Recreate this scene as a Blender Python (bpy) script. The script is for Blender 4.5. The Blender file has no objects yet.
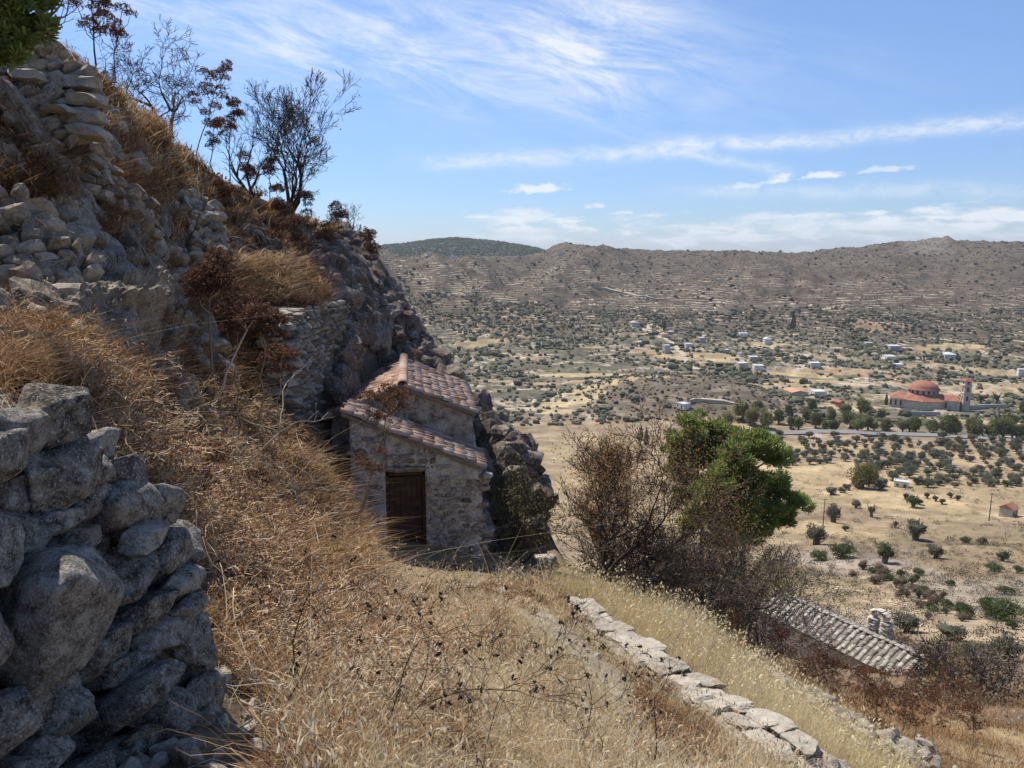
import bpy, bmesh, math, random, time
import numpy as np
from mathutils import Vector, Matrix, Euler

T0 = time.time()
random.seed(7)
RNG = np.random.default_rng(11)
sc = bpy.context.scene
COL = sc.collection
R = math.radians

# ------------------------------------------------------------------ camera, sky, sun, exposure
FPX, PITCH = 773.0, R(9.83)
cam_d = bpy.data.cameras.new('camera')
cam_d.sensor_width = 36.0
cam_d.lens = FPX / 1024 * 36.0
cam_d.clip_start = 0.05
cam_d.clip_end = 60000
cam = bpy.data.objects.new('camera', cam_d)
COL.objects.link(cam)
cam.location = (0, 0, 0)
cam.rotation_euler = (math.pi / 2 - PITCH, 0, 0)
sc.camera = cam

SUN_AZ, SUN_EL = R(-43), R(58)          # azimuth from +Y, negative = left of the view
SUN_DIR = Vector((math.sin(SUN_AZ) * math.cos(SUN_EL), math.cos(SUN_AZ) * math.cos(SUN_EL), math.sin(SUN_EL)))
sun_d = bpy.data.lights.new('sun', 'SUN')
sun_d.energy = 4.1
sun_d.angle = R(0.55)
sun_d.color = (1.0, 0.93, 0.82)
sun = bpy.data.objects.new('sun', sun_d)
COL.objects.link(sun)
sun.rotation_euler = SUN_DIR.to_track_quat('Z', 'Y').to_euler()
sun.location = (-40, 40, 60)

sc.view_settings.view_transform = 'Standard'
sc.view_settings.look = 'None'
sc.view_settings.exposure = 0.52
sc.view_settings.gamma = 1.0
sc.render.film_transparent = False
sc.cycles.use_denoising = True
try:
    sc.cycles.denoiser = 'OPENIMAGEDENOISE'
except Exception:
    pass
sc.cycles.max_bounces = 6
sc.cycles.diffuse_bounces = 3
sc.cycles.transmission_bounces = 3
sc.cycles.transparent_max_bounces = 6
sc.cycles.sample_clamp_indirect = 6.0
sc.cycles.use_adaptive_sampling = False


def cam_dir(px, py):
    a, b = (px - 512.0) / FPX, (py - 384.0) / FPX
    c, s = math.cos(PITCH), math.sin(PITCH)
    return np.array([a, c - b * s, -s - b * c])


def P(px, py, D):
    d = cam_dir(px, py)
    return d * (D / d[1])


def pix(x, y, z):
    c, s = math.cos(PITCH), math.sin(PITCH)
    dep = y * c - z * s
    up = y * s + z * c
    return 512 + FPX * x / dep, 384 - FPX * up / dep, dep


# node helpers ------------------------------------------------------
class NT:
    def __init__(self, tree):
        self.t = tree

    def n(self, kind, **kw):
        nd = self.t.nodes.new(kind)
        ins = kw.pop('ins', {})
        for k, v in kw.items():
            setattr(nd, k, v)
        for k, v in ins.items():
            sk = nd.inputs[k]
            if hasattr(v, 'is_linked') or isinstance(v, bpy.types.NodeSocket):
                self.t.links.new(v, sk)
            else:
                sk.default_value = v
        return nd

    def math(self, op, a, b=0.0, c=0.0, clamp=False):
        nd = self.t.nodes.new('ShaderNodeMath')
        nd.operation = op
        nd.use_clamp = clamp
        for i, v in enumerate((a, b, c)):
            if isinstance(v, bpy.types.NodeSocket):
                self.t.links.new(v, nd.inputs[i])
            else:
                nd.inputs[i].default_value = v
        return nd.outputs[0]

    def mixc(self, fac, a, b, mode='MIX'):
        nd = self.t.nodes.new('ShaderNodeMix')
        nd.data_type = 'RGBA'
        nd.blend_type = mode
        for i, v in ((0, fac), (6, a), (7, b)):
            if isinstance(v, bpy.types.NodeSocket):
                self.t.links.new(v, nd.inputs[i])
            else:
                nd.inputs[i].default_value = v if i == 0 else ((*v, 1.0) if len(v) == 3 else v)
        return nd.outputs[2]

    def noise(self, vec, scale, detail=4.0, rough=0.55, dist=0.0):
        nd = self.n('ShaderNodeTexNoise', ins={'Scale': scale, 'Detail': detail, 'Roughness': rough, 'Distortion': dist})
        if vec is not None:
            self.t.links.new(vec, nd.inputs['Vector'])
        return nd.outputs[0]

    def ramp(self, fac, stops, interp='LINEAR'):
        nd = self.t.nodes.new('ShaderNodeValToRGB')
        cr = nd.color_ramp
        cr.interpolation = interp
        while len(cr.elements) < len(stops):
            cr.elements.new(0.5)
        for e, (p, c) in zip(cr.elements, stops):
            e.position = p
            e.color = (*c, 1.0) if len(c) == 3 else c
        self.t.links.new(fac, nd.inputs[0])
        return nd.outputs[0]

    def smooth(self, v, lo, hi, clamp=True):
        nd = self.t.nodes.new('ShaderNodeMapRange')
        nd.interpolation_type = 'SMOOTHSTEP'
        self.t.links.new(v, nd.inputs[0])
        nd.inputs[1].default_value, nd.inputs[2].default_value = lo, hi
        return nd.outputs[0]

    def link(self, a, b):
        self.t.links.new(a, b)


# world sky with thin clouds -----------------------------------------
world = bpy.data.worlds.new('World')
sc.world = world
world.use_nodes = True
wt = world.node_tree
wt.nodes.clear()
W = NT(wt)
sky = W.n('ShaderNodeTexSky', sky_type='NISHITA', sun_disc=False, sun_elevation=SUN_EL, sun_rotation=SUN_AZ,
          altitude=250.0, air_density=1.0, dust_density=0.12, ozone_density=3.2)
tc = W.n('ShaderNodeTexCoord').outputs['Generated']
sep = W.n('ShaderNodeSeparateXYZ', ins={0: tc})
az = W.math('ARCTAN2', sep.outputs[0], sep.outputs[1])
el = W.math('ARCSINE', sep.outputs[2])


def azel(px, py):
    d = cam_dir(px, py)
    d = d / np.linalg.norm(d)
    return math.atan2(d[0], d[1]), math.asin(d[2])


def vec2(a, b, c=0.0):
    return W.n('ShaderNodeCombineXYZ', ins={0: a, 1: b, 2: c}).outputs[0]


def rot2(ang, a0, e0, sa, se):
    """coordinates turned by ang about (a0, e0) and scaled"""
    da, de = W.math('SUBTRACT', az, a0), W.math('SUBTRACT', el, e0)
    c, s = math.cos(ang), math.sin(ang)
    u = W.math('ADD', W.math('MULTIPLY', da, c), W.math('MULTIPLY', de, s))
    v = W.math('SUBTRACT', W.math('MULTIPLY', de, c), W.math('MULTIPLY', da, s))
    return W.math('DIVIDE', u, sa), W.math('DIVIDE', v, se)


def gauss(u, v):
    q = W.math('ADD', W.math('MULTIPLY', u, u), W.math('MULTIPLY', v, v))
    return W.math('EXPONENT', W.math('MULTIPLY', q, -1.0))


mask = None


def add_mask(m, amt):
    global mask
    m = W.math('MULTIPLY', m, amt)
    mask = m if mask is None else W.math('ADD', mask, m)


# broad cirrus veil, upper middle
a0, e0 = azel(470, 45)
uu, vv = rot2(-0.24, a0, e0, 0.15, 0.034)
uu2 = W.math('ADD', uu, W.math('MULTIPLY', W.math('MULTIPLY', vv, vv), 0.02))
cir = W.noise(vec2(uu2, vv, 3.1), 1.0, 8.0, 0.68, 0.6)
for (px, py, ang, wx, wy, lo, hi, amt) in ((455, 50, -0.10, 250, 50, 0.30, 0.80, 0.85), (600, 40, -0.42, 80, 65, 0.28, 0.78, 0.85),
                                           (280, 38, -0.16, 190, 26, 0.36, 0.74, 0.5)):
    a0, e0 = azel(px, py)
    u, v = rot2(ang, a0, e0, wx / FPX, wy / FPX)
    add_mask(W.math('MULTIPLY', gauss(u, v), W.smooth(cir, lo, hi)), amt)
# long streaks
wob = W.noise(vec2(W.math('MULTIPLY', az, 9.0), 0.5, 0.0), 1.0, 3.0, 0.5)
wob = W.math('MULTIPLY', W.math('SUBTRACT', wob, 0.5), 2.4)
fr = W.noise(vec2(W.math('MULTIPLY', az, 34.0), W.math('MULTIPLY', el, 70.0), 3.0), 1.0, 5.0, 0.65, 0.5)
fr = W.smooth(fr, 0.2, 0.75)
for (x0, y0, x1, y1, wid, bow, amt) in ((385, 158, 720, 142, 7.5, 6, 0.75), (640, 148, 1180, 96, 6.5, 4, 0.85),
                                         (650, 146, 800, 172, 5.0, 2, 0.55), (640, 193, 1080, 188, 6.5, -1, 0.5)):
    a0, e0 = azel(x0, y0)
    a1, e1 = azel(x1, y1)
    ang = math.atan2(e1 - e0, a1 - a0)
    L = math.hypot(a1 - a0, e1 - e0)
    u, v = rot2(ang, a0, e0, L, wid / FPX)
    v2 = W.math('ADD', v, wob)
    bowt = W.math('MULTIPLY', W.math('MULTIPLY', u, W.math('SUBTRACT', 1.0, u)), 4.0 * bow / wid)
    v2 = W.math('ADD', v2, bowt)
    cross = W.math('EXPONENT', W.math('MULTIPLY', W.math('MULTIPLY', v2, v2), -1.0))
    ends = W.math('MULTIPLY', W.smooth(u, -0.02, 0.22), W.math('SUBTRACT', 1.0, W.smooth(u, 0.8, 1.05)))
    add_mask(W.math('MULTIPLY', W.math('MULTIPLY', cross, ends), fr), amt)
# bank of low cloud along the hills
cum = W.noise(vec2(W.math('DIVIDE', az, 0.042), W.math('DIVIDE', el, 0.0115), 1.7), 1.0, 6.0, 0.58, 0.2)
cum = W.math('MULTIPLY', W.math('SUBTRACT', cum, 0.5), 2.3)
for (px, py, wx, wy, amt) in ((850, 229, 270, 17, 0.75), (975, 215, 100, 9, 0.9), (700, 238, 120, 9, 0.6), (522, 217, 66, 10, 0.95), (540, 234, 95, 11, 0.7)):
    a0, e0 = azel(px, py)
    u, v = rot2(0.0, a0, e0, wx / FPX, wy / FPX)
    g = gauss(u, v)
    add_mask(W.math('MULTIPLY', W.smooth(W.math('ADD', W.math('MULTIPLY', g, 0.85), cum), 0.30, 1.0), W.smooth(g, 0.03, 0.3)), amt)
# small separate puffs
puf = W.noise(vec2(W.math('DIVIDE', az, 0.018), W.math('DIVIDE', el, 0.009), 5.0), 1.0, 4.0, 0.6)
puf = W.math('MULTIPLY', W.math('SUBTRACT', puf, 0.5), 2.4)
for (px, py, wx, wy, amt) in ((536, 190, 34, 6.5, 1.0), (595, 207, 13, 3.5, .7), (778, 180, 15, 5.5, .95),
                               (821, 176, 19, 5.5, 1.0), (887, 170, 25, 4.0, .65), (623, 213, 14, 3, .75), (740, 187, 18, 4, .5)):
    a0, e0 = azel(px, py)
    u, v = rot2(0.03, a0, e0, wx / FPX, wy / FPX)
    v = W.math('ADD', v, W.math('MULTIPLY', W.math('ABSOLUTE', W.math('MINIMUM', v, 0.0)), -0.9))
    g = gauss(u, v)
    add_mask(W.math('MULTIPLY', W.smooth(W.math('ADD', g, puf), 0.25, 1.0), W.smooth(g, 0.03, 0.35)), amt)
mask = W.math('MINIMUM', mask, 0.95)
SKY_TINT = (0.88, 0.93, 1.08)
skyc = W.mixc(1.0, sky.outputs[0], SKY_TINT, 'MULTIPLY')
hz = W.smooth(el, -0.02, 0.30)
skyc = W.mixc(1.0, skyc, W.mixc(hz, (0.60, 0.70, 0.86), (1.0, 1.0, 1.0)), 'MULTIPLY')
skyc = W.mixc(mask, skyc, (6.2, 6.6, 7.1))
bg = W.n('ShaderNodeBackground', ins={'Color': skyc, 'Strength': 0.098})
wo = W.n('ShaderNodeOutputWorld')
W.link(bg.outputs[0], wo.inputs[0])
try:
    world.cycles.sampling_method = 'MANUAL'
    world.cycles.sample_map_resolution = 512
except Exception:
    pass


# ------------------------------------------------------------------ numpy noise
def _hash(i, j, k, seed):
    h = (i.astype(np.int64) * 374761393 + j.astype(np.int64) * 668265263 + k.astype(np.int64) * 2147483647 + seed * 974634777)
    h = (h ^ (h >> 13)) * 1274126177
    h = h ^ (h >> 16)
    return (h & 0xFFFFFF).astype(np.float64) / 0xFFFFFF


def vnoise(p, seed=0):
    """value noise in -1..1 for (N,3)"""
    f = np.floor(p)
    t = p - f
    t = t * t * (3 - 2 * t)
    i, j, k = f[:, 0], f[:, 1], f[:, 2]
    out = 0
    for a in (0, 1):
        wa = t[:, 0] if a else 1 - t[:, 0]
        for b in (0, 1):
            wb = t[:, 1] if b else 1 - t[:, 1]
            for c in (0, 1):
                wc = t[:, 2] if c else 1 - t[:, 2]
                out = out + wa * wb * wc * _hash(i + a, j + b, k + c, seed)
    return out * 2 - 1


def fbm(p, octv=4, seed=0, gain=0.5):
    s, a, n = 0, 1.0, 0
    for o in range(octv):
        s = s + a * vnoise(p * (2.03 ** o) + 17.3 * o, seed + o)
        n += a
        a *= gain
    return s / n


def p3(x, y, z=0.0):
    return np.stack([x, y, np.zeros_like(x) + z], -1)


def sstep(v, lo, hi):
    t = np.clip((v - lo) / (hi - lo), 0, 1)
    return t * t * (3 - 2 * t)


# ------------------------------------------------------------------ mesh helpers
def mesh_np(name, V, F, smooth=False, tint=None, col=None):
    """F: list of (n,3)/(n,4) int arrays"""
    me = bpy.data.meshes.new(name)
    V = np.asarray(V, dtype=np.float32)
    F = [np.asarray(f, dtype=np.int32) for f in F if len(f)]
    nl = sum(f.size for f in F)
    npol = sum(len(f) for f in F)
    me.vertices.add(len(V))
    me.vertices.foreach_set('co', V.ravel())
    me.loops.add(nl)
    me.loops.foreach_set('vertex_index', np.concatenate([f.ravel() for f in F]))
    me.polygons.add(npol)
    cnt = np.concatenate([np.full(len(f), f.shape[1], dtype=np.int32) for f in F])
    st = np.concatenate([[0], np.cumsum(cnt)[:-1]]).astype(np.int32)
    me.polygons.foreach_set('loop_start', st)
    me.polygons.foreach_set('loop_total', cnt)
    me.polygons.foreach_set('use_smooth', np.full(npol, bool(smooth)))
    if tint is not None:
        at = me.attributes.new('tint', 'FLOAT', 'POINT')
        at.data.foreach_set('value', np.asarray(tint, dtype=np.float32))
    if col is not None:
        at = me.attributes.new('cover', 'FLOAT_COLOR', 'POINT')
        c4 = np.concatenate([np.asarray(col, dtype=np.float32), np.ones((len(V), 1), np.float32)], 1)
        at.data.foreach_set('color', c4.ravel())
    me.update(calc_edges=True)
    return me


class MB:
    def __init__(self):
        self.V, self.T, self.Q, self.tn = [], [], [], []
        self.n = 0

    def add(self, V, F, tint=0.5):
        V = np.asarray(V, dtype=np.float64).reshape(-1, 3)
        F = np.asarray(F, dtype=np.int64)
        if len(F):
            (self.T if F.shape[1] == 3 else self.Q).append(F + self.n)
        self.V.append(V)
        self.tn.append(np.full(len(V), tint) if np.isscalar(tint) else np.asarray(tint))
        self.n += len(V)

    def more(self, F):
        """more faces on the verts just added (indices are absolute)"""
        F = np.asarray(F)
        (self.T if F.shape[1] == 3 else self.Q).append(F)

    def box(self, c, s, rz=0.0, tint=0.5, M=None):
        v = np.array([[a, b, d] for d in (-.5, .5) for b in (-.5, .5) for a in (-.5, .5)]) * np.array(s)
        if rz:
            k, q = math.cos(rz), math.sin(rz)
            v = v @ np.array([[k, q, 0], [-q, k, 0], [0, 0, 1]])
        v = v + np.array(c)
        self.add(v, [[0, 2, 3, 1], [4, 5, 7, 6], [0, 1, 5, 4], [1, 3, 7, 5], [3, 2, 6, 7], [2, 0, 4, 6]], tint)

    def tube(self, pts, rad, n=5, cap=True, tint=0.5):
        pts = np.asarray(pts, dtype=np.float64)
        rad = np.broadcast_to(np.asarray(rad, dtype=np.float64), (len(pts),))
        d = np.gradient(pts, axis=0)
        d /= np.linalg.norm(d, axis=1, keepdims=True) + 1e-9
        ref = np.array([0., 0., 1.]) if abs(d[0, 2]) < 0.9 else np.array([1., 0., 0.])
        a = np.cross(d, ref)
        a /= np.linalg.norm(a, axis=1, keepdims=True) + 1e-9
        b = np.cross(d, a)
        th = np.arange(n) * 2 * math.pi / n
        ring = pts[:, None, :] + rad[:, None, None] * (np.cos(th)[None, :, None] * a[:, None, :] + np.sin(th)[None, :, None] * b[:, None, :])
        m = len(pts)
        i = np.arange(m - 1)[:, None] * n
        j = np.arange(n)[None, :]
        j2 = (j + 1) % n
        q = np.stack([i + j, i + j2, i + n + j2, i + n + j], -1).reshape(-1, 4)
        b0 = self.n
        self.add(ring.reshape(-1, 3), q, tint)
        if cap and n >= 3:
            for base, sgn in ((0, -1), ((m - 1) * n, 1)):
                t = np.array([[base, base + k, base + k + 1] for k in range(1, n - 1)]) + b0
                self.T.append(t if sgn > 0 else t[:, ::-1])

    def arrays(self):
        return np.concatenate(self.V), [np.concatenate(self.T) if self.T else np.zeros((0, 3), int), np.concatenate(self.Q) if self.Q else np.zeros((0, 4), int)], np.concatenate(self.tn)

    def mesh(self, name, m, smooth=False):
        V, F, tn = self.arrays()
        me = mesh_np(name, V, F, smooth, tint=tn)
        me.materials.append(m)
        return me


def link(name, me, parent=None, loc=None):
    o = bpy.data.objects.new(name, me)
    COL.objects.link(o)
    if parent is not None:
        o.parent = parent
    if loc is not None:
        o.location = loc
    return o


def tag(o, label=None, cat=None, group=None, kind=None):
    if label:
        o['label'] = label
    if cat:
        o['category'] = cat
    if group:
        o['group'] = group
    if kind:
        o['kind'] = kind
    return o


def thing(name, label, cat, loc=(0, 0, 0), rz=0.0, group=None):
    o = bpy.data.objects.new(name, None)
    COL.objects.link(o)
    o.location = loc
    o.rotation_euler = (0, 0, rz)
    o.empty_display_size = 0.2
    return tag(o, label, cat, group)


def copy_tree(o, parent=None):
    c = o.copy()
    COL.objects.link(c)
    if parent is not None:
        c.parent = parent
    for ch in list(o.children):
        copy_tree(ch, c)
    return c


# ------------------------------------------------------------------ materials
MATS = {}


def new_mat(name):
    m = bpy.data.materials.new(name)
    m.use_nodes = True
    m.node_tree.nodes.clear()
    MATS[name] = m
    return m, NT(m.node_tree)


def finish(nt, col, rough=0.9, bump=None, bstr=0.3, bdist=0.02, spec=0.2, trans=0.0, transcol=None, rough_sock=None):
    b = nt.n('ShaderNodeBsdfPrincipled')
    b.inputs['Roughness'].default_value = rough
    b.inputs['Specular IOR Level'].default_value = spec
    if isinstance(col, bpy.types.NodeSocket):
        nt.link(col, b.inputs['Base Color'])
    else:
        b.inputs['Base Color'].default_value = (*col, 1)
    nrm = None
    if bump is not None:
        bp = nt.n('ShaderNodeBump', ins={'Strength': bstr, 'Distance': bdist})
        nt.link(bump, bp.inputs['Height'])
        nt.link(bp.outputs[0], b.inputs['Normal'])
    out = nt.n('ShaderNodeOutputMaterial')
    if trans > 0:
        t = nt.n('ShaderNodeBsdfTranslucent')
        if isinstance(col, bpy.types.NodeSocket):
            nt.link(col, t.inputs[0])
        else:
            t.inputs[0].default_value = (*col, 1)
        mx = nt.n('ShaderNodeMixShader', ins={0: trans})
        nt.link(b.outputs[0], mx.inputs[1])
        nt.link(t.outputs[0], mx.inputs[2])
        nt.link(mx.outputs[0], out.inputs[0])
    else:
        nt.link(b.outputs[0], out.inputs[0])


def tint_mat(name, stops, trans=0.0, rough=0.85, noise_amt=0.0, nscale=3.0, objvar=0.0):
    """colour from the per-vertex random 'tint' through a ramp"""
    m, nt = new_mat(name)
    a = nt.n('ShaderNodeAttribute', attribute_name='tint').outputs['Fac']
    if noise_amt:
        pos = nt.n('ShaderNodeNewGeometry').outputs['Position']
        a = nt.math('ADD', a, nt.math('MULTIPLY', nt.math('SUBTRACT', nt.noise(pos, nscale, 3.0), 0.5), noise_amt))
    if objvar:
        orand = nt.n('ShaderNodeObjectInfo').outputs['Random']
        a = nt.math('ADD', a, nt.math('MULTIPLY', nt.math('SUBTRACT', orand, 0.5), objvar))
    c = nt.ramp(a, stops)
    finish(nt, c, rough, trans=trans, spec=0.15)
    return m


def stone_mat(name, dark, mid, light, lichen=0.35, scale=6.0, warm=0.15, bstr=0.6, bdist=0.03, warmcol=(0.34, 0.25, 0.17), contrast=1.5):
    m, nt = new_mat(name)
    pos = nt.n('ShaderNodeNewGeometry').outputs['Position']
    a = nt.n('ShaderNodeAttribute', attribute_name='tint').outputs['Fac']
    n1 = nt.noise(pos, scale, 8.0, 0.62)
    n2 = nt.noise(pos, scale * 6, 6.0, 0.65)
    n3 = nt.noise(pos, scale * 0.45, 3.0)
    v = nt.math('ADD', nt.math('MULTIPLY', nt.math('SUBTRACT', n1, 0.5), contrast), nt.math('MULTIPLY', nt.math('SUBTRACT', a, 0.5), 0.6))
    v = nt.math('ADD', v, nt.math('MULTIPLY', nt.math('SUBTRACT', n2, 0.5), contrast * 0.55))
    v = nt.math('ADD', v, 0.5)
    c = nt.ramp(v, [(0.1, dark), (0.48, mid), (0.9, light)])
    spots = nt.smooth(n2, 0.57, 0.64)
    c = nt.mixc(nt.math('MULTIPLY', spots, lichen), c, tuple(min(0.62, x * 1.7) for x in light))
    pits = nt.math('SUBTRACT', 1.0, nt.smooth(n2, 0.30, 0.42))
    c = nt.mixc(nt.math('MULTIPLY', pits, 0.55), c, tuple(x * 0.5 for x in dark))
    c = nt.mixc(nt.math('MULTIPLY', nt.smooth(n3, 0.52, 0.72), warm), c, warmcol)
    h = nt.math('ADD', nt.math('MULTIPLY', n1, 1.6), nt.math('MULTIPLY', n2, 0.6))
    finish(nt, c, 0.92, h, bstr, bdist)
    return m


def plain_noise(name, c1, c2, scale=5.0, rough=0.85, bstr=0.3, bdist=0.01, trans=0.0):
    m, nt = new_mat(name)
    pos = nt.n('ShaderNodeNewGeometry').outputs['Position']
    n1 = nt.noise(pos, scale, 6.0, 0.6)
    c = nt.ramp(n1, [(0.3, c1), (0.7, c2)])
    finish(nt, c, rough, n1, bstr, bdist, trans=trans)
    return m

HAZE_D = 0.00006
# ------------------------------------------------------------------ the ground: one sheet, lofted from profiles along lines of sight
FAR_D = [30, 45, 60, 80, 110, 150, 200, 260, 330, 440, 520, 600, 760, 1000, 1200, 1400, 1700, 1950, 2500, 3300, 4500, 12000]
BASE_Y = [700, 668, 645, 625, 600, 572, 542, 512, 482, 447, 426, 408, 372, 335, 309, 284, 258, 244, 256, 262, 262, 258]
Zf = 'z'
# nine points from the feet of the photographer to the crest or the edge of the path: (distance, picture row) or (distance, 'z', height)
NEAR = {
    -420: [(1.2, Zf, -1.6), (2.4, Zf, -.6), (3.6, Zf, .6), (5, Zf, 2.2), (6.5, Zf, 4), (8, Zf, 5.6), (10, Zf, 7.5), (11.5, Zf, 9), (13, Zf, 10.3)],
    -150: [(3.0, Zf, -2.1), (3.6, 440), (5.3, 370), (7.6, 318), (9.2, 240), (10.6, 130), (11.8, 20), (13, -60), (14.6, -105)],
    0: [(3.25, Zf, -2.25), (3.85, 455), (6, 378), (9, 338), (10.6, 268), (11.8, 178), (12.8, 105), (13.8, 48), (15.5, 14)],
    60: [(3.4, Zf, -2.3), (4.0, 490), (6, 398), (9.3, 350), (10.9, 285), (12.2, 205), (13.3, 130), (14.3, 80), (16, 44)],
    100: [(3.55, Zf, -2.35), (4.3, 550), (6.2, 430), (9.8, 368), (11.4, 305), (12.9, 238), (14.2, 172), (15.4, 120), (17, 76)],
    150: [(3.6, Zf, -2.4), (4.5, 625), (6.6, 495), (10, 410), (12.4, 350), (14.5, 285), (16.3, 215), (18.2, 158), (20, 112)],
    200: [(3.0, 768), (4.5, 660), (7, 550), (10.5, 455), (14, 395), (16.5, 335), (18.5, 278), (20.5, 218), (23, 163)],
    260: [(3.2, 768), (5, 690), (8, 582), (12, 495), (15.5, 435), (17.3, 385), (18.8, 305), (21.5, 248), (25, 192)],
    300: [(3.3, 768), (6, 660), (9.5, 572), (13, 508), (16, 458), (17.3, 422), (18.5, 312), (21.5, 270), (27, 214)],
    350: [(3.6, 768), (6.3, 655), (10.5, 580), (14, 548), (17, 520), (20.0, 428), (21.3, 338), (23.5, 290), (28, 224)],
    400: [(3.9, 768), (7, 655), (11.5, 598), (15, 570), (17, Zf, -6.75), (21.6, Zf, -6.3), (23, 400), (24.3, 335), (25.5, 289)],
    450: [(4.2, 768), (7.8, 655), (12, 600), (16, 572), (18, Zf, -6.8), (21.4, Zf, -6.5), (22.3, 440), (23, 395), (23.7, 360)],
    490: [(4.4, 768), (8.3, 655), (12.5, 600), (16, 574), (17.5, 565), (20.3, 545), (21, 490), (21.7, 440), (22.3, 394)],
    520: [(4.5, 768), (8.6, 655), (12.5, 604), (16, 579), (17.5, 569), (19.5, 552), (20.3, 495), (20.8, 455), (21.3, 418)],
    545: [(4.7, 768), (8.6, 660), (12.6, 607), (16, 582), (17.5, 572), (18.8, 562), (19.5, 545), (20.1, 525), (20.7, 508)],
    565: [(4.8, 768), (8.6, 668), (12.6, 614), (15, 592), (16.5, 580), (17.5, 572), (18.2, 566), (18.8, 562), (19.5, 560)],
    600: [(5, 768), (8.5, 685), (11.5, 645), (13, 626), (14.5, 608), (16, 594), (17, 586), (18, 580), (19, 577)],
    700: [(6.2, 768), (8, 728), (9, 707), (9.8, 692), (10.8, 674), (11.8, 658), (12.8, 645), (13.8, 635), (14.8, 630)],
    800: [(6.6, 785), (7.3, 765), (8, 752), (9, 735), (10, 722), (11.5, 708), (13, 699), (14.5, 694), (16, 692)],
    900: [(8, 805), (9, 788), (10, 772), (11, 760), (12, 750), (13.5, 740), (15, 732), (18, 722), (22, 713)],
    1024: [(9, 825), (10, 808), (12, 784), (13, 772), (14, 762), (16, 748), (18, 738), (21, 724), (25, 711)],
    1300: [(10, 840), (12, 812), (14, 790), (16, 770), (18, 756), (20, 745), (23, 730), (26, 718), (29, 706)],
}
SKY_1950 = {-420: 180, -150: 190, 0: 200, 200: 215, 350: 230, 400: 260, 450: 262, 490: 262, 520: 260, 545: 256, 565: 250, 600: 250, 700: 253, 800: 254, 900: 243, 1024: 243, 1300: 250}


def interp_tab(tab, px):
    ks = sorted(tab)
    return float(np.interp(px, ks, [tab[k] for k in ks]))


cols_th, cols_lr, cols_z = [], [], []
for px in sorted(NEAR):
    pts = [np.array([px / 2600.0 - 0.1, 0.25, -1.62])]
    for q in NEAR[px]:
        if len(q) == 3:
            a = P(px, 600, q[0])
            pts.append(np.array([a[0], q[0], q[2]]))
        else:
            pts.append(P(px, q[1], q[0]))
    crest = pts[-1]
    for D, y in zip(FAR_D, BASE_Y):
        yy = y
        if px >= 750 and D in (30, 45, 60, 80):
            yy = {30: 707, 45: 693, 60: 662, 80: 632}[D]
        elif px >= 560 and D in (30, 45, 60, 80):
            yy = {30: 641, 45: 640, 60: 640, 80: 628}[D]
        if px <= 545:                       # left of the outcrop the valley floor is reached sooner and the hills rise earlier
            w = sstep(545.0 - px, 0, 60)
            if 700 < D < 1500:
                yy = y - 7 * w
            if D == 1700:
                yy = 268 * w + y * (1 - w)
            if D == 1950:
                yy = interp_tab(SKY_1950, px)
            if D == 2500:
                yy = 258
            if D == 3300:
                yy = interp_tab({-400: 252, 340: 252, 385: 246, 400: 243, 415: 239, 435: 236, 460: 236, 476: 239, 488: 240, 500: 240, 512: 242, 530: 247, 545: 250}, px)
            if D >= 4500:
                yy = 262
        else:
            if D == 1950:
                yy = interp_tab(SKY_1950, px)
            if D == 1700:
                yy = max(y, interp_tab(SKY_1950, px) + 8)
        a = P(px, yy, D)
        if px < 400 and D < 1950:            # the ridge we stand on carries on beyond its crest
            w = sstep(400.0 - px, 0, 60)
            zr = crest[2] - 0.10 * (D - crest[1])
            a[2] = max(a[2], a[2] * (1 - w) + w * max(zr, a[2])) if D < 60 else a[2]
        if 330 <= px <= 420 and 700 < D < 1600:   # grey spur showing at the left end of the far hills
            w = math.exp(-((px - 350) / 38.0) ** 2) * math.exp(-((D - 1200) / 300.0) ** 2)
            top = P(px, 226, D)[2]
            a[2] = a[2] * (1 - w) + top * w
        pts.append(a)
    pts = np.array(pts)
    r = np.hypot(pts[:, 0], pts[:, 1])
    th = np.arctan2(pts[:, 0], pts[:, 1])
    th[0] = th[1]
    cols_th.append(th)
    cols_lr.append(np.log(r))
    cols_z.append(pts[:, 2])
cols_th, cols_lr, cols_z = np.array(cols_th), np.array(cols_lr), np.array(cols_z)
K = cols_th.shape[1]

TH_LO, TH_HI = R(-44), R(42)
ths = np.concatenate([np.linspace(-math.pi, TH_LO, 44)[:-1], np.linspace(TH_LO, TH_HI, 700), np.linspace(TH_HI, math.pi, 44)[1:]])
lr_list = [math.log(0.35)]
while math.exp(lr_list[-1]) < 12000:
    r = math.exp(lr_list[-1])
    lr_list.append(lr_list[-1] + (0.03 if r < 2 else 0.0105 if r < 32 else 0.011 if r < 200 else 0.0075 if r < 500 else 0.0042 if r < 2100 else 0.012 if r < 3600 else 0.06))
lrs = np.array(lr_list)
NTH, NR = len(ths), len(lrs)
Z = np.zeros((NTH, NR))
rr = np.exp(lrs)
for i, th in enumerate(ths):
    l = np.array([np.interp(th, cols_th[:, k], cols_lr[:, k]) for k in range(K)])
    z = np.array([np.interp(th, cols_th[:, k], cols_z[:, k]) for k in range(K)])
    rk = np.maximum.accumulate(np.exp(l) + np.arange(K) * 1e-4)
    Z[i] = np.interp(rr, rk, z)


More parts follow.
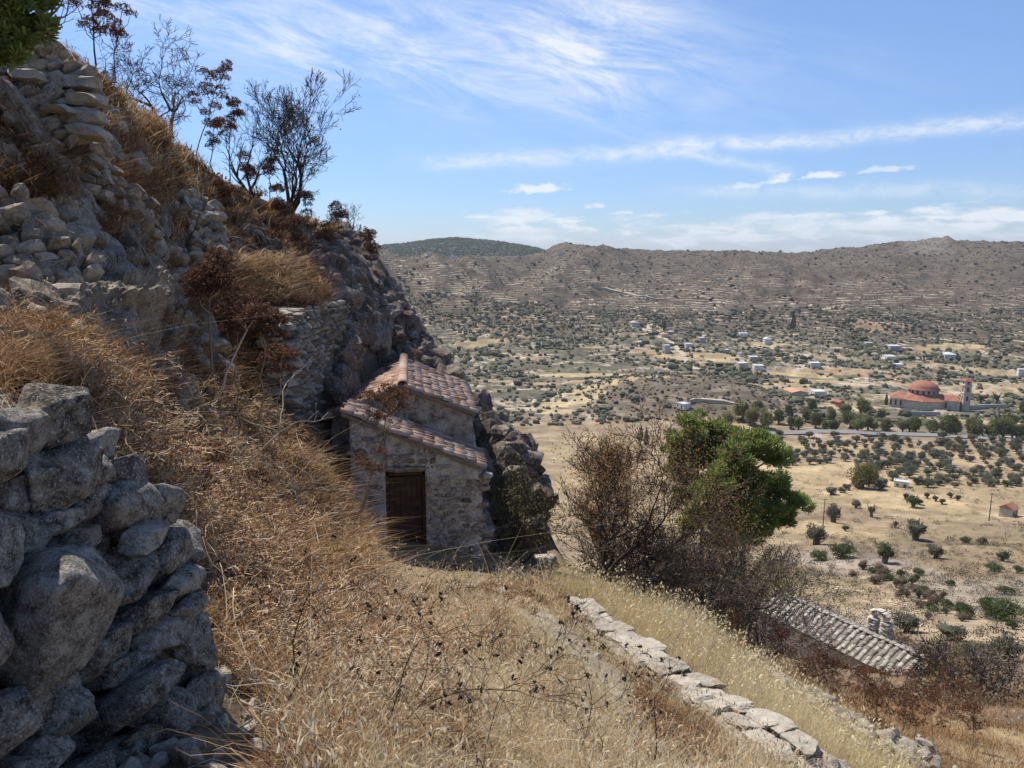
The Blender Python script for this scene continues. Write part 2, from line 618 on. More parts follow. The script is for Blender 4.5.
def blur(A, n, axis):
    k = np.exp(-0.5 * (np.arange(-n, n + 1) / (n / 2.0)) ** 2)
    k /= k.sum()
    pad = [(0, 0), (0, 0)]
    pad[axis] = (n, n)
    B = np.pad(A, pad, mode='edge')
    out = np.zeros_like(A)
    for q, w in enumerate(k):
        sl = [slice(None), slice(None)]
        sl[axis] = slice(q, q + A.shape[axis])
        out += w * B[tuple(sl)]
    return out


ZB = blur(blur(Z, 5, 1), 6, 0)
ZB2 = blur(blur(Z, 7, 1), 8, 0)
wfar = sstep(rr, 30, 60)[None, :]
Z = ZB * (1 - wfar) + ZB2 * wfar
TH, RR = np.meshgrid(ths, rr, indexing='ij')
X, Y = RR * np.sin(TH), RR * np.cos(TH)
fx, fy = X.ravel(), Y.ravel()


def lobe(px, D, sx, sy, h):
    a = P(px, 400, D)
    cx, cy = a[0], a[1]
    return h * np.exp(-((X - cx) / sx) ** 2 - ((Y - cy) / sy) ** 2)


Z += lobe(690, 600, 62, 75, 20) + lobe(745, 590, 35, 50, 8) + lobe(620, 640, 45, 60, 9)        # brown mound in the valley
Z += lobe(928, 1900, 17, 60, 12) + lobe(928, 1900, 120, 200, 7) + lobe(565, 1950, 40, 100, 5) + lobe(565, 1950, 75, 150, 13) + lobe(1040, 1900, 200, 200, 6)
Z += lobe(735, 1900, 40, 100, 3) + lobe(655, 1900, 10, 60, 5)
Z -= 9 * np.exp(-((X - (Y - 980) * 0.22 + 40) / 55.0) ** 2) * sstep(Y, 800, 1000) * (1 - sstep(Y, 1650, 1900))   # gully
Z -= 10 * np.exp(-((X + 90 + (Y - 1000) * 0.10) / 45.0) ** 2) * sstep(Y, 700, 900) * (1 - sstep(Y, 1500, 1800))
Z -= 8 * np.exp(-((X - 330 - (Y - 1200) * 0.25) / 60.0) ** 2) * sstep(Y, 1000, 1200) * (1 - sstep(Y, 1650, 1850))


def spur(px0, D0, px1, D1, w, h):
    a, q = P(px0, 400, D0), P(px1, 400, D1)
    ab = q[:2] - a[:2]
    t = ((X - a[0]) * ab[0] + (Y - a[1]) * ab[1]) / (ab @ ab)
    dx, dy = X - a[0] - t * ab[0], Y - a[1] - t * ab[1]
    dd = np.hypot(dx, dy)
    return h * np.exp(-np.abs(dd / w) ** 1.4) * sstep(t, -.1, .35) * (1 - sstep(t, .55, 1.15))


Z += spur(610, 1850, 505, 1080, 55, 34) + spur(430, 1900, 455, 1000, 60, 38) + spur(770, 1850, 715, 1120, 60, 18) + spur(890, 1800, 850, 1200, 70, 14) + spur(520, 1750, 430, 1200, 45, 22) + spur(1000, 1850, 985, 1200, 70, 16)
# relief
amp = np.where(RR < 30, 0.10, np.where(RR < 250, 0.10 + (RR - 30) * 0.006, 1.4)) * (1 - 0.55 * sstep(RR, 280, 380) * (1 - sstep(RR, 700, 1000)))
amp = amp * sstep(RR, 1.5, 5)
n_near = fbm(p3(fx * 0.9, fy * 0.9), 4, 3).reshape(X.shape)
n_mid = fbm(p3(fx * 0.06, fy * 0.06), 5, 9).reshape(X.shape)
n_far = fbm(p3(fx * 0.011, fy * 0.011), 5, 21).reshape(X.shape)
rid = (1 - np.abs(n_far * 1.6)) - 0.6
w1 = sstep(RR, 25, 80)
w2 = sstep(RR, 750, 1100)
Z += amp * (n_near * (1 - w1) + n_mid * w1 * 1.4)
Z += w2 * (rid * 15 + n_far * 5 + 2.5 * n_mid)
# field terraces of the valley sides
tmask = sstep(RR, 420, 560) * (1 - sstep(RR, 1250, 1500)) * sstep(fbm(p3(fx * 0.006, fy * 0.006), 3, 31).reshape(X.shape), -0.35, 0.05)
hstep = 3.2
zz = Z / hstep + 0.6 * n_mid
fr = zz - np.floor(zz)
Z += tmask * hstep * (np.floor(zz) + sstep(fr, 0.72, 0.98) - zz) * 0.9
Z[:, 0] = Z[:, :3].mean()

_u_t = np.arange(NTH)


def zt(x, y):
    x, y = np.atleast_1d(np.asarray(x, float)), np.atleast_1d(np.asarray(y, float))
    th, l = np.arctan2(x, y), np.log(np.maximum(np.hypot(x, y), 0.36))
    a = np.interp(th, ths, _u_t)
    b = np.interp(l, lrs, np.arange(NR))
    i, j = np.clip(a.astype(int), 0, NTH - 2), np.clip(b.astype(int), 0, NR - 2)
    u, v = a - i, b - j
    return (Z[i, j] * (1 - u) + Z[i + 1, j] * u) * (1 - v) + (Z[i, j + 1] * (1 - u) + Z[i + 1, j + 1] * u) * v


_tt = np.exp(np.linspace(math.log(1.2), math.log(6000), 5000))


def hit(px, py, lo=1.2, hi=6000.0):
    d = cam_dir(px, py)
    t = _tt[(_tt >= lo) & (_tt <= hi)] / d[1]
    q = d[None, :] * t[:, None]
    below = q[:, 2] < zt(q[:, 0], q[:, 1])
    if not below.any():
        return None
    k = int(np.argmax(below))
    p = q[k].copy()
    if k > 0:
        a, b = t[k - 1], t[k]
        for _ in range(10):
            m = (a + b) / 2
            qq = d * m
            if qq[2] < zt(qq[0], qq[1])[0]:
                b = m
            else:
                a = m
        p = d * b
    p[2] = zt(p[0], p[1])[0]
    return p


def gpt(x, y, dz=0.0):
    return np.array([x, y, zt(x, y)[0] + dz])


# land cover: what grows or lies on each spot
dzr = np.gradient(Z, axis=1) / np.gradient(RR, axis=1)
dzt = np.gradient(Z, axis=0) / (np.gradient(TH, axis=0) * RR)
SLOPE = np.hypot(dzr, dzt)
STRAW, EARTH, SCRUB, ROCK, PATH, OLIVE = (np.array(c) for c in ((.42, .32, .18), (.21, .15, .10), (.104, .083, .059), (.23, .205, .175), (.40, .33, .235), (.135, .13, .085)))
C = np.zeros(X.shape + (3,))
C[:] = EARTH


def lay(w, col):
    global C
    w = np.clip(w, 0, 1)[..., None]
    C = C * (1 - w) + np.asarray(col) * w


nA = fbm(p3(fx * 0.35, fy * 0.35), 4, 41).reshape(X.shape)
nB = fbm(p3(fx * 0.028, fy * 0.028), 4, 43).reshape(X.shape)
nC = fbm(p3(fx * 0.012, fy * 0.03), 4, 47).reshape(X.shape)
PXg, PYg, _ = pix(X, np.maximum(Y, 0.3), Z)
lay(0.55 * sstep(nA, -0.2, 0.4) * (RR < 60), STRAW * 0.75)
meadow = (RR < 24) * sstep(PXg, 290, 380) * (SLOPE < 1.1)
lay(0.85 * meadow, STRAW * 0.8)
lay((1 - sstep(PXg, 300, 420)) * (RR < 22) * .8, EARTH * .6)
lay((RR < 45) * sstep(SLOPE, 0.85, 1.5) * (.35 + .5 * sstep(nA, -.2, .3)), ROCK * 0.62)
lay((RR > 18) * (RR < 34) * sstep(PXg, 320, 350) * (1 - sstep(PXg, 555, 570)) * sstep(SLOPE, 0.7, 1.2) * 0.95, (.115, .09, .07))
lay(sstep(RR, 55, 110) * (1 - sstep(RR, 300, 420)) * sstep(nB, -0.35, 0.1) * 0.9, STRAW * 0.74)
lay(sstep(RR, 55, 110) * (1 - sstep(RR, 230, 330)) * sstep(PXg, 905, 950) * 0.8 * sstep(nA, -.6, .2), (.25, .185, .105))
lay(sstep(RR, 260, 330) * (1 - sstep(RR, 480, 560)) * 0.9, STRAW * 0.76)
nD = fbm(p3(fx * 0.09, fy * 0.13), 5, 49).reshape(X.shape)
lay(sstep(RR, 80, 130) * (1 - sstep(RR, 560, 640)) * sstep(nD, -.05, .35) * .7, (.25, .19, .12))
lay(sstep(RR, 80, 130) * (1 - sstep(RR, 560, 640)) * sstep(-nD, .2, .5) * .5, (.50, .40, .26))
lay(sstep(RR, 260, 330) * (1 - sstep(RR, 560, 640)) * sstep(nC, 0.0, 0.3) * 0.75, (.27, .20, .13))
lay(sstep(RR, 520, 600), OLIVE * .82 * np.array([1.06, 1.0, .95]))
lay(sstep(RR, 520, 600) * (1 - sstep(RR, 1150, 1350)) * sstep(nC, 0.10, 0.30) * 0.85, STRAW * 0.85)
zz = Z / hstep + 0.6 * n_mid
fr = zz - np.floor(zz)
lay(tmask * sstep(fr, 0.70, 0.8) * 0.75, (.36, .31, .25))
lay(tmask * sstep(fr, 0.45, 0.6) * (1 - sstep(fr, 0.66, 0.72)) * 0.55 * sstep(nB, -.2, .1), STRAW * 0.9)
lay(sstep(RR + 120 * nC, 900, 1180), SCRUB * 0.95)
lay(sstep(RR, 1000, 1300) * sstep(nB, 0.05, 0.45) * 0.5, (.105, .09, .065))
lay(sstep(RR, 1000, 1300) * sstep(-nC, 0.1, 0.5) * 0.5, (.14, .105, .075))
mound = np.exp(-((X - P(690, 400, 600)[0]) / 78) ** 2 - ((Y - 600) / 85) ** 2)
lay(sstep(mound, 0.25, 0.55), SCRUB * 1.35)
lay(sstep(RR, 2300, 2600), (.045, .052, .042))
lay(sstep(RR, 1850, 1950) * sstep(np.exp(-((PXg - 928) / 30) ** 2), .3, .8) * .6, ROCK * .8)


def patch(px, py, wx, wy, col, s=0.9):
    """a field or bare patch centred where that picture point meets the ground; wx, wy half-sizes in metres"""
    p = hit(px, py, 40)
    if p is None:
        return
    az_ = math.atan2(p[0], p[1])
    c, s_ = math.cos(az_), math.sin(az_)
    dx, dy = X - p[0], Y - p[1]
    u, v = (dx * c - dy * s_) / wx, (dx * s_ + dy * c) / wy
    q = u * u + v * v + 0.55 * nB
    lay(s * (1 - sstep(q, 0.7, 1.15)), np.asarray(col) * .86)


for a in ((820, 478, 55, 34, STRAW * 1.1), (790, 445, 60, 14, STRAW), (870, 500, 35, 18, STRAW * 1.05), (910, 470, 60, 16, STRAW * 1.0),
          (960, 455, 60, 14, STRAW * 0.95), (850, 530, 22, 22, STRAW * 1.0), (705, 360, 55, 26, (.47, .36, .20)), (685, 354, 70, 12, STRAW),
          (660, 332, 25, 14, STRAW * .9), (590, 375, 60, 14, (.50, .39, .22)), (630, 378, 60, 8, (.5, .38, .2)), (575, 400, 26, 14, (.5, .4, .23)), (560, 412, 18, 12, (.5, .4, .23)),
          (480, 343, 40, 12, STRAW), (520, 318, 30, 16, (.36, .27, .17)), (800, 374, 30, 10, (.55, .42, .22)), (855, 372, 60, 10, (.42, .28, .17)),
          (830, 382, 50, 9, STRAW), (905, 385, 25, 12, STRAW), (865, 330, 70, 30, (.33, .23, .15)), (770, 345, 30, 10, STRAW), (950, 345, 40, 14, STRAW),
          (990, 372, 45, 10, STRAW * .9), (730, 425, 40, 12, STRAW), (960, 620, 20, 14, (.40, .31, .20)), (1000, 590, 14, 30, (.33, .27, .2)),
          (940, 570, 16, 22, (.27, .2, .12)), (980, 540, 30, 30, (.255, .195, .115)), (880, 570, 12, 16, (.33, .26, .19)), (845, 560, 14, 10, (.33, .27, .21))):
    patch(*a)
# foot path across the meadow
pth = np.array([(505, 595), (545, 620), (590, 660), (640, 705), (690, 760)])
pw = np.array([hit(a, b) for a, b in pth])
dmin = np.full(X.shape, 9.0)
near = RR < 25
for a, b in zip(pw[:-1], pw[1:]):
    ab = b[:2] - a[:2]
    t = np.clip(((X[near] - a[0]) * ab[0] + (Y[near] - a[1]) * ab[1]) / (ab @ ab), 0, 1)
    dmin[near] = np.minimum(dmin[near], np.hypot(X[near] - a[0] - t * ab[0], Y[near] - a[1] - t * ab[1]))
lay(1 - sstep(dmin + 0.15 * nA, 0.25, 0.55), PATH)
PATHD = dmin

m_ground, nt = new_mat('ground_earth')
pos = nt.n('ShaderNodeNewGeometry').outputs['Position']
cov = nt.n('ShaderNodeAttribute', attribute_name='cover').outputs['Color']
f1 = nt.noise(pos, 0.045, 13.0, 0.72)
f2 = nt.noise(pos, 9.0, 6.0, 0.7)
f3 = nt.noise(pos, 0.5, 7.0, 0.7)
v = nt.math('ADD', nt.math('MULTIPLY', nt.math('SUBTRACT', f1, 0.5), 2.6), 1.0)
v = nt.math('ADD', v, nt.math('MULTIPLY', nt.math('SUBTRACT', f2, 0.5), 1.0))
v = nt.math('ADD', v, nt.math('MULTIPLY', nt.math('SUBTRACT', f3, 0.5), 1.1))
v = nt.math('MAXIMUM', v, 0.35)
v = nt.math('MINIMUM', v, 1.6)
ter = nt.n('ShaderNodeAttribute', attribute_name='terr').outputs['Fac']
sepz = nt.n('ShaderNodeSeparateXYZ')
nt.link(pos, sepz.inputs[0])
zb = nt.math('ADD', nt.math('MULTIPLY', sepz.outputs[2], 0.30), nt.math('MULTIPLY', nt.noise(pos, 0.012, 4.0, 0.6), 5.0))
zb = nt.math('FRACT', zb)
line = nt.smooth(zb, 0.72, 0.80)
brk = nt.smooth(nt.noise(pos, 0.03, 3.0, 0.6), 0.42, 0.56)
wallm = nt.math('MULTIPLY', nt.math('MULTIPLY', line, brk), ter)
cov = nt.mixc(nt.math('MULTIPLY', wallm, 0.9), cov, (.46, .38, .28))
dk = nt.math('MULTIPLY', nt.math('MULTIPLY', nt.smooth(zb, 0.52, 0.66), nt.math('SUBTRACT', 1.0, line)), nt.math('MULTIPLY', ter, brk))
cov = nt.mixc(nt.math('MULTIPLY', dk, 0.5), cov, (.085, .08, .05))
cc = nt.n('ShaderNodeVectorMath', operation='SCALE')
nt.link(cov, cc.inputs[0])
nt.link(v, cc.inputs['Scale'])
hgt = nt.math('ADD', f2, nt.math('MULTIPLY', f3, 3.0))
finish(nt, cc.outputs[0], 0.95, hgt, 0.7, 0.05)

Vg = np.stack([X, Y, Z], -1).reshape(-1, 3)
ii = np.arange(NTH)[:-1, None] * NR
jj = np.arange(NR - 1)[None, :]
Qg = np.stack([ii + jj, ii + jj + 1, ii + NR + jj + 1, ii + NR + jj], -1).reshape(-1, 4)[:, ::-1]
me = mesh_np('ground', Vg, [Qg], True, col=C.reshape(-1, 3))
TERR = (sstep(RR, 480, 600) * (1 - sstep(RR, 1250, 1700) * .8) * sstep(n_far + .5 * n_mid, -.5, 0.1) * (1 - sstep(mound, .2, .4) * .7) * (RR < 2200))
at = me.attributes.new('terr', 'FLOAT', 'POINT')
at.data.foreach_set('value', TERR.ravel().astype(np.float32))
me.materials.append(m_ground)
ground = tag(link('ground', me), 'dry rocky hillside falling to a wide valley of olive groves', 'ground', kind='structure')
print('ground', len(Vg), round(time.time() - T0, 1))

# ------------------------------------------------------------------ stones
def ico_dirs(level):
    bm = bmesh.new()
    bmesh.ops.create_icosphere(bm, subdivisions=level, radius=1.0)
    v = np.array([q.co[:] for q in bm.verts])
    f = np.array([[w.index for w in q.verts] for q in bm.faces])
    bm.free()
    return v / np.linalg.norm(v, axis=1, keepdims=True), f


ICO = {k: ico_dirs(k) for k in (1, 2, 3, 4, 5)}


def stone_shape(level, seed, boxy=0.6, p=14, rough=0.06, cuts=12, fine=0.0, near=1.0):
    """unit boulder: a rounded polyhedron of random planes, roughened"""
    rg = np.random.default_rng(seed)
    d, f = ICO[level]
    nrm, h = [], []
    for ax in range(3):
        for s in (-1, 1):
            n = np.zeros(3)
            n[ax] = s
            n += rg.normal(0, 0.16 + 0.22 * (1 - boxy), 3)
            nrm.append(n / np.linalg.norm(n))
            h.append(rg.uniform(0.86, 1.05))
    for _ in range(cuts):
        n = rg.normal(0, 1, 3)
        nrm.append(n / np.linalg.norm(n))
        h.append((rg.uniform(1.0, 1.2) + 0.25 * boxy) * near)
    nrm, h = np.array(nrm), np.array(h)
    q = np.maximum(d @ nrm.T / h, 0)
    r = (q ** p).sum(1) ** (-1.0 / p)
    r = np.minimum(r, 1.6)
    v = d * r[:, None]
    if rough:
        r2 = 1 + rough * fbm(v * 1.7 + seed * 3.1, 3, seed) + fine * fbm(v * 6 + seed, 3, seed + 5)
        v = v * r2[:, None]
    return v, f


LIB2 = [stone_shape(2, 100 + k, 0.75, 26, 0.16, 9) for k in range(26)]
LIB3 = [stone_shape(3, 200 + k, 0.7, 26, 0.18, 9, 0.06) for k in range(26)]


def rotm(rx=0, ry=0, rz=0):
    return np.array(Euler((rx, ry, rz), 'XYZ').to_matrix())


def frame(xdir, up=(0, 0, 1)):
    """columns: x along, y across, z up"""
    x = np.asarray(xdir, float)
    x = x / np.linalg.norm(x)
    z = np.asarray(up, float)
    z = z - x * (z @ x)
    z /= np.linalg.norm(z)
    y = np.cross(z, x)
    return np.stack([x, y, z], 1)


def put_stone(mb, c, half, M, rg, lib=LIB2, tint=None):
    v, f = lib[rg.integers(len(lib))]
    s = np.where(rg.random(3) < 0.5, -1, 1)
    ff = f if s.prod() > 0 else f[:, ::-1]
    vv = (v * s * np.asarray(half)) @ np.asarray(M).T + np.asarray(c)
    mb.add(vv, ff, rg.uniform(0.15, 0.9) if tint is None else tint)


M_STONE_FG = stone_mat('stone_grey_lichen', (.065, .056, .043), (.25, .222, .18), (.48, .445, .375), 0.7, 16.0, 0.35, 1.0, 0.03, contrast=2.3)
M_STONE = stone_mat('stone_wall_grey', (.11, .09, .068), (.285, .245, .19), (.46, .40, .32), 0.35, 6.0, 0.35, 0.7, 0.03)
M_CAP = stone_mat('stone_pale_cap', (.15, .13, .105), (.32, .285, .235), (.47, .43, .365), 0.3, 9.0, 0.3, 0.8, 0.015)
M_CLIFF = stone_mat('stone_outcrop', (.05, .040, .032), (.165, .133, .105), (.33, .285, .235), 0.45, 4.0, 0.75, 0.9, 0.06, (.20, .105, .055))
M_CORE = plain_noise('earth_fill', (.05, .043, .036), (.12, .10, .08), 8.0, 0.95, 0.8, 0.03)


def lerp_line(pts, s):
    pts = np.asarray(pts, float)
    L = np.concatenate([[0], np.cumsum(np.linalg.norm(np.diff(pts, axis=0), axis=1))])
    return np.array([np.interp(s * L[-1], L, pts[:, k]) for k in range(3)]), L[-1]


LIBW = [stone_shape(2, 400 + k, 0.92, 30, 0.10, 5) for k in range(30)]


def dry_wall(name, bottom, top, stone_h, stone_w, seed, mat, label, cat='stone wall', thick=0.5, lib=LIBW, inward=None, extra=None, jit=1.0):
    """courses of separate stones on the face between two 3D polylines, over a rubble core"""
    rg = np.random.default_rng(seed)
    root = thing(name, label, cat, bottom[len(bottom) // 2])
    root['kind'] = 'thing'
    off = np.array(root.location)
    mb = MB()
    _, Lb = lerp_line(bottom, 0)
    n = 40
    hmax = max(np.linalg.norm(lerp_line(top, s)[0] - lerp_line(bottom, s)[0]) for s in np.linspace(0, 1, 9))
    nc = max(1, int(round(hmax / stone_h)))
    for c in range(nc):
        s = rg.uniform(-0.02, 0.0)
        while s < 1.0:
            w = stone_w * rg.uniform(0.55, 1.5) / Lb
            sm = min(max(s + w / 2, 0), 1)
            b, t = lerp_line(bottom, sm)[0], lerp_line(top, sm)[0]
            b2, t2 = lerp_line(bottom, min(sm + 0.02, 1))[0], lerp_line(bottom, max(sm - 0.02, 0))[0]
            along = (b2 - t2)
            along /= np.linalg.norm(along)
            up = t - b
            hh = np.linalg.norm(up)
            nloc = max(1, int(round(hh / stone_h)))
            if c < nloc:
                fr_ = frame(along, up)
                cc = b + up * ((c + 0.5) / nloc + rg.normal(0, 0.06) * jit / nc) + fr_[:, 1] * rg.normal(0, 0.05) * jit
                tilt = rotm(rg.normal(0, .10 * jit), rg.normal(0, .09 * jit), rg.normal(0, .10 * jit))
                k = hh / nloc
                put_stone(mb, cc - off, (w * Lb * 0.54, thick * rg.uniform(0.4, 0.6), k * rg.uniform(0.44, 0.60)), fr_ @ tilt, rg, lib)
            s += w
    if extra:
        for c_, half, M, tn in extra:
            put_stone(mb, np.asarray(c_) - off, half, M, rg, lib, tn)
    link('stones', mb.mesh('stones', mat, False), root)
    core = MB()
    m = 14
    fw = []
    for s in np.linspace(0, 1, m):
        b, t = lerp_line(bottom, s)[0], lerp_line(top, s)[0]
        b2, t2 = lerp_line(bottom, min(s + 0.03, 1))[0], lerp_line(bottom, max(s - 0.03, 0))[0]
        fr_ = frame(b2 - t2, t - b)
        y = fr_[:, 1] * (thick * 0.5 if inward is None else inward)
        up = t - b
        fw.append([b - off - up * 0.05 - fr_[:, 1] * 0.02, t - off - up * 0.04 - fr_[:, 1] * 0.02, t - off - up * 0.04 + y, b - off - up * 0.05 + y])
    fw = np.array(fw).reshape(-1, 3)
    q = [[i * 4 + a, i * 4 + (a + 1) % 4, (i + 1) * 4 + (a + 1) % 4, (i + 1) * 4 + a] for i in range(m - 1) for a in range(4)]
    core.add(fw, q)
    core.more(np.array([[0, 3, 2, 1], [(m - 1) * 4, (m - 1) * 4 + 1, (m - 1) * 4 + 2, (m - 1) * 4 + 3]]))
    link('rubble_core', core.mesh('rubble_core', M_CORE), root)
    return root


# wall of big boulders beside the photographer: every boulder a part
FG = [(43, 418, 72, 70, 5, .18, 0), (5, 440, 56, 66, -12, .55, 0), (36, 487, 74, 66, 10, .34, 0), (86, 451, 30, 36, 15, .7, .05), (77, 477, 44, 40, -10, .5, 0),
      (113, 476, 42, 36, 0, .2, .06), (113, 510, 48, 60, 8, .55, 0), (70, 506, 42, 44, 35, .48, .03), (147, 512, 34, 52, -5, .5, .05), (134, 541, 42, 25, -12, .85, -.06),
      (36, 530, 54, 30, 5, .5, -.02), (2, 503, 20, 44, 0, .45, 0), (5, 541, 34, 58, 5, .5, -.02), (162, 556, 36, 48, -10, .42, .02), (66, 545, 30, 34, 20, .42, .04),
      (32, 628, 118, 172, -14, .62, -.10), (112, 588, 66, 62, -5, .36, 0), (176, 587, 29, 31, 10, .68, 0), (130, 622, 76, 38, 14, .26, .03), (81, 662, 64, 66, 18, .33, .02),
      (142, 650, 50, 38, 28, .62, .02), (110, 680, 66, 30, 33, .45, .03), (181, 615, 26, 24, 0, .55, .02), (184, 655, 38, 66, 6, .42, .06), (116, 712, 140, 56, 31, .38, .0),
      (160, 722, 56, 58, 15, .5, 0), (34, 706, 40, 66, 20, .52, 0), (42, 730, 76, 54, 42, .46, -.02), (130, 753, 38, 34, 0, .4, 0), (195, 712, 30, 66, 0, .45, .08),
      (20, 765, 70, 34, -8, .55, -.06), (190, 750, 34, 46, 0, .42, .06), (4, 722, 44, 44, 0, .3, 0), (108, 768, 36, 30, 0, .4, 0), (165, 765, 52, 34, 5, .4, 0),
      (-30, 470, 70, 80, 0, .4, 0), (-45, 560, 80, 90, 10, .5, -.05), (-60, 660, 90, 90, 0, .45, -.05), (-35, 740, 80, 70, 10, .4, -.05), (-95, 520, 90, 100, 0, .4, 0),
      (60, 800, 80, 50, 10, .45, -.04), (140, 800, 80, 50, -5, .4, -.03), (-20, 810, 80, 60, 0, .4, -.06), (200, 800, 50, 60, 0, .45, .04), (-120, 620, 90, 100, 0, .5, -.05),
      (-110, 730, 90, 100, 0, .5, -.1), (60, 850, 110, 60, 0, .4, -.1), (160, 850, 90, 60, 0, .4, -.05), (-40, 870, 100, 60, 0, .4, -.1), (-140, 830, 100, 100, 0, .4, -.1)]
fg = thing('dry_stone_wall', 'rough wall of big lichen-spotted grey boulders close beside the brown brush', 'stone wall', P(90, 640, 3.0))
fg['kind'] = 'thing'
fgo = np.array(fg.location)


def fg_depth(px, py):
    return 2.55 + 0.0048 * px + (768 - py) * 0.0011


SM = {}
for k, (px, py, w, h, rot, tn, dd) in enumerate(FG):
    D = fg_depth(px, py) + dd
    c = P(px, py, D)
    dep = D * math.cos(PITCH) - c[2] * math.sin(PITCH)
    v, f = stone_shape(5, 900 + k * 7, 0.3, 22, 0.085, 12, 0.0, .90)
    v = v * (1 + .022 * fbm(v * 5 + k, 4, k) - .03 * np.abs(fbm(v * 9 + k, 3, k + 50)) + .008 * fbm(v * 28 + k, 2, k))[:, None]
    lo, hi = v.min(0), v.max(0)
    v = (v - (lo + hi) / 2) / ((hi - lo) / 2)
    sx, sz = w / 2 * dep / FPX * .96, h / 2 * dep / FPX * .96
    sy = 0.62 * math.sqrt(sx * sz) + 0.10
    v = v * np.array([sx, sy, sz])
    v = v @ rotm(-PITCH * 0.5, -R(rot), R(-10)).T
    cc = c + np.array([0.0, sy * 0.55, 0.0]) - fgo
    mb = MB()
    mb.add(v, f, tn)
    o = link('stone', mb.mesh('stone', M_STONE_FG, True), fg, cc)
    if k in (0, 15, 9, 24):
        o['label'] = {0: 'dark rounded boulder on top', 15: 'largest boulder, pale and speckled with lichen', 9: 'flat pale slab lying loose', 24: 'long slanting boulder'}[k]
rg = np.random.default_rng(5)
mb = MB()
for k in range(150):
    px, py = rg.uniform(-120, 196), rg.uniform(430, 860)
    if py < 430 + max(0, px - 20) * 0.75:
        continue
    c = P(px, py, fg_depth(px, py) + rg.uniform(0.2, 0.34))
    put_stone(mb, c - fgo, rg.uniform(.08, .15, 3), rotm(*rg.uniform(0, 6, 3)), rg, LIB3, rg.uniform(.1, .4))
link('small_packing_stones', mb.mesh('small_packing_stones', M_STONE_FG, True), fg)
core = MB()
gx = np.linspace(-170, 165, 16)
front = []
for px in gx:
    top = 500 + max(0, px - 5) * 1.15
    for py in np.linspace(top, 900, 8):
        front.append(P(px, py, fg_depth(px, py) + 0.46) - fgo)
front = np.array(front)
back = front + np.array([-0.1, 0.5, -0.12])
n = len(front)
core.add(np.concatenate([front, back]), [[i * 8 + j, (i + 1) * 8 + j, (i + 1) * 8 + j + 1, i * 8 + j + 1] for i in range(15) for j in range(7)])
core.more(np.array([[i * 8, n + i * 8, n + (i + 1) * 8, (i + 1) * 8] for i in range(15)] + [[15 * 8 + j, n + 15 * 8 + j, n + 15 * 8 + j + 1, 15 * 8 + j + 1][::-1] for j in range(7)]))
link('earth_core', core.mesh('earth_core', M_CORE), fg)

# old walls up the slope
dry_wall('ruined_wall', [P(-110, 205, 11.0), P(-40, 190, 11.6), P(30, 168, 12.2), P(62, 152, 12.5), P(89, 140, 12.8)],
         [P(-110, 40, 11.6), P(-40, 52, 12.2), P(20, 60, 12.7), P(50, 48, 13.0), P(82, 78, 13.2)], 0.165, 0.28, 31, M_STONE,
         'tall ruined wall of squared blocks below the dark green pine branch', thick=0.5,
         extra=[(P(86, 100, 12.75), (.30, .22, .10), rotm(0, .05, .1), .95), (P(85, 118, 12.7), (.28, .24, .13), rotm(0, -.04, .2), .9), (P(89, 133, 12.6), (.34, .22, .10), rotm(0, .07, 0), 1.0),
                (P(82, 84, 12.9), (.26, .22, .12), rotm(0, 0, .1), .8), (P(58, 110, 12.45), (.25, .2, .06), rotm(0, .05, 0), .95), (P(28, 76, 12.4), (.22, .2, .10), rotm(0, 0, 0), .9)])
dry_wall('ruined_wall', [P(82, 190, 12.9), P(105, 205, 13.4), P(130, 222, 14.2), P(150, 240, 14.9)],
         [P(88, 138, 13.0), P(108, 170, 13.7), P(132, 192, 14.6), P(152, 215, 15.2)], 0.15, 0.25, 32, M_STONE,
         'crumbling wall stepping down the slope under the corner of the tall squared wall', thick=0.45)
dry_wall('ruined_wall', [P(-110, 385, 9.2), P(-30, 360, 9.6), P(40, 335, 10.0), P(92, 328, 10.6)],
         [P(-110, 200, 10.6), P(-30, 196, 10.9), P(30, 195, 11.2), P(58, 230, 11.2), P(90, 262, 11.2)], 0.18, 0.26, 33, M_STONE,
         'shaded grey rubble wall with pale corner blocks above the boulders', thick=0.5,
         extra=[(P(70, 294, 10.35), (.24, .2, .15), rotm(0, 0, .1), 1.0), (P(72, 318, 10.3), (.20, .2, .10), rotm(0, 0.05, 0), .95), (P(88, 317, 10.4), (.12, .2, .10), rotm(0, 0, 0), .95),
                (P(82, 304, 10.4), (.22, .2, .06), rotm(0, 0, 0), .9)])
dry_wall('terrace_wall', [P(168, 275, 17.6), P(190, 278, 17.9), P(222, 285, 18.4)], [P(168, 198, 19.0), P(190, 196, 19.6), P(216, 208, 20.0)], 0.2, 0.28, 34, M_STONE,
         'small grey terrace wall high on the grassy slope', thick=0.5)
zr = -1.45
near_c, far_c = np.array([-4.95, 17.3, 0]), np.array([-4.72, 21.9, 0])
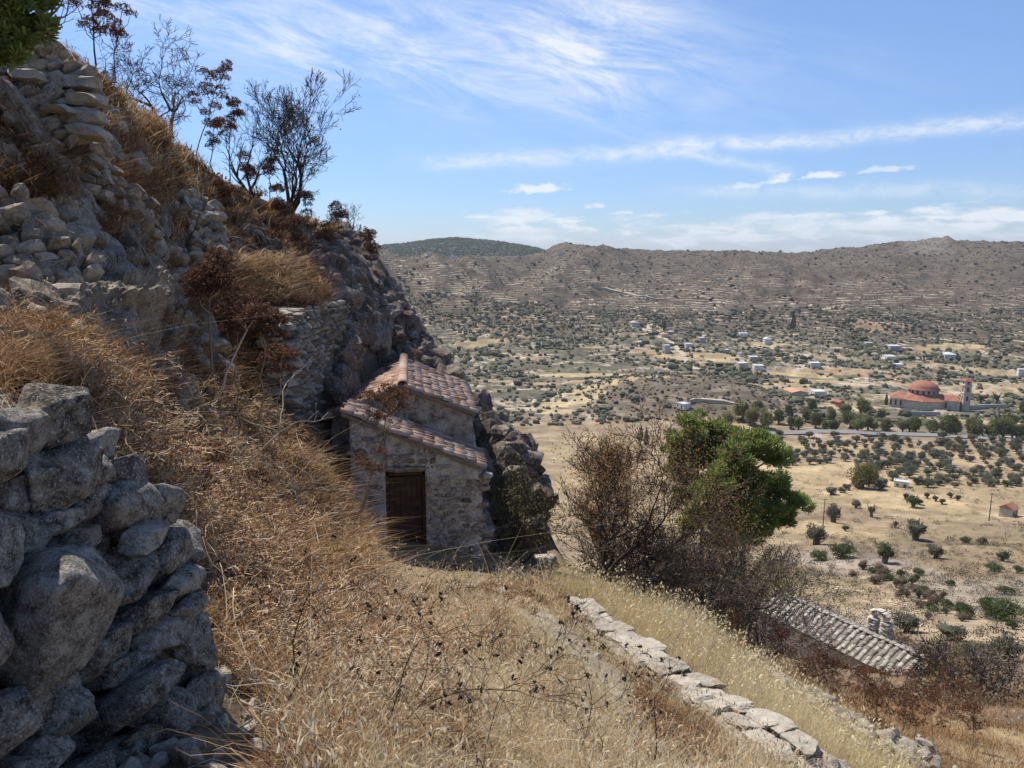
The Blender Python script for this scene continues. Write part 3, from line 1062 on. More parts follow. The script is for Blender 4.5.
dry_wall('retaining_wall', [near_c + [0, 0, -4.35], np.array([-4.85, 19.5, -4.4]), far_c + [0, 0, -4.4]], [near_c + [-.16, 0, zr], np.array([-5.0, 19.5, zr + .08]), far_c + [-.16, 0, zr + .05]],
         0.13, 0.17, 35, M_STONE, 'high dry-stone retaining wall of small stones left of the chapel roof', thick=0.45,
         extra=[(np.array([-5.02 - .3 * (k % 2), 17.25, -4.2 + .21 * k]), (.17 + .06 * (k % 3), .2, .095), rotm(0, 0, .1 * (k % 3 - 1)), .75 + .08 * (k % 3)) for k in range(13)] +
               [(np.array([-5.52 + .2 * (k % 2), 17.32, -4.2 + .21 * k]), (.22, .2, .10), rotm(0, 0, -.1), .4) for k in range(13)] +
               [(np.array([-5.15 - .22 * (k % 3), 17.5 + .155 * k, zr + .05 + .03 * (k % 2)]), (.24, .13, .05), rotm(0, .05, .3 * (k % 4 - 1.5)), .8) for k in range(28)])

# natural rocks -----------------------------------------------------
rg = np.random.default_rng(77)
mb = MB()
oc = P(470, 430, 21)
for k in range(6500):
    px = rg.uniform(318, 538)
    D = rg.uniform(19.0, 28.6)
    a = P(px, 400, D)
    x, y = a[0], a[1]
    z = zt(x, y)[0]
    e = 0.15
    gx_, gy_ = (zt(x + e, y)[0] - zt(x - e, y)[0]) / (2 * e), (zt(x, y + e)[0] - zt(x, y - e)[0]) / (2 * e)
    sl = math.hypot(gx_, gy_)
    if sl < 0.75 or (x < -4.6 and y < 22) or (y < 22.8 and -4.4 < x < -1.2):
        continue
    nrm = np.array([-gx_, -gy_, 1.0])
    nrm /= np.linalg.norm(nrm)
    big = rg.random() ** 2.2
    s = 0.09 + 0.30 * big
    put_stone(mb, np.array([x, y, z]) + nrm * s * rg.uniform(-.15, .35) - oc, s * rg.uniform(.65, 1.25, 3), rotm(*rg.uniform(0, 6.3, 3)), rg, LIB3 if s > .26 else LIB2, rg.uniform(.1, .8))
root = thing('rock_outcrop', 'dark rocky outcrop rising steeply behind the small chapel', 'rock', oc)
link('rock_face', mb.mesh('rock_face', M_CLIFF, False), root)


def ledge(label, items, seed, mat=M_STONE):
    rg = np.random.default_rng(seed)
    c0 = P(*items[0][:3])
    root = thing('rock_ledge', label, 'rock', c0)
    mb = MB()
    for k, (px, py, D, sx, sy, sz, rx, ry, rz, tn) in enumerate(items):
        v, f = stone_shape(5, seed * 50 + k, 0.6, 26, 0.22, 14, 0.05)
        v = v * (1 + .17 * np.abs(fbm(v * np.array([6, 6, 1.0]) + k, 4, k)) + .03 * fbm(v * 9 + k, 3, k + 9))[:, None]
        vv = (v * np.array([sx, sy, sz]) * .8) @ rotm(rx, ry, rz).T + P(px, py, D) - c0
        mb.add(vv, f, tn)
    for k in range(len(items) * 26):
        px, py, D, sx, sy, sz, rx, ry, rz, tn = items[k % len(items)]
        q = P(px + rg.normal(0, 22), py + rg.normal(0, 18), D)
        p = gpt(q[0], q[1] + rg.normal(0, .3))
        s = rg.uniform(.07, .30)
        put_stone(mb, p - c0, s * rg.uniform(.6, 1.2, 3), rotm(*rg.uniform(0, 6.3, 3)), rg, LIB3, rg.uniform(.1, .7))
    link('rock', mb.mesh('rock', mat, False), root)
    return root


ledge('smooth dark slabs of bedrock slanting down below the corner blocks', [(112, 335, 10.9, .55, .5, 1.0, .1, .55, .2, .3), (92, 345, 10.4, .5, .5, .8, .1, .6, 0, .25), (130, 320, 11.8, .4, .5, 1.1, .1, .5, .3, .35),
       (150, 350, 12.3, .3, .3, .5, .1, .7, .3, .2), (118, 305, 11.8, .28, .3, .6, 0, .5, 0, .3), (60, 352, 9.9, .3, .3, .3, 0, .2, 0, .3)], 3)
ledge('bare rock slab leaning out beneath the tall squared wall', [(26, 120, 12.25, .22, .25, .62, .1, -.5, .1, .35), (46, 150, 12.35, .18, .25, .42, .1, -.55, .1, .3), (8, 165, 11.8, .25, .25, .32, 0, -.3, 0, .4), (62, 172, 12.5, .2, .25, .4, 0, -.4, 0, .25)], 4)
ledge('grey rock ribs breaking through the dry grass of the middle slope', [(150, 292, 15.4, .35, .28, .2, .1, .4, .2, .45), (165, 268, 16.4, .28, .25, .2, .1, .5, .2, .5), (130, 262, 14.8, .35, .35, .3, .1, .4, 0, .35),
       (182, 322, 16.2, .35, .35, .35, .1, .6, .3, .3), (118, 245, 14.2, .3, .3, .35, 0, .4, 0, .4)], 5)
ledge('shaded rock step among brown brush below the high terrace wall', [(222, 262, 19.6, .4, .35, .3, .1, .4, .3, .3), (240, 258, 20.3, .5, .35, .4, .1, .5, .3, .3), (268, 250, 21.8, .45, .35, .4, 0, .4, .3, .25)], 6, M_CLIFF)

for (px, py, D, w, h, lb) in ((545, 561, 17.2, 26, 17, 'pale boulder at the corner of the meadow behind the capped wall'), (262, 575, 8.6, 14, 9, 'small white stone caught in the brown brush'),
                              (116, 128, 16.3, 22, 14, 'lone pale block perched on the edge of the slope'), (500, 592, 13.6, 18, 9, 'flat grey stone at the end of the foot path')):
    p = hit(px, py + h * 0.3)
    dep = p[1]
    v, f = stone_shape(3, int(px), 0.5, 12, 0.1, 12, 0.05)
    s = w / 2 * dep / FPX
    mb = MB()
    mb.add(v * np.array([s, s * .8, s * h / w]), f, .8)
    tag(link('boulder', mb.mesh('boulder', M_CAP, True), None, p + np.array([0, 0, s * h / w * 0.5])), lb, 'boulder')

# low wall with flat capstones along the path ------------------------
cl = [hit(577, 612), hit(604, 637), hit(634, 659), hit(663, 681), hit(695, 704), hit(729, 728), hit(765, 752), hit(800, 775), hit(840, 803), hit(885, 838)]
cl = [np.array(c) for c in cl]
pw_root = thing('parapet_wall', 'low stone wall topped with flat pale slabs running down beside the path', 'stone wall', cl[4])
pw_root['kind'] = 'thing'
pwo = np.array(pw_root.location)
rg = np.random.default_rng(8)
_, L = lerp_line(cl, 0)
body = MB()
WH = 0.25
for side in (-1, 1):
    for c in range(3):
        s = 0.0
        while s < 1:
            w = rg.uniform(.16, .38) / L
            p = lerp_line(cl, min(s + w / 2, 1))[0]
            d = lerp_line(cl, min(s + .03, 1))[0] - lerp_line(cl, max(s - .03, 0))[0]
            fr_ = frame(d)
            put_stone(body, p + fr_[:, 1] * side * .18 + np.array([0, 0, -.14 + c * .13]) - pwo, (w * L * .56, .16, .10), fr_ @ rotm(*rg.normal(0, .12, 3)), rg)
            s += w
link('rubble_body', body.mesh('rubble_body', M_STONE, False), pw_root)
s = 0.0
while s < 1:
    w = rg.uniform(.24, .58) / L
    rows = [(-.08, .44)] if rg.random() < 0.3 else [(-.20, .24), (.05, .26)]
    for (oy, wd) in rows:
        p = lerp_line(cl, min(s + w / 2 + rg.normal(0, .05) / L, 1))[0]
        d = lerp_line(cl, min(s + .03, 1))[0] - lerp_line(cl, max(s - .03, 0))[0]
        fr_ = frame(d)
        v, f = stone_shape(4, int(rg.integers(1e6)), 0.9, 34, 0.10, 5, 0.04)
        vv = (v * np.array([w * L * rg.uniform(.44, .52), wd * .52, rg.uniform(.03, .05)])) @ (fr_ @ rotm(rg.normal(0, .05), rg.normal(0, .05), rg.normal(0, .12))).T
        mb = MB()
        mb.add(vv, f, rg.uniform(.35, .95))
        link('capstone', mb.mesh('capstone', M_CAP, False), pw_root, p + fr_[:, 1] * (oy + .08 + rg.normal(0, .03)) + np.array([0, 0, WH + rg.normal(0, .02)]) - pwo)
    s += w

# tumbled line of stones below the pale grass
tp = [hit(738, 672), hit(770, 682), hit(800, 700), hit(835, 722), hit(870, 742), hit(910, 765)]
tw = thing('tumbled_wall', 'collapsed line of pale rubble below the strip of tall pale grass', 'stone wall', tp[2])
tw['kind'] = 'thing'
mb = MB()
for k in range(260):
    s = rg.random()
    p = lerp_line(tp, s)[0]
    x, y = p[0] + rg.normal(0, .35), p[1] + rg.normal(0, .4)
    sz = rg.uniform(.06, .14)
    put_stone(mb, gpt(x, y, sz * rg.uniform(.4, 1.6)) - np.array(tw.location), sz * rg.uniform(.7, 1.3, 3) * [1, 1, .7], rotm(*rg.uniform(0, 6.3, 3)), rg)
link('stones', mb.mesh('stones', M_CAP, False), tw)

# loose stones over the slopes (nobody could count them)
mb = MB()
for k in range(2600):
    px, D = rg.uniform(-60, 1080), math.exp(rg.uniform(math.log(3.0), math.log(60)))
    a = P(px, 500, D)
    x, y = a[0], a[1]
    if px > 300 and D < 19 and px < 560 and rg.random() < .8:
        continue
    sz = rg.uniform(.015, .06) * (1 + D * .02)
    put_stone(mb, gpt(x, y, sz * .15), sz * rg.uniform(.7, 1.3, 3) * [1, 1, .7], rotm(*rg.uniform(0, 6.3, 3)), rg, [LIBL for LIBL in LIB2[:10]])
tag(link('rubble', mb.mesh('rubble', M_STONE, False)), 'loose grey stones scattered over the dry slopes', 'rubble', kind='stuff')
print('stones', round(time.time() - T0, 1))

# ------------------------------------------------------------------ the chapel with its two-stepped tiled roof
def tile_mat(name, a, b, c):
    m, nt = new_mat(name)
    pos = nt.n('ShaderNodeNewGeometry').outputs['Position']
    t = nt.n('ShaderNodeAttribute', attribute_name='tint').outputs['Fac']
    n1 = nt.noise(pos, 7.0, 6.0, 0.65)
    v = nt.math('ADD', nt.math('MULTIPLY', n1, 0.6), nt.math('MULTIPLY', t, 0.55))
    col = nt.ramp(v, [(0.25, a), (0.55, b), (0.85, c)])
    n2 = nt.noise(pos, 30.0, 4.0, 0.6)
    col = nt.mixc(nt.math('MULTIPLY', nt.smooth(n2, .55, .7), .45), col, (.42, .38, .33))
    finish(nt, col, 0.9, n2, 0.4, 0.01)
    return m


def barrel_tiles(mb, origin, across, down, normal, n_rows, n_cols, rw, tl, rg, rad=None, lift=.0):
    """courses of half-round tiles: rows run along 'down' from the ridge, placed side by side along 'across'"""
    rad = rad or rw * 0.52
    across, down, normal = (np.asarray(q, float) for q in (across, down, normal))
    seg = 6
    for i in range(n_rows):
        for j in range(n_cols):
            c = origin + across * (i + .5 + rg.normal(0, .07)) * rw + down * (j * tl + rg.normal(0, .025))
            jz = rg.normal(0, .010)
            th = np.linspace(0, math.pi, seg + 1)
            prof = np.stack([np.cos(th), np.sin(th) * .75], -1)
            r0, r1 = rad * rg.uniform(.92, 1.04), rad * rg.uniform(1.0, 1.14)
            ov = tl * 1.16
            a0 = c + normal * (jz + lift + .0) + across * prof[:, :1] * r0 + normal * prof[:, 1:] * r0
            a1 = c + down * ov + normal * (jz + lift + .018) + across * (prof[:, :1] * r1 + rg.normal(0, .018)) + normal * prof[:, 1:] * r1
            b0, b1 = a0 - normal * .016, a1 - normal * .018
            V = np.concatenate([a0, a1, b0, b1])
            m = seg + 1
            q = [[k, k + 1, m + k + 1, m + k] for k in range(seg)] + [[2 * m + k, 3 * m + k, 3 * m + k + 1, 2 * m + k + 1] for k in range(seg)] + [[m + k, m + k + 1, 3 * m + k + 1, 3 * m + k] for k in range(seg)]
            mb.add(V, q, rg.random())


M_TILE = tile_mat('clay_tile', (.20, .115, .08), (.40, .25, .175), (.54, .42, .32))
M_PLASTER = stone_mat('plastered_rubble', (.17, .135, .10), (.52, .46, .38), (.76, .71, .62), 0.35, 4.2, 0.45, 1.0, 0.08, (.27, .19, .12), contrast=2.2)
M_PLASTER2 = stone_mat('rubble_masonry', (.14, .115, .09), (.38, .32, .25), (.58, .51, .42), 0.25, 5.0, 0.4, 1.0, 0.06, contrast=2.2)
M_WOOD = plain_noise('door_wood_brown', (.050, .028, .018), (.085, .050, .033), 6.0, 0.7, 0.3, 0.006)
M_IRON = plain_noise('dark_iron', (.03, .03, .03), (.06, .055, .05), 20.0, 0.5)

CH = thing('chapel', 'small stone chapel with brown plank door and two-stepped red tiled roof', 'chapel', (-2.22, 17.0, -6.75), R(7.5))
rg = np.random.default_rng(21)


def rough_wall(mb, pts, thick, n_u, n_v, amp, seed, inner=True):
    """a wall slab from a quad of local corners (bl, br, tr, tl), front face roughened"""
    bl, br, tr, tl = (np.array(p, float) for p in pts)
    nrm = np.cross(br - bl, tl - bl)
    nrm /= np.linalg.norm(nrm)
    u, v = np.meshgrid(np.linspace(0, 1, n_u), np.linspace(0, 1, n_v), indexing='ij')
    u, v = u.ravel()[:, None], v.ravel()[:, None]
    Fp = (bl * (1 - u) + br * u) * (1 - v) + (tl * (1 - u) + tr * u) * v
    lumps = fbm(Fp * 3.1 + seed, 4, seed) + .7 * np.abs(fbm(Fp * np.array([4.2, 4.2, 7.5]) + seed * 2, 3, seed + 3))
    Ff = Fp + nrm * (lumps * amp)[:, None]
    Fb = Fp - nrm * thick
    N = n_u * n_v
    idx = lambda a, b: a * n_v + b
    q = [[idx(a, b), idx(a + 1, b), idx(a + 1, b + 1), idx(a, b + 1)] for a in range(n_u - 1) for b in range(n_v - 1)]
    q += [[N + x for x in r[::-1]] for r in q]
    for a in range(n_u - 1):
        q.append([idx(a, 0), N + idx(a, 0), N + idx(a + 1, 0), idx(a + 1, 0)])
        q.append([idx(a, n_v - 1), idx(a + 1, n_v - 1), N + idx(a + 1, n_v - 1), N + idx(a, n_v - 1)])
    for b in range(n_v - 1):
        q.append([idx(0, b), idx(0, b + 1), N + idx(0, b + 1), N + idx(0, b)])
        q.append([idx(n_u - 1, b), N + idx(n_u - 1, b), N + idx(n_u - 1, b + 1), idx(n_u - 1, b + 1)])
    mb.add(np.concatenate([Ff, Fb]), q, 0.5 + 0.35 * np.concatenate([lumps, lumps]))


def rz_(x):                       # front roof underside height along the front wall (slopes down to the right)
    return 3.12 - (x + 1.55) / 3.12 * 1.36


W_ = MB()
T_ = .45
DL, DR, DT = -.66, .24, 1.76       # door opening
rough_wall(W_, [(-1.42, 0, -.6), (DL, 0, -.6), (DL, 0, rz_(DL)), (-1.42, 0, rz_(-1.42))], T_, 16, 40, .035, 1)
rough_wall(W_, [(DR, 0, -.6), (1.55, 0, -.6), (1.55, 0, rz_(1.55)), (DR, 0, rz_(DR))], T_, 26, 36, .045, 2)
rough_wall(W_, [(DL + .002, 0, DT + .14), (DR - .002, 0, DT + .14), (DR - .002, 0, rz_(DR)), (DL + .002, 0, rz_(DL))], T_, 12, 12, .03, 3)
rough_wall(W_, [(1.55, .45, -.6), (1.55, 5.6, -.6), (1.55, 5.6, 2.55), (1.55, .45, 1.75)], T_, 40, 20, .045, 4)
rough_wall(W_, [(-1.95, 5.6, -.6), (-1.95, 1.5, -.6), (-1.95, 1.5, 2.55), (-1.95, 5.6, 2.55)], T_, 40, 20, .045, 5)
link('wall', W_.mesh('wall', M_PLASTER, True), CH)['label'] = 'plastered rubble front wall around the door'
rub = MB()
zc_ = -.2
while zc_ < 3.0:
    xc_ = -1.40
    hh_ = rg.uniform(.10, .17)
    while xc_ < 1.52:
        ww_ = rg.uniform(.16, .40)
        xm_ = xc_ + ww_ / 2
        top_ = rz_(xm_) - .10
        if zc_ + hh_ < top_ and not (DL - .06 < xm_ + ww_ * .4 and xm_ - ww_ * .4 < DR + .06 and zc_ < DT + .18) and rg.random() < .72:
            put_stone(rub, (xm_, .075 + rg.normal(0, .012), zc_ + hh_ / 2), (ww_ * .50, .12, hh_ * .50), rotm(rg.normal(0, .05), rg.normal(0, .07), rg.normal(0, .04)), rg, LIBW)
        xc_ += ww_
    zc_ += hh_ + .012
link('rubble_stones', rub.mesh('rubble_stones', M_PLASTER2, False), CH)
W2 = MB()
RX, RZ = -.24, 3.44                # nave ridge (underside)
NL, NRt, NE = -1.95, 1.46, 2.76    # eaves
for (xa, xb, za, zb, sd) in ((NL, RX, NE, RZ, 6), (RX, NRt, RZ, NE, 7)):
    rough_wall(W2, [(xa, 1.5, 1.2), (xb, 1.5, 1.2), (xb, 1.5, zb), (xa, 1.5, za)], .4, 22, 24, .035, sd)
    rough_wall(W2, [(xb, 5.75, -.6), (xa, 5.75, -.6), (xa, 5.75, za), (xb, 5.75, zb)], .4, 12, 12, .035, sd + 4)
rough_wall(W2, [(NRt, 1.52, 1.4), (NRt, 5.73, 1.4), (NRt, 5.73, NE), (NRt, 1.52, NE)], .4, 34, 14, .035, 9)
link('gable_wall', W2.mesh('gable_wall', M_PLASTER2, True), CH)
# threshold, lintel, frame, door
mb = MB()
put_stone(mb, (-.21, .16, DT + .065), (.56, .20, .07), np.eye(3), rg, LIB3, .35)
link('lintel', mb.mesh('lintel', M_PLASTER2, True), CH)
mb = MB()
for x0 in (DL + .035, DR - .035):
    mb.box((x0, .10, .82), (.07, .10, 1.74))
mb.box(((DL + DR) / 2, .10, DT - .045), (DR - DL - .142, .10, .07))
link('door_frame', mb.mesh('door_frame', M_WOOD), CH)
mb = MB()
npl = 6
wdt = (DR - DL - .15) / npl
for k in range(npl):
    mb.box((DL + .075 + wdt * (k + .5), .125 + .003 * (k % 2), .83), (wdt - .008, .035, 1.62), tint=.3 + .08 * k)
mb.box(((DL + DR) / 2, .15, .83), (DR - DL - .17, .02, 1.60))
door = link('door', mb.mesh('door', M_WOOD), CH)
mb = MB()
mb.box((DR - .16, .095, .86), (.03, .02, .14))
mb.tube([(DR - .16, .085, .86), (DR - .16, .055, .86), (DR - .24, .052, .86)], .009, 6)
link('handle', mb.mesh('handle', M_IRON, True), door)
# roofs
M_BOARD = plain_noise('roof_bed_mortar', (.16, .13, .10), (.27, .22, .17), 10.0, 0.95, .5, .02)


def roof_plane(name, a, b, c, d, rows, rw, tl, seed):
    """a-b ridge edge front to back, d-c eave edge front to back (local); tile rows run from the ridge to the eave"""
    a, b, c, d = (np.array(q, float) for q in (a, b, c, d))
    across = (b - a) / np.linalg.norm(b - a)
    down = (d - a)
    L = np.linalg.norm(down)
    down = down / L
    nrm = np.cross(down, across)
    if nrm[2] < 0:
        nrm = -nrm
    nrm /= np.linalg.norm(nrm)
    mb = MB()
    V = [a, b, c, d]
    lo = [q - nrm * .075 for q in V]
    mb.add(np.array([q + nrm * .0 for q in V] + lo), [[0, 1, 2, 3], [7, 6, 5, 4], [0, 4, 5, 1], [1, 5, 6, 2], [2, 6, 7, 3], [3, 7, 4, 0]])
    base = link(name, mb.mesh(name, M_BOARD), CH)
    rg = np.random.default_rng(seed)
    tm = MB()
    nr = int(np.linalg.norm(b - a) / rw)
    ncol = max(1, int(round(L / tl)))
    tlen = L / ncol
    barrel_tiles(tm, a + nrm * .012, across, down, nrm, nr, ncol, np.linalg.norm(b - a) / nr, tlen, rg)
    # pan tiles between the covers: dark grooves
    link('roof_tiles', tm.mesh('roof_tiles', M_TILE, True), base)
    return base


ro = .12
roof_plane('nave_roof', (RX, 1.38, RZ + .085), (RX, 5.9, RZ + .085), (NRt + .08, 5.9, NE + .05), (NRt + .08, 1.38, NE + .05), 27, .16, .25, 1)
roof_plane('nave_roof', (RX, 1.38, RZ + .085), (RX, 5.9, RZ + .085), (NL - .17, 5.9, NE + .015), (NL - .17, 1.38, NE + .015), 27, .16, .25, 2)
roof_plane('porch_roof', (-1.56, -.09, rz_(-1.56) + .085), (-1.56, 1.49, rz_(-1.56) + .085), (1.60, 1.49, rz_(1.60) + .085), (1.60, -.09, rz_(1.60) + .085), 10, .16, .27, 3)
rm = MB()
y = 1.36
while y < 5.8:
    th = np.linspace(0, math.pi, 8)
    pr = np.stack([np.cos(th) * .125, np.zeros(8), np.sin(th) * .11], -1)
    a0 = pr * .94 + [RX, y, RZ + .125]
    a1 = pr * 1.05 + [RX, y + .44, RZ + .137]
    rm.add(np.concatenate([a0, a1, a0 - [0, 0, .02], a1 - [0, 0, .02]]), [[k, k + 1, 8 + k + 1, 8 + k] for k in range(7)] + [[16 + k, 24 + k, 24 + k + 1, 16 + k + 1] for k in range(7)] + [[k, 16 + k, 16 + k + 1, k + 1] for k in range(7)], rg.uniform(.4, 1))
    y += .40
link('ridge_tiles', rm.mesh('ridge_tiles', M_TILE, True), CH)
mb = MB()
put_stone(mb, (1.66, .02, 1.62), (.12, .16, .07), np.eye(3), rg, LIB2, .95)
link('corner_stone', mb.mesh('corner_stone', M_CAP, True), CH)
print('chapel', round(time.time() - T0, 1))

# ------------------------------------------------------------------ dry grass and brush
M_STRAW = tint_mat('straw_grass', [(0.0, (.34, .23, .115)), (0.35, (.55, .42, .235)), (0.7, (.72, .60, .39)), (1.0, (.82, .74, .56))], trans=0.42)
M_BRUSH = tint_mat('brown_brush', [(0.0, (.13, .075, .043)), (0.3, (.30, .175, .085)), (0.6, (.46, .29, .145)), (0.85, (.60, .44, .255)), (1.0, (.74, .64, .48))], trans=0.38)
M_PALEGR = tint_mat('pale_grass', [(0.0, (.48, .37, .18)), (0.4, (.66, .53, .29)), (0.8, (.78, .67, .42)), (1.0, (.84, .76, .55))], trans=0.4)
M_DRYLEAF = tint_mat('dry_leaf', [(0, (.14, .065, .033)), (.4, (.36, .18, .075)), (.8, (.56, .32, .14)), (1, (.70, .50, .28))], trans=.4)
M_STALK = tint_mat('dead_stalk', [(0.0, (.16, .10, .06)), (0.5, (.36, .26, .16)), (1.0, (.60, .50, .37))], trans=0.0)


def blades(P0, H, W, lean_dir, lean, tint, nseg=3, sway=0.25, seed=0, tipw=0.15):
    """thin curved blades; P0 (N,3), everything else per blade"""
    rg = np.random.default_rng(seed)
    N = len(P0)
    t = np.linspace(0, 1, nseg + 1)
    ang = rg.uniform(0, 2 * math.pi, N)
    side = np.stack([np.cos(ang), np.sin(ang), np.zeros(N)], -1)
    d = np.concatenate([lean_dir, np.zeros((N, 1))], 1)
    wob = rg.normal(0, 1, (N, 2)) * sway
    rows = []
    for q in t:
        up = H * q * (1 - 0.35 * lean * q)
        c = P0 + np.array([0, 0, 1.0]) * up[:, None] + d * (H * lean * q * q)[:, None]
        c[:, :2] += wob * (H * q * q)[:, None] + np.roll(wob, 1, 0) * (H * math.sin(q * 5.0) * 0.25)[:, None]
        rows.append(c)
    V, F = [], []
    verts = []
    for k, q in enumerate(t[:-1]):
        w = W * (1 - (1 - tipw) * q) * 0.5
        verts.append(rows[k] - side * w[:, None])
        verts.append(rows[k] + side * w[:, None])
    verts.append(rows[-1])
    M = len(verts)
    V = np.stack(verts, 1).reshape(-1, 3)
    base = np.arange(N)[:, None] * M
    Q = np.concatenate([base + np.array([2 * k, 2 * k + 1, 2 * k + 3, 2 * k + 2]) for k in range(nseg - 1)], 0)
    T = base + np.array([M - 3, M - 2, M - 1])
    return V, T, Q, np.repeat(tint, M)


def leaf_quads(P0, size, rg, tint, hang=.3):
    N = len(P0)
    a = rg.normal(0, 1, (N, 3))
    a /= np.linalg.norm(a, axis=1, keepdims=True)
    b = rg.normal(0, 1, (N, 3))
    b[:, 2] -= hang
    b -= a * (a * b).sum(1, keepdims=True)
    b /= np.linalg.norm(b, axis=1, keepdims=True) + 1e-9
    s = np.asarray(size)[:, None]
    V = np.stack([P0 - a * s * .32, P0 + b * s * .55, P0 + a * s * .32, P0 - b * s * .55], 1).reshape(-1, 3)
    Q = np.arange(N)[:, None] * 4 + np.array([0, 1, 2, 3])
    return V, Q, np.repeat(np.clip(tint, 0, 1), 4)


def blade_obj(name, sets, mat, label, kind='stuff', parent=None):
    V, T, Q, tn, n = [], [], [], [], 0
    for v, t, q, c in sets:
        V.append(v); T.append(t + n); Q.append(q + n); tn.append(c); n += len(v)
    me = mesh_np(name, np.concatenate(V), [np.concatenate(T), np.concatenate(Q)], False, tint=np.concatenate(tn))
    me.materials.append(mat)
    o = link(name, me, parent)
    if parent is None:
        tag(o, label, None, kind=kind)
    return o


def wall_dist(x, y):
    """distance to the parapet wall's line, signed: positive on its downhill side"""
    best = np.full(x.shape, 99.0)
    sg = np.zeros(x.shape)
    for a, b in zip(cl[:-1], cl[1:]):
        ab = (b - a)[:2]
        t = np.clip(((x - a[0]) * ab[0] + (y - a[1]) * ab[1]) / (ab @ ab), 0, 1)
        dx, dy = x - a[0] - t * ab[0], y - a[1] - t * ab[1]
        d = np.hypot(dx, dy)
        cr = ab[1] * dx - ab[0] * dy
        m = d < best
        best[m], sg[m] = d[m], np.sign(cr[m])
    return best * sg


def scatter(n, px0, px1, D0, D1, rg, pw=1.0):
    """points spread over the slope: even in bearing, closer ones denser"""
    px = rg.uniform(px0, px1, n)
    D = np.exp(rg.uniform(0, 1, n) ** pw * (math.log(D1) - math.log(D0)) + math.log(D0))
    x = (px - 512) / FPX * D * 1.02
    z = zt(x, D)
    return x, D, z


def grid_at(A, x, y):
    a = np.interp(np.arctan2(x, y), ths, _u_t)
    b = np.interp(np.log(np.hypot(x, y)), lrs, np.arange(NR))
    return A[np.clip(a.round().astype(int), 0, NTH - 1), np.clip(b.round().astype(int), 0, NR - 1)]


def in_chapel(x, y, m=0.0):
    dx, dy = x + 2.1, y - 17.0
    c, s = math.cos(R(7.5)), math.sin(R(7.5))
    u, v = dx * c + dy * s, -dx * s + dy * c
    return (u > -2.0 - m) & (u < 1.6 + m) & (v > -0.05 - m) & (v < 6)


def fgwall(x, y):
    return (x < -0.36 * y + 0.12) & (y < 4.3)


def clumpy(x, y, f, seed):
    return fbm(p3(x * f, y * f), 3, seed)


def downhill(x, y):
    e = .4
    gx_, gy_ = (zt(x + e, y) - zt(x - e, y)) / (2 * e), (zt(x, y + e) - zt(x, y - e)) / (2 * e)
    g = np.stack([-gx_, -gy_], -1)
    return g / (np.linalg.norm(g, axis=1, keepdims=True) + 1e-6)


def region(x, y, z):
    px, py, dep = pix(x, y, z)
    return px, py


def make_blades(n, box, rg, keep, H, W, lean, tint, seed, nseg=3, sway=.22, dirw=0.2, pw=1.0, lift=0.0):
    x, y, z = scatter(n, *box, rg, pw)
    px, py = region(x, y, z)
    k = keep(x, y, z, px, py) & ~in_chapel(x, y) & ~fgwall(x, y)
    x, y, z = x[k], y[k], z[k]
    N = len(x)
    dh = downhill(x, y)
    rnd = rg.normal(0, 1, (N, 2))
    d = dh * dirw + rnd * (1 - dirw)
    d /= np.linalg.norm(d, axis=1, keepdims=True) + 1e-6
    h = H(rg, N, x, y)
    return blades(np.stack([x, y, z - 0.02 + lift * h], -1), h, W(rg, N, y), d, lean(rg, N), np.clip(tint(rg, N, x, y), 0, 1), nseg, sway, seed)


rg = np.random.default_rng(301)
wd = lambda x, y: wall_dist(x, y)


def k_meadow(x, y, z, px, py):
    s = wd(x, y)
    pd = grid_at(PATHD, x, y)
    c = clumpy(x, y, 1.3, 51)
    edge = 430 - (py - 560) * .55          # brown brush takes over to the left
    fade = sstep(px - edge, -90, 60)
    door_ = (np.abs(x + 2.2) < 1.9) & (y > 13.2)
    return (s > 0.22) & ((rg.random(len(x)) < .12) | ~door_) & ((s < 9) | (px < 600)) & (rg.random(len(x)) < fade * (0.35 + 0.9 * sstep(c, -.45, .25))) & (rg.random(len(x)) < sstep(pd, 0.25, 0.62) * .97 + .03) & (y < 17.5)


meadow_sets = [
    make_blades(64000, (250, 900, 2.3, 17.5), rg, k_meadow, lambda r, n, x, y: r.uniform(.08, .26, n), lambda r, n, y: .0028 + .0010 * y, lambda r, n: r.uniform(.1, .9, n),
                lambda r, n, x, y: .45 + .35 * clumpy(x, y, 1.6, 52) + r.normal(0, .28, n), 1, 3, .45),
    make_blades(26000, (250, 900, 2.3, 17.5), rg, k_meadow, lambda r, n, x, y: r.uniform(.22, .55, n), lambda r, n, y: .0018 + .0007 * y, lambda r, n: r.uniform(.1, .6, n),
                lambda r, n, x, y: .62 + .25 * clumpy(x, y, .8, 52) + r.normal(0, .28, n), 2, 4, .4)]
def seeds_on(n, box, keep, lo, hi, w, seed):
    x, y, z = scatter(n, *box, rg)
    k = keep(x, y, z, *region(x, y, z))
    x, y, z = x[k], y[k], z[k]
    m = len(x)
    hp_ = np.stack([x, y, z + rg.uniform(lo, hi, m)], -1)
    return blades(hp_, rg.uniform(.03, .07, m), w + .0018 * y, rg.normal(0, .7, (m, 2)), rg.uniform(.2, .9, m), np.clip(rg.normal(.7, .3, m), 0, 1), 2, .2, seed, .9)


meadow_sets.append(seeds_on(15000, (250, 900, 2.3, 17.5), k_meadow, .10, .50, .004, 44))
blade_obj('meadow_grass', meadow_sets, M_STRAW, 'straw-coloured dry grass covering the sloping meadow before the chapel')


def k_pale(x, y, z, px, py):
    s = wd(x, y)
    return (s < -0.22) & (s > -2.4 - .8 * clumpy(x, y, .5, 54)) & (y > 4) & (px > 540)


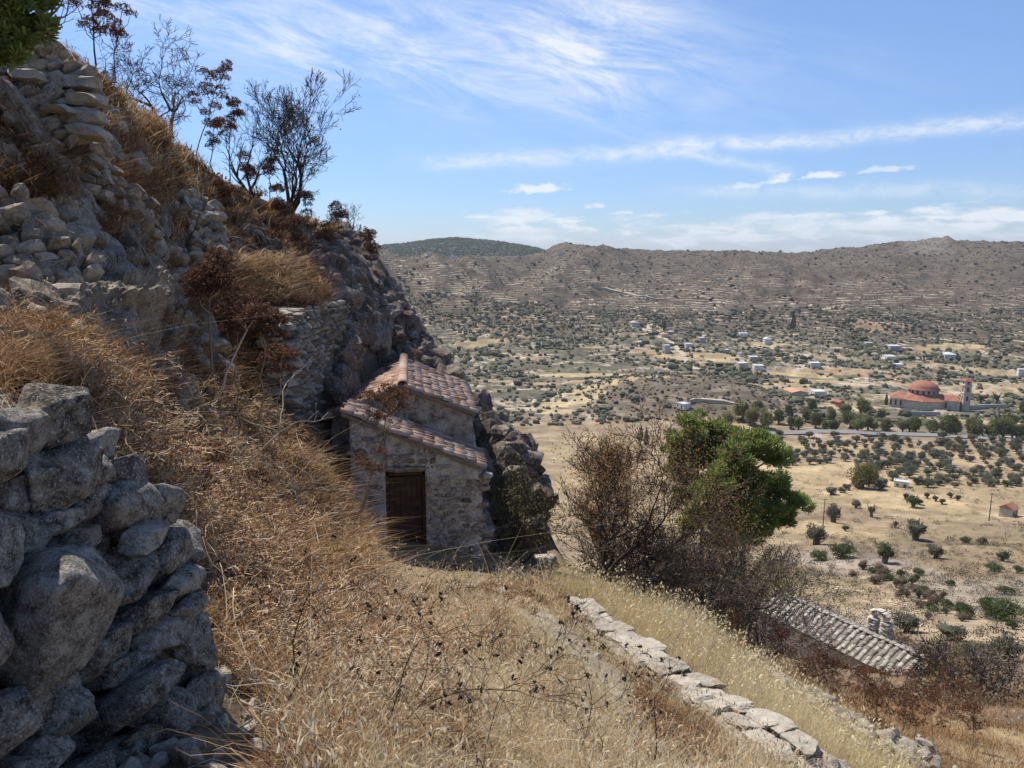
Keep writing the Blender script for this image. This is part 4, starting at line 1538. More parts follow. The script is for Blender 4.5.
pale_sets = [make_blades(60000, (540, 960, 5.5, 19), rg, k_pale, lambda r, n, x, y: r.uniform(.3, .75, n), lambda r, n, y: .002 + .0006 * y, lambda r, n: r.uniform(.1, .5, n),
                         lambda r, n, x, y: .55 + .3 * clumpy(x, y, .9, 55) + r.normal(0, .2, n), 3, 4, .18)]
# little pale seed heads
x, y, z = scatter(9000, 540, 960, 5.5, 19, rg)
k = k_pale(x, y, z, *region(x, y, z))
x, y, z = x[k], y[k], z[k]
n = len(x)
hp = np.stack([x, y, z + rg.uniform(.4, .8, n)], -1)
pale_sets.append(blades(hp, rg.uniform(.03, .07, n), .010 + .0016 * y, rg.normal(0, .7, (n, 2)), rg.uniform(.2, .9, n), rg.uniform(.6, 1, n), 2, .2, 4, .9))
blade_obj('pale_grass', pale_sets, M_PALEGR, 'tall pale yellow grass growing downhill of the capped wall')


def k_brush(x, y, z, px, py):
    c = clumpy(x, y, .9, 61)
    edge = 470 - (py - 560) * .55
    sl = grid_at(SLOPE, x, y)
    c2 = clumpy(x, y, 2.6, 66)
    f = (1 - sstep(px - edge, -60, 90)) * (1 - .75 * sstep(sl, 1.0, 1.8)) * (.03 + .97 * sstep(c, -.3, .25)) * (.15 + .85 * sstep(c2, -.25, .15))
    f = np.where((np.abs(x + 2.0) < 1.7) & (y > 14.0), f * .15, f)
    f = np.where((px > 470) & (y > 12), np.maximum(f, .8 * (wd(x, y) > .2) * sstep(c, -.2, .2) * (y < 19) * (px < 700) * (np.abs(wd(x, y)) < 1.9)), f)
    return (rg.random(len(x)) < f) & (y < 30)


def hb(a, b, seed):
    return lambda r, n, x, y: r.uniform(a, b, n) * (0.55 + 0.9 * sstep(clumpy(x, y, .8, seed), -.4, .4))


tb = lambda base, amp: (lambda r, n, x, y: base + .28 * clumpy(x, y, .7, 63) + r.normal(0, amp, n))
brush_sets = [
    make_blades(17000, (-80, 640, 2.4, 30), rg, k_brush, hb(.08, .24, 62), lambda r, n, y: .0035 + .0013 * y, lambda r, n: r.uniform(.3, 1.6, n), tb(.27, .3), 5, 3, .6, .12),
    make_blades(7000, (-80, 560, 2.4, 26), rg, k_brush, hb(.35, .8, 62), lambda r, n, y: .0020 + .0009 * y, lambda r, n: r.uniform(.6, 1.9, n), tb(.60, .25), 6, 5, .6, .25),
    make_blades(2600, (-60, 520, 2.4, 17), rg, k_brush, hb(.6, 1.2, 62), lambda r, n, y: .0025 + .0004 * y, lambda r, n: r.uniform(.9, 2.0, n), tb(.9, .15), 7, 6, .6, .3)]
# feathery dry tufts: short curled leaflets spread through a low mound
nc = 2600
x, y, z = scatter(nc, -80, 620, 2.8, 28, rg)
k = k_brush(x, y, z, *region(x, y, z)) & ~in_chapel(x, y, .2) & ~fgwall(x, y)
x, y, z = x[k], y[k], z[k]
for q in range(len(x)):
    r_ = rg.uniform(.10, .30)
    n = int(60 + 420 * r_ * min(1.0, 7.0 / y[q]))
    dd = rg.normal(0, 1, (n, 3))
    dd /= np.linalg.norm(dd, axis=1, keepdims=True)
    dd[:, 2] = np.abs(dd[:, 2]) * .9
    pp = np.array([x[q], y[q], z[q]]) + dd * r_ * rg.uniform(.2, 1.1, (n, 1))
    ld = dd[:, :2] * .3 + rg.normal(0, .8, (n, 2))
    ld /= np.linalg.norm(ld, axis=1, keepdims=True) + 1e-6
    brush_sets.append(blades(pp, rg.uniform(.04, .12, n), np.full(n, .003 + .0013 * y[q]), ld, rg.uniform(.2, 1.6, n), np.clip(rg.normal(.05 + .52 * rg.random() ** 1.3, .25, n), 0, 1), 2, .6, q, .4))
# the same tufts over the steep slope, spread by what the slope shows
def slope_tufts(poly, n, keep, rad, hts, tint, sets, seed):
    rg = np.random.default_rng(seed)
    done = 0
    for _ in range(n * 4):
        if done >= n:
            break
        px, py = rg.uniform(poly[0], poly[1]), rg.uniform(poly[2], poly[3])
        if not keep(px, py, rg):
            continue
        c = hit(px, py, 4)
        if c is None or c[1] > 32:
            continue
        if in_chapel(c[0:1], c[1:2], .25)[0] or (c[0] > -5.1 and c[0] < -4.2 and c[1] > 17 and c[1] < 22.5):
            continue
        done += 1
        r_ = rg.uniform(*rad)
        m = int(30 + 210 * r_)
        dd = rg.normal(0, 1, (m, 3))
        dd /= np.linalg.norm(dd, axis=1, keepdims=True)
        dd[:, 2] = np.abs(dd[:, 2]) * .8
        dd[:, 1] -= .25
        pp = c + dd * r_ * rg.uniform(.1, 1.1, (m, 1))
        ld = dd[:, :2] * .15 + rg.normal(0, .8, (m, 2))
        ld /= np.linalg.norm(ld, axis=1, keepdims=True) + 1e-6
        t0_ = tint(px, py, rg)
        sets.append(blades(pp, rg.uniform(hts[0], hts[1], m), np.full(m, .0035 + .0013 * c[1]), ld, rg.uniform(.2, 1.7, m), np.clip(rg.normal(t0_ * rg.uniform(.35, 1.25), .26, m), 0, 1), 3, .8, int(rg.integers(1e6)), .35))


def crest_row(px):
    return float(np.interp(px, (-50, 0, 100, 150, 200, 260, 300, 350, 400, 450, 490, 520, 550), (30, 20, 78, 114, 165, 194, 216, 226, 292, 362, 396, 420, 505)))


def k_hill(px, py, r):
    if py < crest_row(px) + 2 or (px < 92 and 50 < py < 140) or (px < 92 and 205 < py < 330) or (265 < px < 352 and 318 < py < 430):
        return False
    nz = vnoise(np.array([[px / 38.0 + py / 60.0, py / 26.0 - px / 50.0, .5]]), 5)[0]
    return r.random() < (.12 + .9 * sstep(nz, -.15, .45)) * (1.0 if px < 330 else .55)


slope_tufts((-10, 345, 60, 400), 1700, k_hill, (.12, .34), (.10, .32), lambda px, py, r: .30 + .22 * r.random() + (.25 if 195 < px < 290 and 270 < py < 312 else 0), brush_sets, 3001)
slope_tufts((0, 60, 130, 205), 260, lambda px, py, r: True, (.15, .35), (.12, .4), lambda px, py, r: .35, brush_sets, 3002)
slope_tufts((195, 290, 268, 312), 300, lambda px, py, r: True, (.15, .35), (.25, .55), lambda px, py, r: .80, brush_sets, 3003)
slope_tufts((330, 550, 225, 540), 420, lambda px, py, r: py > crest_row(px) + 1 and py < crest_row(px) + 130 and (px < 380 or px > 485 or py < 365), (.10, .26), (.08, .24), lambda px, py, r: .12 + .12 * r.random(), brush_sets, 3004)
slope_tufts((285, 368, 430, 590), 150, lambda px, py, r: px < 362 - max(0, 520 - py) * .15, (.18, .42), (.15, .5), lambda px, py, r: .35 + .3 * r.random(), brush_sets, 3005)
# long bent dead stalks lying every way over the brush
def tangle(n, box, seed, L, wid, tnt):
    rg = np.random.default_rng(seed)
    x, y, z = scatter(n, *box, rg)
    k = k_brush(x, y, z, *region(x, y, z)) & ~in_chapel(x, y, .5) & ~fgwall(x, y) & ~((np.abs(x + 2.0) < 2.0) & (y > 12.8))
    x, y, z = x[k], y[k], z[k]
    m = len(x)
    a = rg.uniform(0, 6.28, m)
    ll = rg.uniform(L[0], L[1], m)
    rise, sag = rg.uniform(.05, .8, m), rg.uniform(.1, .9, m)
    bend = rg.normal(0, .5, m)
    t = np.linspace(0, 1, 7)
    rows = []
    for q in t:
        aa = a + bend * q
        h = np.stack([np.cos(aa), np.sin(aa)], -1) * (ll * q)[:, None]
        px_, py_ = x + h[:, 0], y + h[:, 1]
        zz_ = zt(px_, py_) * .6 + z * .4 + .03 + ll * (rise * q - sag * q * q) + .05 * np.sin(q * 9 + a)
        rows.append(np.stack([px_, py_, np.maximum(zz_, zt(px_, py_) + .02)], -1))
    up = np.array([0, 0, 1.0]) + rg.normal(0, .6, (m, 3))
    vs = []
    for i_, q in enumerate(t[:-1]):
        dd = rows[i_ + 1] - rows[i_]
        s = np.cross(dd, up)
        s /= np.linalg.norm(s, axis=1, keepdims=True) + 1e-9
        w = (wid + .0009 * y)[:, None] * (1 - .6 * q) * .5
        vs += [rows[i_] - s * w, rows[i_] + s * w]
    vs.append(rows[-1])
    M_ = len(vs)
    V = np.stack(vs, 1).reshape(-1, 3)
    b_ = np.arange(m)[:, None] * M_
    Q = np.concatenate([b_ + np.array([2 * i_, 2 * i_ + 1, 2 * i_ + 3, 2 * i_ + 2]) for i_ in range(5)], 0)
    return V, b_ + np.array([M_ - 3, M_ - 2, M_ - 1]), Q, np.repeat(np.clip(rg.normal(tnt, .3, m), 0, 1), M_)


brush_sets.append(tangle(15000, (-80, 560, 2.5, 22), 901, (.2, .75), .0025, .45))
brush_sets.append(tangle(2600, (-80, 520, 2.5, 18), 902, (.5, 1.3), .0045, .8))
# crisp rusty leaf scraps of dead bracken
lv_, lq_, lt_ = [], [], []
for _ in range(1500):
    px, py = rg.uniform(0, 420), rg.uniform(60, 720)
    if py < crest_row(px) + 4 or (px < 210 and py > 390 + max(0, px - 60) * 1.1) or (px < 92 and 50 < py < 330) or (265 < px < 352 and 318 < py < 430) or px > 470 - (py - 560) * .55:
        continue
    if vnoise(np.array([[px / 30.0, py / 24.0, 3.5]]), 15)[0] < -.05:
        continue
    c_ = hit(px, py, 2.5)
    if c_ is None or c_[1] > 30 or in_chapel(c_[0:1], c_[1:2], .3)[0] or (abs(c_[0] + 2) < 1.7 and c_[1] > 13):
        continue
    r_ = rg.uniform(.10, .32)
    m = int(25 + 150 * r_)
    dd = rg.normal(0, 1, (m, 3))
    dd[:, 2] = np.abs(dd[:, 2]) * .8
    dd /= np.linalg.norm(dd, axis=1, keepdims=True)
    V, Q, tn = leaf_quads(c_ + dd * r_ * rg.uniform(.3, 1.1, (m, 1)), rg.uniform(.6, 1.3, m) * (.016 + .0030 * c_[1]), rg, rg.normal(rg.uniform(.25, .7), .25, m), 0)
    lq_.append(Q + sum(len(v) for v in lv_)); lv_.append(V); lt_.append(tn)
lm_ = mesh_np('dead_bracken', np.concatenate(lv_), [np.concatenate(lq_)], False, tint=np.concatenate(lt_))
lm_.materials.append(M_DRYLEAF)
tag(link('dead_bracken', lm_), 'rust-coloured leaf litter and dead bracken over the brown slope', None, kind='stuff')
slope_tufts((400, 800, 590, 768), 240, lambda px, py, r: px < 800 and py > 590 and vnoise(np.array([[px / 50.0, py / 30.0, 1.5]]), 8)[0] > .0, (.06, .18), (.06, .22), lambda px, py, r: .02 + .35 * r.random(), brush_sets, 3006)
blade_obj('dry_brush', brush_sets, M_BRUSH, 'tangle of orange-brown dry brush on the shaded slope')


# grass tussocks on ledges and along the crest
def k_ledge(x, y, z, px, py):
    sl = grid_at(SLOPE, x, y)
    c = clumpy(x, y, .55, 71)
    return (px < 380) & (y > 8) & (rg.random(len(x)) < .04 + .96 * sstep(c, .02, .28)) & (sl < 3.0)


ledge_sets = [make_blades(14000, (-120, 380, 8, 34), rg, k_ledge, hb(.12, .36, 72), lambda r, n, y: .004 + .0013 * y, lambda r, n: r.uniform(.2, 1.0, n),
                          lambda r, n, x, y: .35 + .35 * clumpy(x, y, .35, 73) + r.normal(0, .18, n), 8, 3, .4, .1)]


def patch_blades(px, py, rad, n, h, tint, seed, w=.010, lean=(.1, .6), p=None):
    c = hit(px, py) if p is None else p
    a = rg.normal(0, rad * .5, (n, 2))
    x, y = c[0] + a[:, 0], c[1] + a[:, 1]
    d = rg.normal(0, 1, (n, 2))
    d /= np.linalg.norm(d, axis=1, keepdims=True)
    return blades(np.stack([x, y, zt(x, y) - .02], -1), rg.uniform(.5, 1, n) * h, np.full(n, w), d, rg.uniform(*lean, n), np.clip(rg.normal(tint, .28, n), 0, 1), 3, .45, seed)


for k, (px, py, rad, n, h, tn) in enumerate(((225, 292, .9, 1500, .6, .8), (255, 300, .8, 1300, .6, .85), (275, 305, .5, 700, .5, .8), (105, 305, .6, 800, .6, .4), (125, 295, .5, 700, .5, .45),
                                             (150, 318, .5, 500, .5, .4), (165, 345, .6, 700, .45, .4), (15, 175, .9, 1300, .7, .35), (35, 205, .6, 700, .5, .4), (10, 330, .9, 1500, .6, .5),
                                             (135, 125, .7, 800, .7, .75), (150, 150, .8, 900, .8, .6), (180, 165, .8, 900, .8, .6), (215, 200, 1.0, 900, .8, .55), (95, 95, .6, 500, .6, .5),
                                             (110, 115, .5, 500, .5, .6), (240, 235, .9, 700, .7, .5), (290, 245, .9, 700, .7, .4), (120, 200, .6, 600, .5, .4), (115, 230, .6, 600, .5, .35))):
    c = hit(px, py)
    ledge_sets.append(patch_blades(px, py, rad, n // 3, h * .75, tn, 400 + k, w=.006 + .0012 * c[1]))
blade_obj('slope_grass', ledge_sets, M_BRUSH, 'brown and straw grass tussocks on the ledges of the steep slope')

# small green and grey-green weeds by the chapel
M_WEED = tint_mat('green_weed', [(0, (.10, .11, .03)), (.5, (.20, .19, .06)), (1, (.36, .30, .11))], trans=.35)


def weed(px, py, p, rad, n, h, tn, label, mat, name='weed_clump', cat='weed'):
    s = patch_blades(px, py, rad, n, h, tn, int(px * 7 + py), w=.016, lean=(.2, .9), p=p)
    return tag(blade_obj(name, [s], mat, None, None), label, cat, kind='thing')


weed(362, 388, np.array([-3.95, 20.6, 0]), .9, 1500, 1.0, .65, 'yellow-green weed clump beside the upper tiled roof', M_WEED)
print('grass', round(time.time() - T0, 1))

# ------------------------------------------------------------------ woody plants
M_BARK = plain_noise('bark_dark', (.035, .028, .023), (.10, .08, .065), 14.0, 0.95, 0.6, 0.02)
M_BARKD = plain_noise('bark_brown_grey', (.05, .04, .033), (.13, .105, .085), 14.0, 0.95, 0.6, 0.02)
M_BARKG = plain_noise('bark_grey', (.10, .085, .07), (.22, .19, .16), 14.0, 0.95, 0.6, 0.02)
M_LEAF_BR = tint_mat('leaf_brown_gold', [(0, (.19, .095, .042)), (.5, (.33, .19, .08)), (1, (.45, .31, .14))], trans=.35)
M_LEAF_OL = tint_mat('leaf_olive', [(0, (.075, .075, .03)), (.5, (.14, .13, .05)), (1, (.23, .20, .09))], trans=.3)
M_LEAF_DULL = tint_mat('leaf_dull', [(0, (.05, .038, .024)), (.5, (.10, .078, .048)), (1, (.17, .135, .08))], trans=.2)
M_LEAF_RED = tint_mat('leaf_red_brown', [(0, (.07, .03, .02)), (.5, (.15, .065, .04)), (1, (.26, .13, .075))], trans=.2)


def grow(rg, base, d, length, rad, levels, out, tips, spread=.55, shrink=.72, kids=(2, 3), wiggle=.16, up=.10, seg=4, lvl=0, minr=.0022, side=True):
    p = np.array(base, float)
    d = np.array(d, float) / np.linalg.norm(d)
    pts, rads = [p.copy()], [rad]
    r1 = max(rad * .62, minr)
    mids = []
    for k in range(seg):
        d = d + rg.normal(0, wiggle, 3)
        d[2] += up
        d /= np.linalg.norm(d)
        p = p + d * length / seg
        pts.append(p.copy())
        rads.append(rad + (r1 - rad) * (k + 1) / seg)
        mids.append((p.copy(), d.copy(), rads[-1]))
    out.append((np.array(pts), np.array(rads), lvl))
    if levels <= 0:
        tips.append((p, d))
        return
    n = rg.integers(kids[0], kids[1] + 1)
    for k in range(n):
        a = rg.normal(0, 1, 3)
        a -= d * (a @ d)
        a /= np.linalg.norm(a) + 1e-9
        dd = d + a * spread * rg.uniform(.5, 1.3)
        grow(rg, p, dd, length * shrink * rg.uniform(.75, 1.2), max(r1 * rg.uniform(.65, .9), minr), levels - 1, out, tips, spread, shrink, kids, wiggle, up, seg, lvl + 1, minr, side)
    if side:
        for (q, dq, rq) in mids[1:-1]:
            if rg.random() < .55:
                a = rg.normal(0, 1, 3)
                a -= dq * (a @ dq)
                a /= np.linalg.norm(a) + 1e-9
                grow(rg, q, dq * .6 + a * .9, length * shrink * rg.uniform(.5, .9), max(rq * .45, minr), levels - 2 if levels > 1 else 0, out, tips, spread, shrink, kids, wiggle, up, seg, lvl + 1, minr, side)


def bare_tree(name, label, cat, base, height, seed, stems=1, levels=5, rad=None, spread=.55, up=.08, bark=None, leaves=0, leafmat=None, leafsize=.06, leaft=.5, lean=(0, 0), group=None,
              wiggle=.16, minr=.003, shrink=.72, kids=(2, 3), base_spread=.35, leafspread=.12):
    rg = np.random.default_rng(seed)
    root = thing(name, label, cat, base, 0, group)
    out, tips = [], []
    rad = rad or height * .022
    for s in range(stems):
        d = np.array([lean[0] + rg.normal(0, base_spread if stems > 1 else .08), lean[1] + rg.normal(0, base_spread if stems > 1 else .08), 1.0])
        grow(rg, np.array([rg.normal(0, .06), rg.normal(0, .06), -.1]) if stems > 1 else (0, 0, -.1), d, height * (.36 if levels > 3 else .42) * rg.uniform(.75, 1.15), rad * rg.uniform(.7, 1.1), levels, out, tips, spread, shrink, kids, wiggle, up, 4, 0, minr)
    top = max(p[:, 2].max() for p, _, _ in out)
    k = height / top
    trunk, br = MB(), MB()
    for pts, rads, l in out:
        (trunk if l <= 1 else br).tube(pts * k, rads * (1 if l > 1 else 1), 6 if l <= 1 else 3, l <= 1, rg.random())
    link('trunk', trunk.mesh('trunk', bark or M_BARK, True), root)
    tw = link('branches', br.mesh('branches', bark or M_BARK, False), root)
    if leaves:
        pool = np.array([p[j] for p, r, l in out if l >= 2 for j in range(1, len(p))]) * k
        idx = rg.integers(0, len(pool), leaves)
        q = pool[idx] + rg.normal(0, leafspread, (leaves, 3))
        cl_ = fbm(q * 1.4 + seed, 2, seed)
        V, Q, tn = leaf_quads(q, leafsize * rg.uniform(.6, 1.3, leaves), rg, leaft + .3 * cl_ + rg.normal(0, .18, leaves))
        lb = MB()
        lb.add(V, Q, tn)
        link('leaves', lb.mesh('leaves', leafmat, False), root)
    return root


SKYB = 'bare shrubs along the skyline of the slope'


def ground_px(px, D, dz=0.0):
    a = P(px, 400, D)
    return gpt(a[0], D, dz)


bare_tree('bare_tree', 'rounded leafless tree on the skyline between the dead umbel stalks', 'tree', ground_px(186, 22.3), 3.5, 1, stems=4, levels=6, spread=.72, up=.03, minr=.0055, base_spread=.5)
bare_tree('bare_tree', 'tall many-stemmed leafless tree on the crest above the rocky outcrop', 'tree', ground_px(300, 26.2), 4.7, 2, stems=6, levels=6, spread=.5, up=.07, minr=.006, rad=.075, base_spread=.38, leaves=500, leafmat=M_LEAF_RED, leafsize=.07)
bare_tree('bare_shrub', 'low leafless shrub at the right end of the crest', 'shrub', ground_px(348, 28.0), 1.6, 3, stems=4, levels=4, spread=.6, minr=.005, group=SKYB)
bare_tree('bare_shrub', 'thin leafless shrub on the skyline left of the tall many-stemmed tree', 'shrub', ground_px(262, 24.6), 2.6, 4, stems=3, levels=4, spread=.5, minr=.005, group=SKYB)
bare_tree('bare_shrub', 'thin twiggy shrub at the top left of the skyline', 'shrub', ground_px(75, 16.4), 2.2, 5, stems=4, levels=4, spread=.5, minr=.004, group=SKYB)

BASES = {}


def tree_at(px, D):
    return ground_px(px, D)


bare_tree('brown_tree', 'sparse tree with dark stems and golden-brown leaves right of the chapel', 'tree', tree_at(604, 18.3), 4.9, 11, stems=5, levels=6, rad=.075, spread=.6, up=.05, leaves=15000, leafmat=M_LEAF_BR,
          leafsize=.042, base_spread=.55, minr=.006, leafspread=.25)
bare_tree('brown_tree', 'slender brown-leaved tree close behind the golden-brown one', 'tree', tree_at(612, 20.5), 4.0, 12, stems=5, levels=6, rad=.06, spread=.5, up=.06, leaves=5500, leafmat=M_LEAF_BR, leafsize=.05, base_spread=.3, minr=.005, leaft=.4)
bare_tree('sapling', 'thin half-green sapling against the dark rock right of the chapel', 'tree', tree_at(518, 18.2), 3.3, 13, stems=5, levels=5, rad=.035, spread=.42, up=.1, leaves=2300, leafmat=M_LEAF_OL, leafsize=.06, base_spread=.3, minr=.004)
THK = 'dark leafless bushes below the pale grass'
for k, (px, D, h, ol, lb) in enumerate(((650, 17.4, 2.6, 0, 'dark twiggy bush at the foot of the brown-leaved trees'), (700, 17.2, 3.0, 900, 'dark tangled bush with a tuft of olive leaves low in it'),
                                        (722, 18.2, 3.0, 0, 'tangled leafless bush in the middle of the dark thicket'), (736, 20.0, 3.6, 3400, 'bush with olive-yellow leaves at the top of the dark thicket'),
                                        (692, 22.5, 3.4, 500, 'grey leafless bush behind the dark thicket'), (735, 24.5, 3.6, 400, 'taller grey bush below the green pine'), (630, 20.0, 3.0, 800, 'brown bush low between the two brown-leaved trees'), (712, 26.5, 3.6, 300, 'tall grey twiggy bush hiding the trunk of the left pine'),
                                        (760, 27.0, 4.2, 300, 'tall grey twiggy bush hiding the trunk of the right pine'), (680, 25.0, 3.8, 600, 'tall brown-grey bush left of the pine trunks'), (778, 30.0, 3.0, 500, 'grey bush at the right foot of the pines'))):
    bare_tree('bare_bush', lb, 'bush', tree_at(px, D), h, 20 + k, stems=6, levels=5, rad=.05, spread=.65, up=.02, leaves=ol * 2 + 500, leafmat=M_LEAF_OL if ol > 1000 else M_LEAF_DULL, leafsize=.06, base_spread=.55, minr=.0055 + max(0, D - 17) * .0006, kids=(2, 3), leafspread=.25, group=THK, bark=M_BARKG if D > 22 else M_BARKD)
bare_tree('small_bare_tree', 'small forked leafless tree in front of the stone-tiled roof', 'tree', tree_at(788, 20.5), 2.8, 41, stems=1, levels=5, rad=.085, spread=.62, up=.05, lean=(.12, 0), minr=.006)
for k, (px, D, h, m, n, lb) in enumerate(((810, 68, 6.0, M_LEAF_DULL, 500, 'bare tree with a dark trunk behind the stone-tiled roof'), (772, 70, 6.0, M_LEAF_DULL, 600, 'grey leafless tree behind the left end of the stone-tiled roof'),
                                          (845, 66, 4.4, M_LEAF_DULL, 900, 'low bare bush behind the ridge of the stone-tiled roof'), (1015, 33, 2.4, M_LEAF_DULL, 300, 'grey leafless bush below the lower corner of the stone-tiled roof'),
                                          (1000, 40, 3.4, M_LEAF_OL, 1800, 'spreading bush with some olive leaves near the right edge'), (1010, 30, 3.0, M_LEAF_BR, 300, 'leafless bush cut by the right edge of the view'),
                                          (915, 62, 2.6, M_LEAF_BR, 700, 'brown bush right of the small belfry'), (978, 52, 3.0, M_LEAF_BR, 300, 'faint grey bush between the belfry and the right edge'))):
    bare_tree('bare_bush', lb, 'bush', tree_at(px, D), h, 60 + k, stems=5 if k > 1 else 2, levels=5 if k < 2 else 4, rad=.05 + .03 * (k < 2), spread=.6, up=.03, leaves=n, leafmat=m, leafsize=.13, base_spread=.6, minr=.018, kids=(2, 4), bark=M_BARKG, leafspread=.35,
              group='bare bushes around the lower chapel')

# dead giant fennel: a bare stalk with dark domed seed heads
M_UMBEL = tint_mat('umbel_dark', [(0, (.06, .030, .020)), (.5, (.175, .085, .050)), (1, (.31, .18, .11))], trans=.25)


def fennel(label, base, h, seed, heads=9, lean=(0, 0), hr=.17, stalkmat=None, group=None, thick=.016, dense=46, top=.45):
    rg = np.random.default_rng(seed)
    root = thing('dead_fennel', label, 'dead plant', base, 0, group)
    st = MB()
    t = np.linspace(0, 1, 9)
    cx = lean[0] * h * t ** 1.4 + rg.normal(0, .012, 9) * h
    cy = lean[1] * h * t ** 1.4 + rg.normal(0, .012, 9) * h
    pts = np.stack([cx, cy, h * t - .08], -1)
    st.tube(pts, thick * (1.15 - .75 * t), 6, True, rg.random())
    ends = [(pts[-1], np.array([0, 0, 1.0]))]
    for k in range(heads - 1):
        q = rg.uniform(top, .97)
        p0 = np.array([np.interp(q, t, pts[:, j]) for j in range(3)])
        a = k * 2.4 + rg.uniform(-.5, .5)
        L = h * rg.uniform(.10, .27) * (1.25 - q * .6)
        d = np.array([math.cos(a), math.sin(a), rg.uniform(.5, 1.1)])
        d /= np.linalg.norm(d)
        p1 = p0 + d * L * .6
        p2 = p1 + (d * .5 + np.array([0, 0, .8])) * L * .45
        st.tube([p0, p1, p2], [thick * .5, thick * .4, thick * .3], 4, False, rg.random())
        dd = p2 - p1
        ends.append((p2, dd / np.linalg.norm(dd)))
    link('stalk', st.mesh('stalk', stalkmat or M_STALK, True), root)
    for (p, d) in ends:
        um = MB()
        rr_ = hr * rg.uniform(.7, 1.15)
        n = dense
        ph, ct = rg.uniform(0, 2 * math.pi, n), rg.uniform(-.12, 1, n)
        sn = np.sqrt(1 - ct ** 2)
        dirs = np.stack([sn * np.cos(ph), sn * np.sin(ph), ct * .8], -1)
        q = p + dirs * rr_ * rg.uniform(.85, 1.1, (n, 1))
        for e in q[::3]:
            um.tube([p, (p + e) / 2 + [0, 0, .1 * rr_], e], .0025 + thick * .06, 3, False, .4)
        for c in range(6):
            V, Q, tn = leaf_quads(q + rg.normal(0, rr_ * .13, q.shape), rr_ * rg.uniform(.14, .30, n), rg, rg.normal(.45, .25, n))
            um.add(V, Q, tn)
        link('umbel', um.mesh('umbel', M_UMBEL, False), root, None)
    return root


M_STALKD = plain_noise('stalk_dark', (.06, .04, .03), (.14, .095, .065), 20, .9)
GF = 'dead fennel stalks on the skyline'
fennel('tallest dark umbel stalk at the top left beside the pine branch', ground_px(84, 15.8), 2.9, 1, 16, (.18, 0), .17, M_STALKD, GF)
fennel('dark umbel stalk leaning in front of the sky at the upper left edge', ground_px(66, 15.2), 2.5, 2, 14, (.12, 0), .16, M_STALKD, GF)
fennel('stout dark umbel plant left of the rounded leafless tree', ground_px(124, 18.0), 2.4, 3, 20, (.06, 0), .17, M_STALKD, GF, .022)
fennel('bent umbel stalk directly left of the rounded leafless tree', ground_px(137, 18.6), 2.0, 4, 8, (.22, 0), .15, M_STALKD, GF)
fennel('leaning umbel stalk right of the rounded leafless tree', ground_px(212, 23.2), 2.7, 5, 15, (.38, 0), .175, M_STALKD, GF)
fennel('short dark umbel stalk under the leaning one', ground_px(226, 23.5), 1.4, 6, 7, (.1, 0), .17, M_STALKD, GF)
fennel('upright dark umbel stalk between the leaning one and the many-stemmed tree', ground_px(243, 24.2), 2.3, 7, 16, (.08, 0), .17, M_STALKD, GF)
fennel('dark umbel stalk against the trunks of the many-stemmed tree', ground_px(281, 25.6), 1.7, 8, 9, (.05, 0), .175, M_STALKD, GF)
GB = 'dead fennel plants on the brown slope'


def fen_px(px, py, D, hpx, label, seed, **kw):
    """base from picture row py on the ground near distance D, height in picture rows"""
    b = ground_px(px, D)
    return fennel(label, b, hpx / FPX * D * 1.03, seed, **kw)


fen_px(212, 470, 13.2, 150, 'large dead fennel with a broad dark red-brown head cluster on the slope', 20, heads=15, hr=.20, lean=(.05, 0), top=.72, thick=.026, group=GB, dense=60)
fen_px(208, 480, 12.6, 120, 'dead fennel with pale crooked stem in the middle of the slope', 21, heads=6, hr=.17, lean=(.45, 0), top=.8, thick=.026, group=GB)
fen_px(256, 470, 13.8, 140, 'dead fennel whose dark heads hide the corner of the retaining wall', 22, heads=14, hr=.20, lean=(.10, 0), top=.68, thick=.02, group=GB, dense=60)
fen_px(278, 470, 14.4, 110, 'dead fennel leaning over the end of the retaining wall', 23, heads=9, hr=.18, lean=(.03, 0), top=.7, group=GB)
fen_px(235, 470, 13.6, 135, 'dead fennel with crowded brown heads left of the retaining wall', 231, heads=12, hr=.19, lean=(.06, 0), top=.7, group=GB)
fen_px(352, 548, 14.0, 165, 'dead fennel with curled brown leaves in front of the tiled roofs', 24, heads=12, hr=.15, lean=(.26, 0), top=.74, thick=.022, group=GB)
fen_px(345, 545, 12.5, 120, 'pale forked dead stalk left of the chapel door', 25, heads=4, hr=.14, lean=(.25, 0), top=.6, thick=.02, group=GB)
fen_px(205, 560, 7.6, 95, 'dead fennel with blackish heads low in the brush above the boulders', 26, heads=6, hr=.10, lean=(.02, 0), top=.55, thick=.012, group=GB)
fen_px(250, 520, 9.5, 75, 'small dead fennel with round dark heads in the middle of the brush', 27, heads=5, hr=.11, lean=(.03, 0), top=.5, thick=.012, group=GB)
for k, (px, D, h, lb) in enumerate(((262, 24.5, 1.1, 'dark dead fennel clump below the skyline shrubs'), (290, 24.0, 1.1, 'red-brown dead fennel above the retaining wall'), (315, 25.5, 1.2, 'red-brown dead fennel under the many-stemmed tree'),
                                    (240, 21.5, 1.0, 'dead fennel in the shaded step above the straw-coloured ledge'), (345, 26.5, 1.1, 'red-brown dead fennel at the top of the outcrop'), (375, 25.8, 1.2, 'rust-brown tuft at the right edge of the outcrop'),
                                    (330, 24.2, 1.0, 'dead fennel in the crack of the outcrop'), (305, 22.6, 1.0, 'dead fennel on the bank behind the retaining wall'))):
    fennel(lb, ground_px(px, D), h, 40 + k, 9, (rg.normal(0, .1), 0), .20, M_STALKD, 'dead fennel plants under the crest', .014, 40, .3)
GR = 'red-brown dead fennel at the lower right'
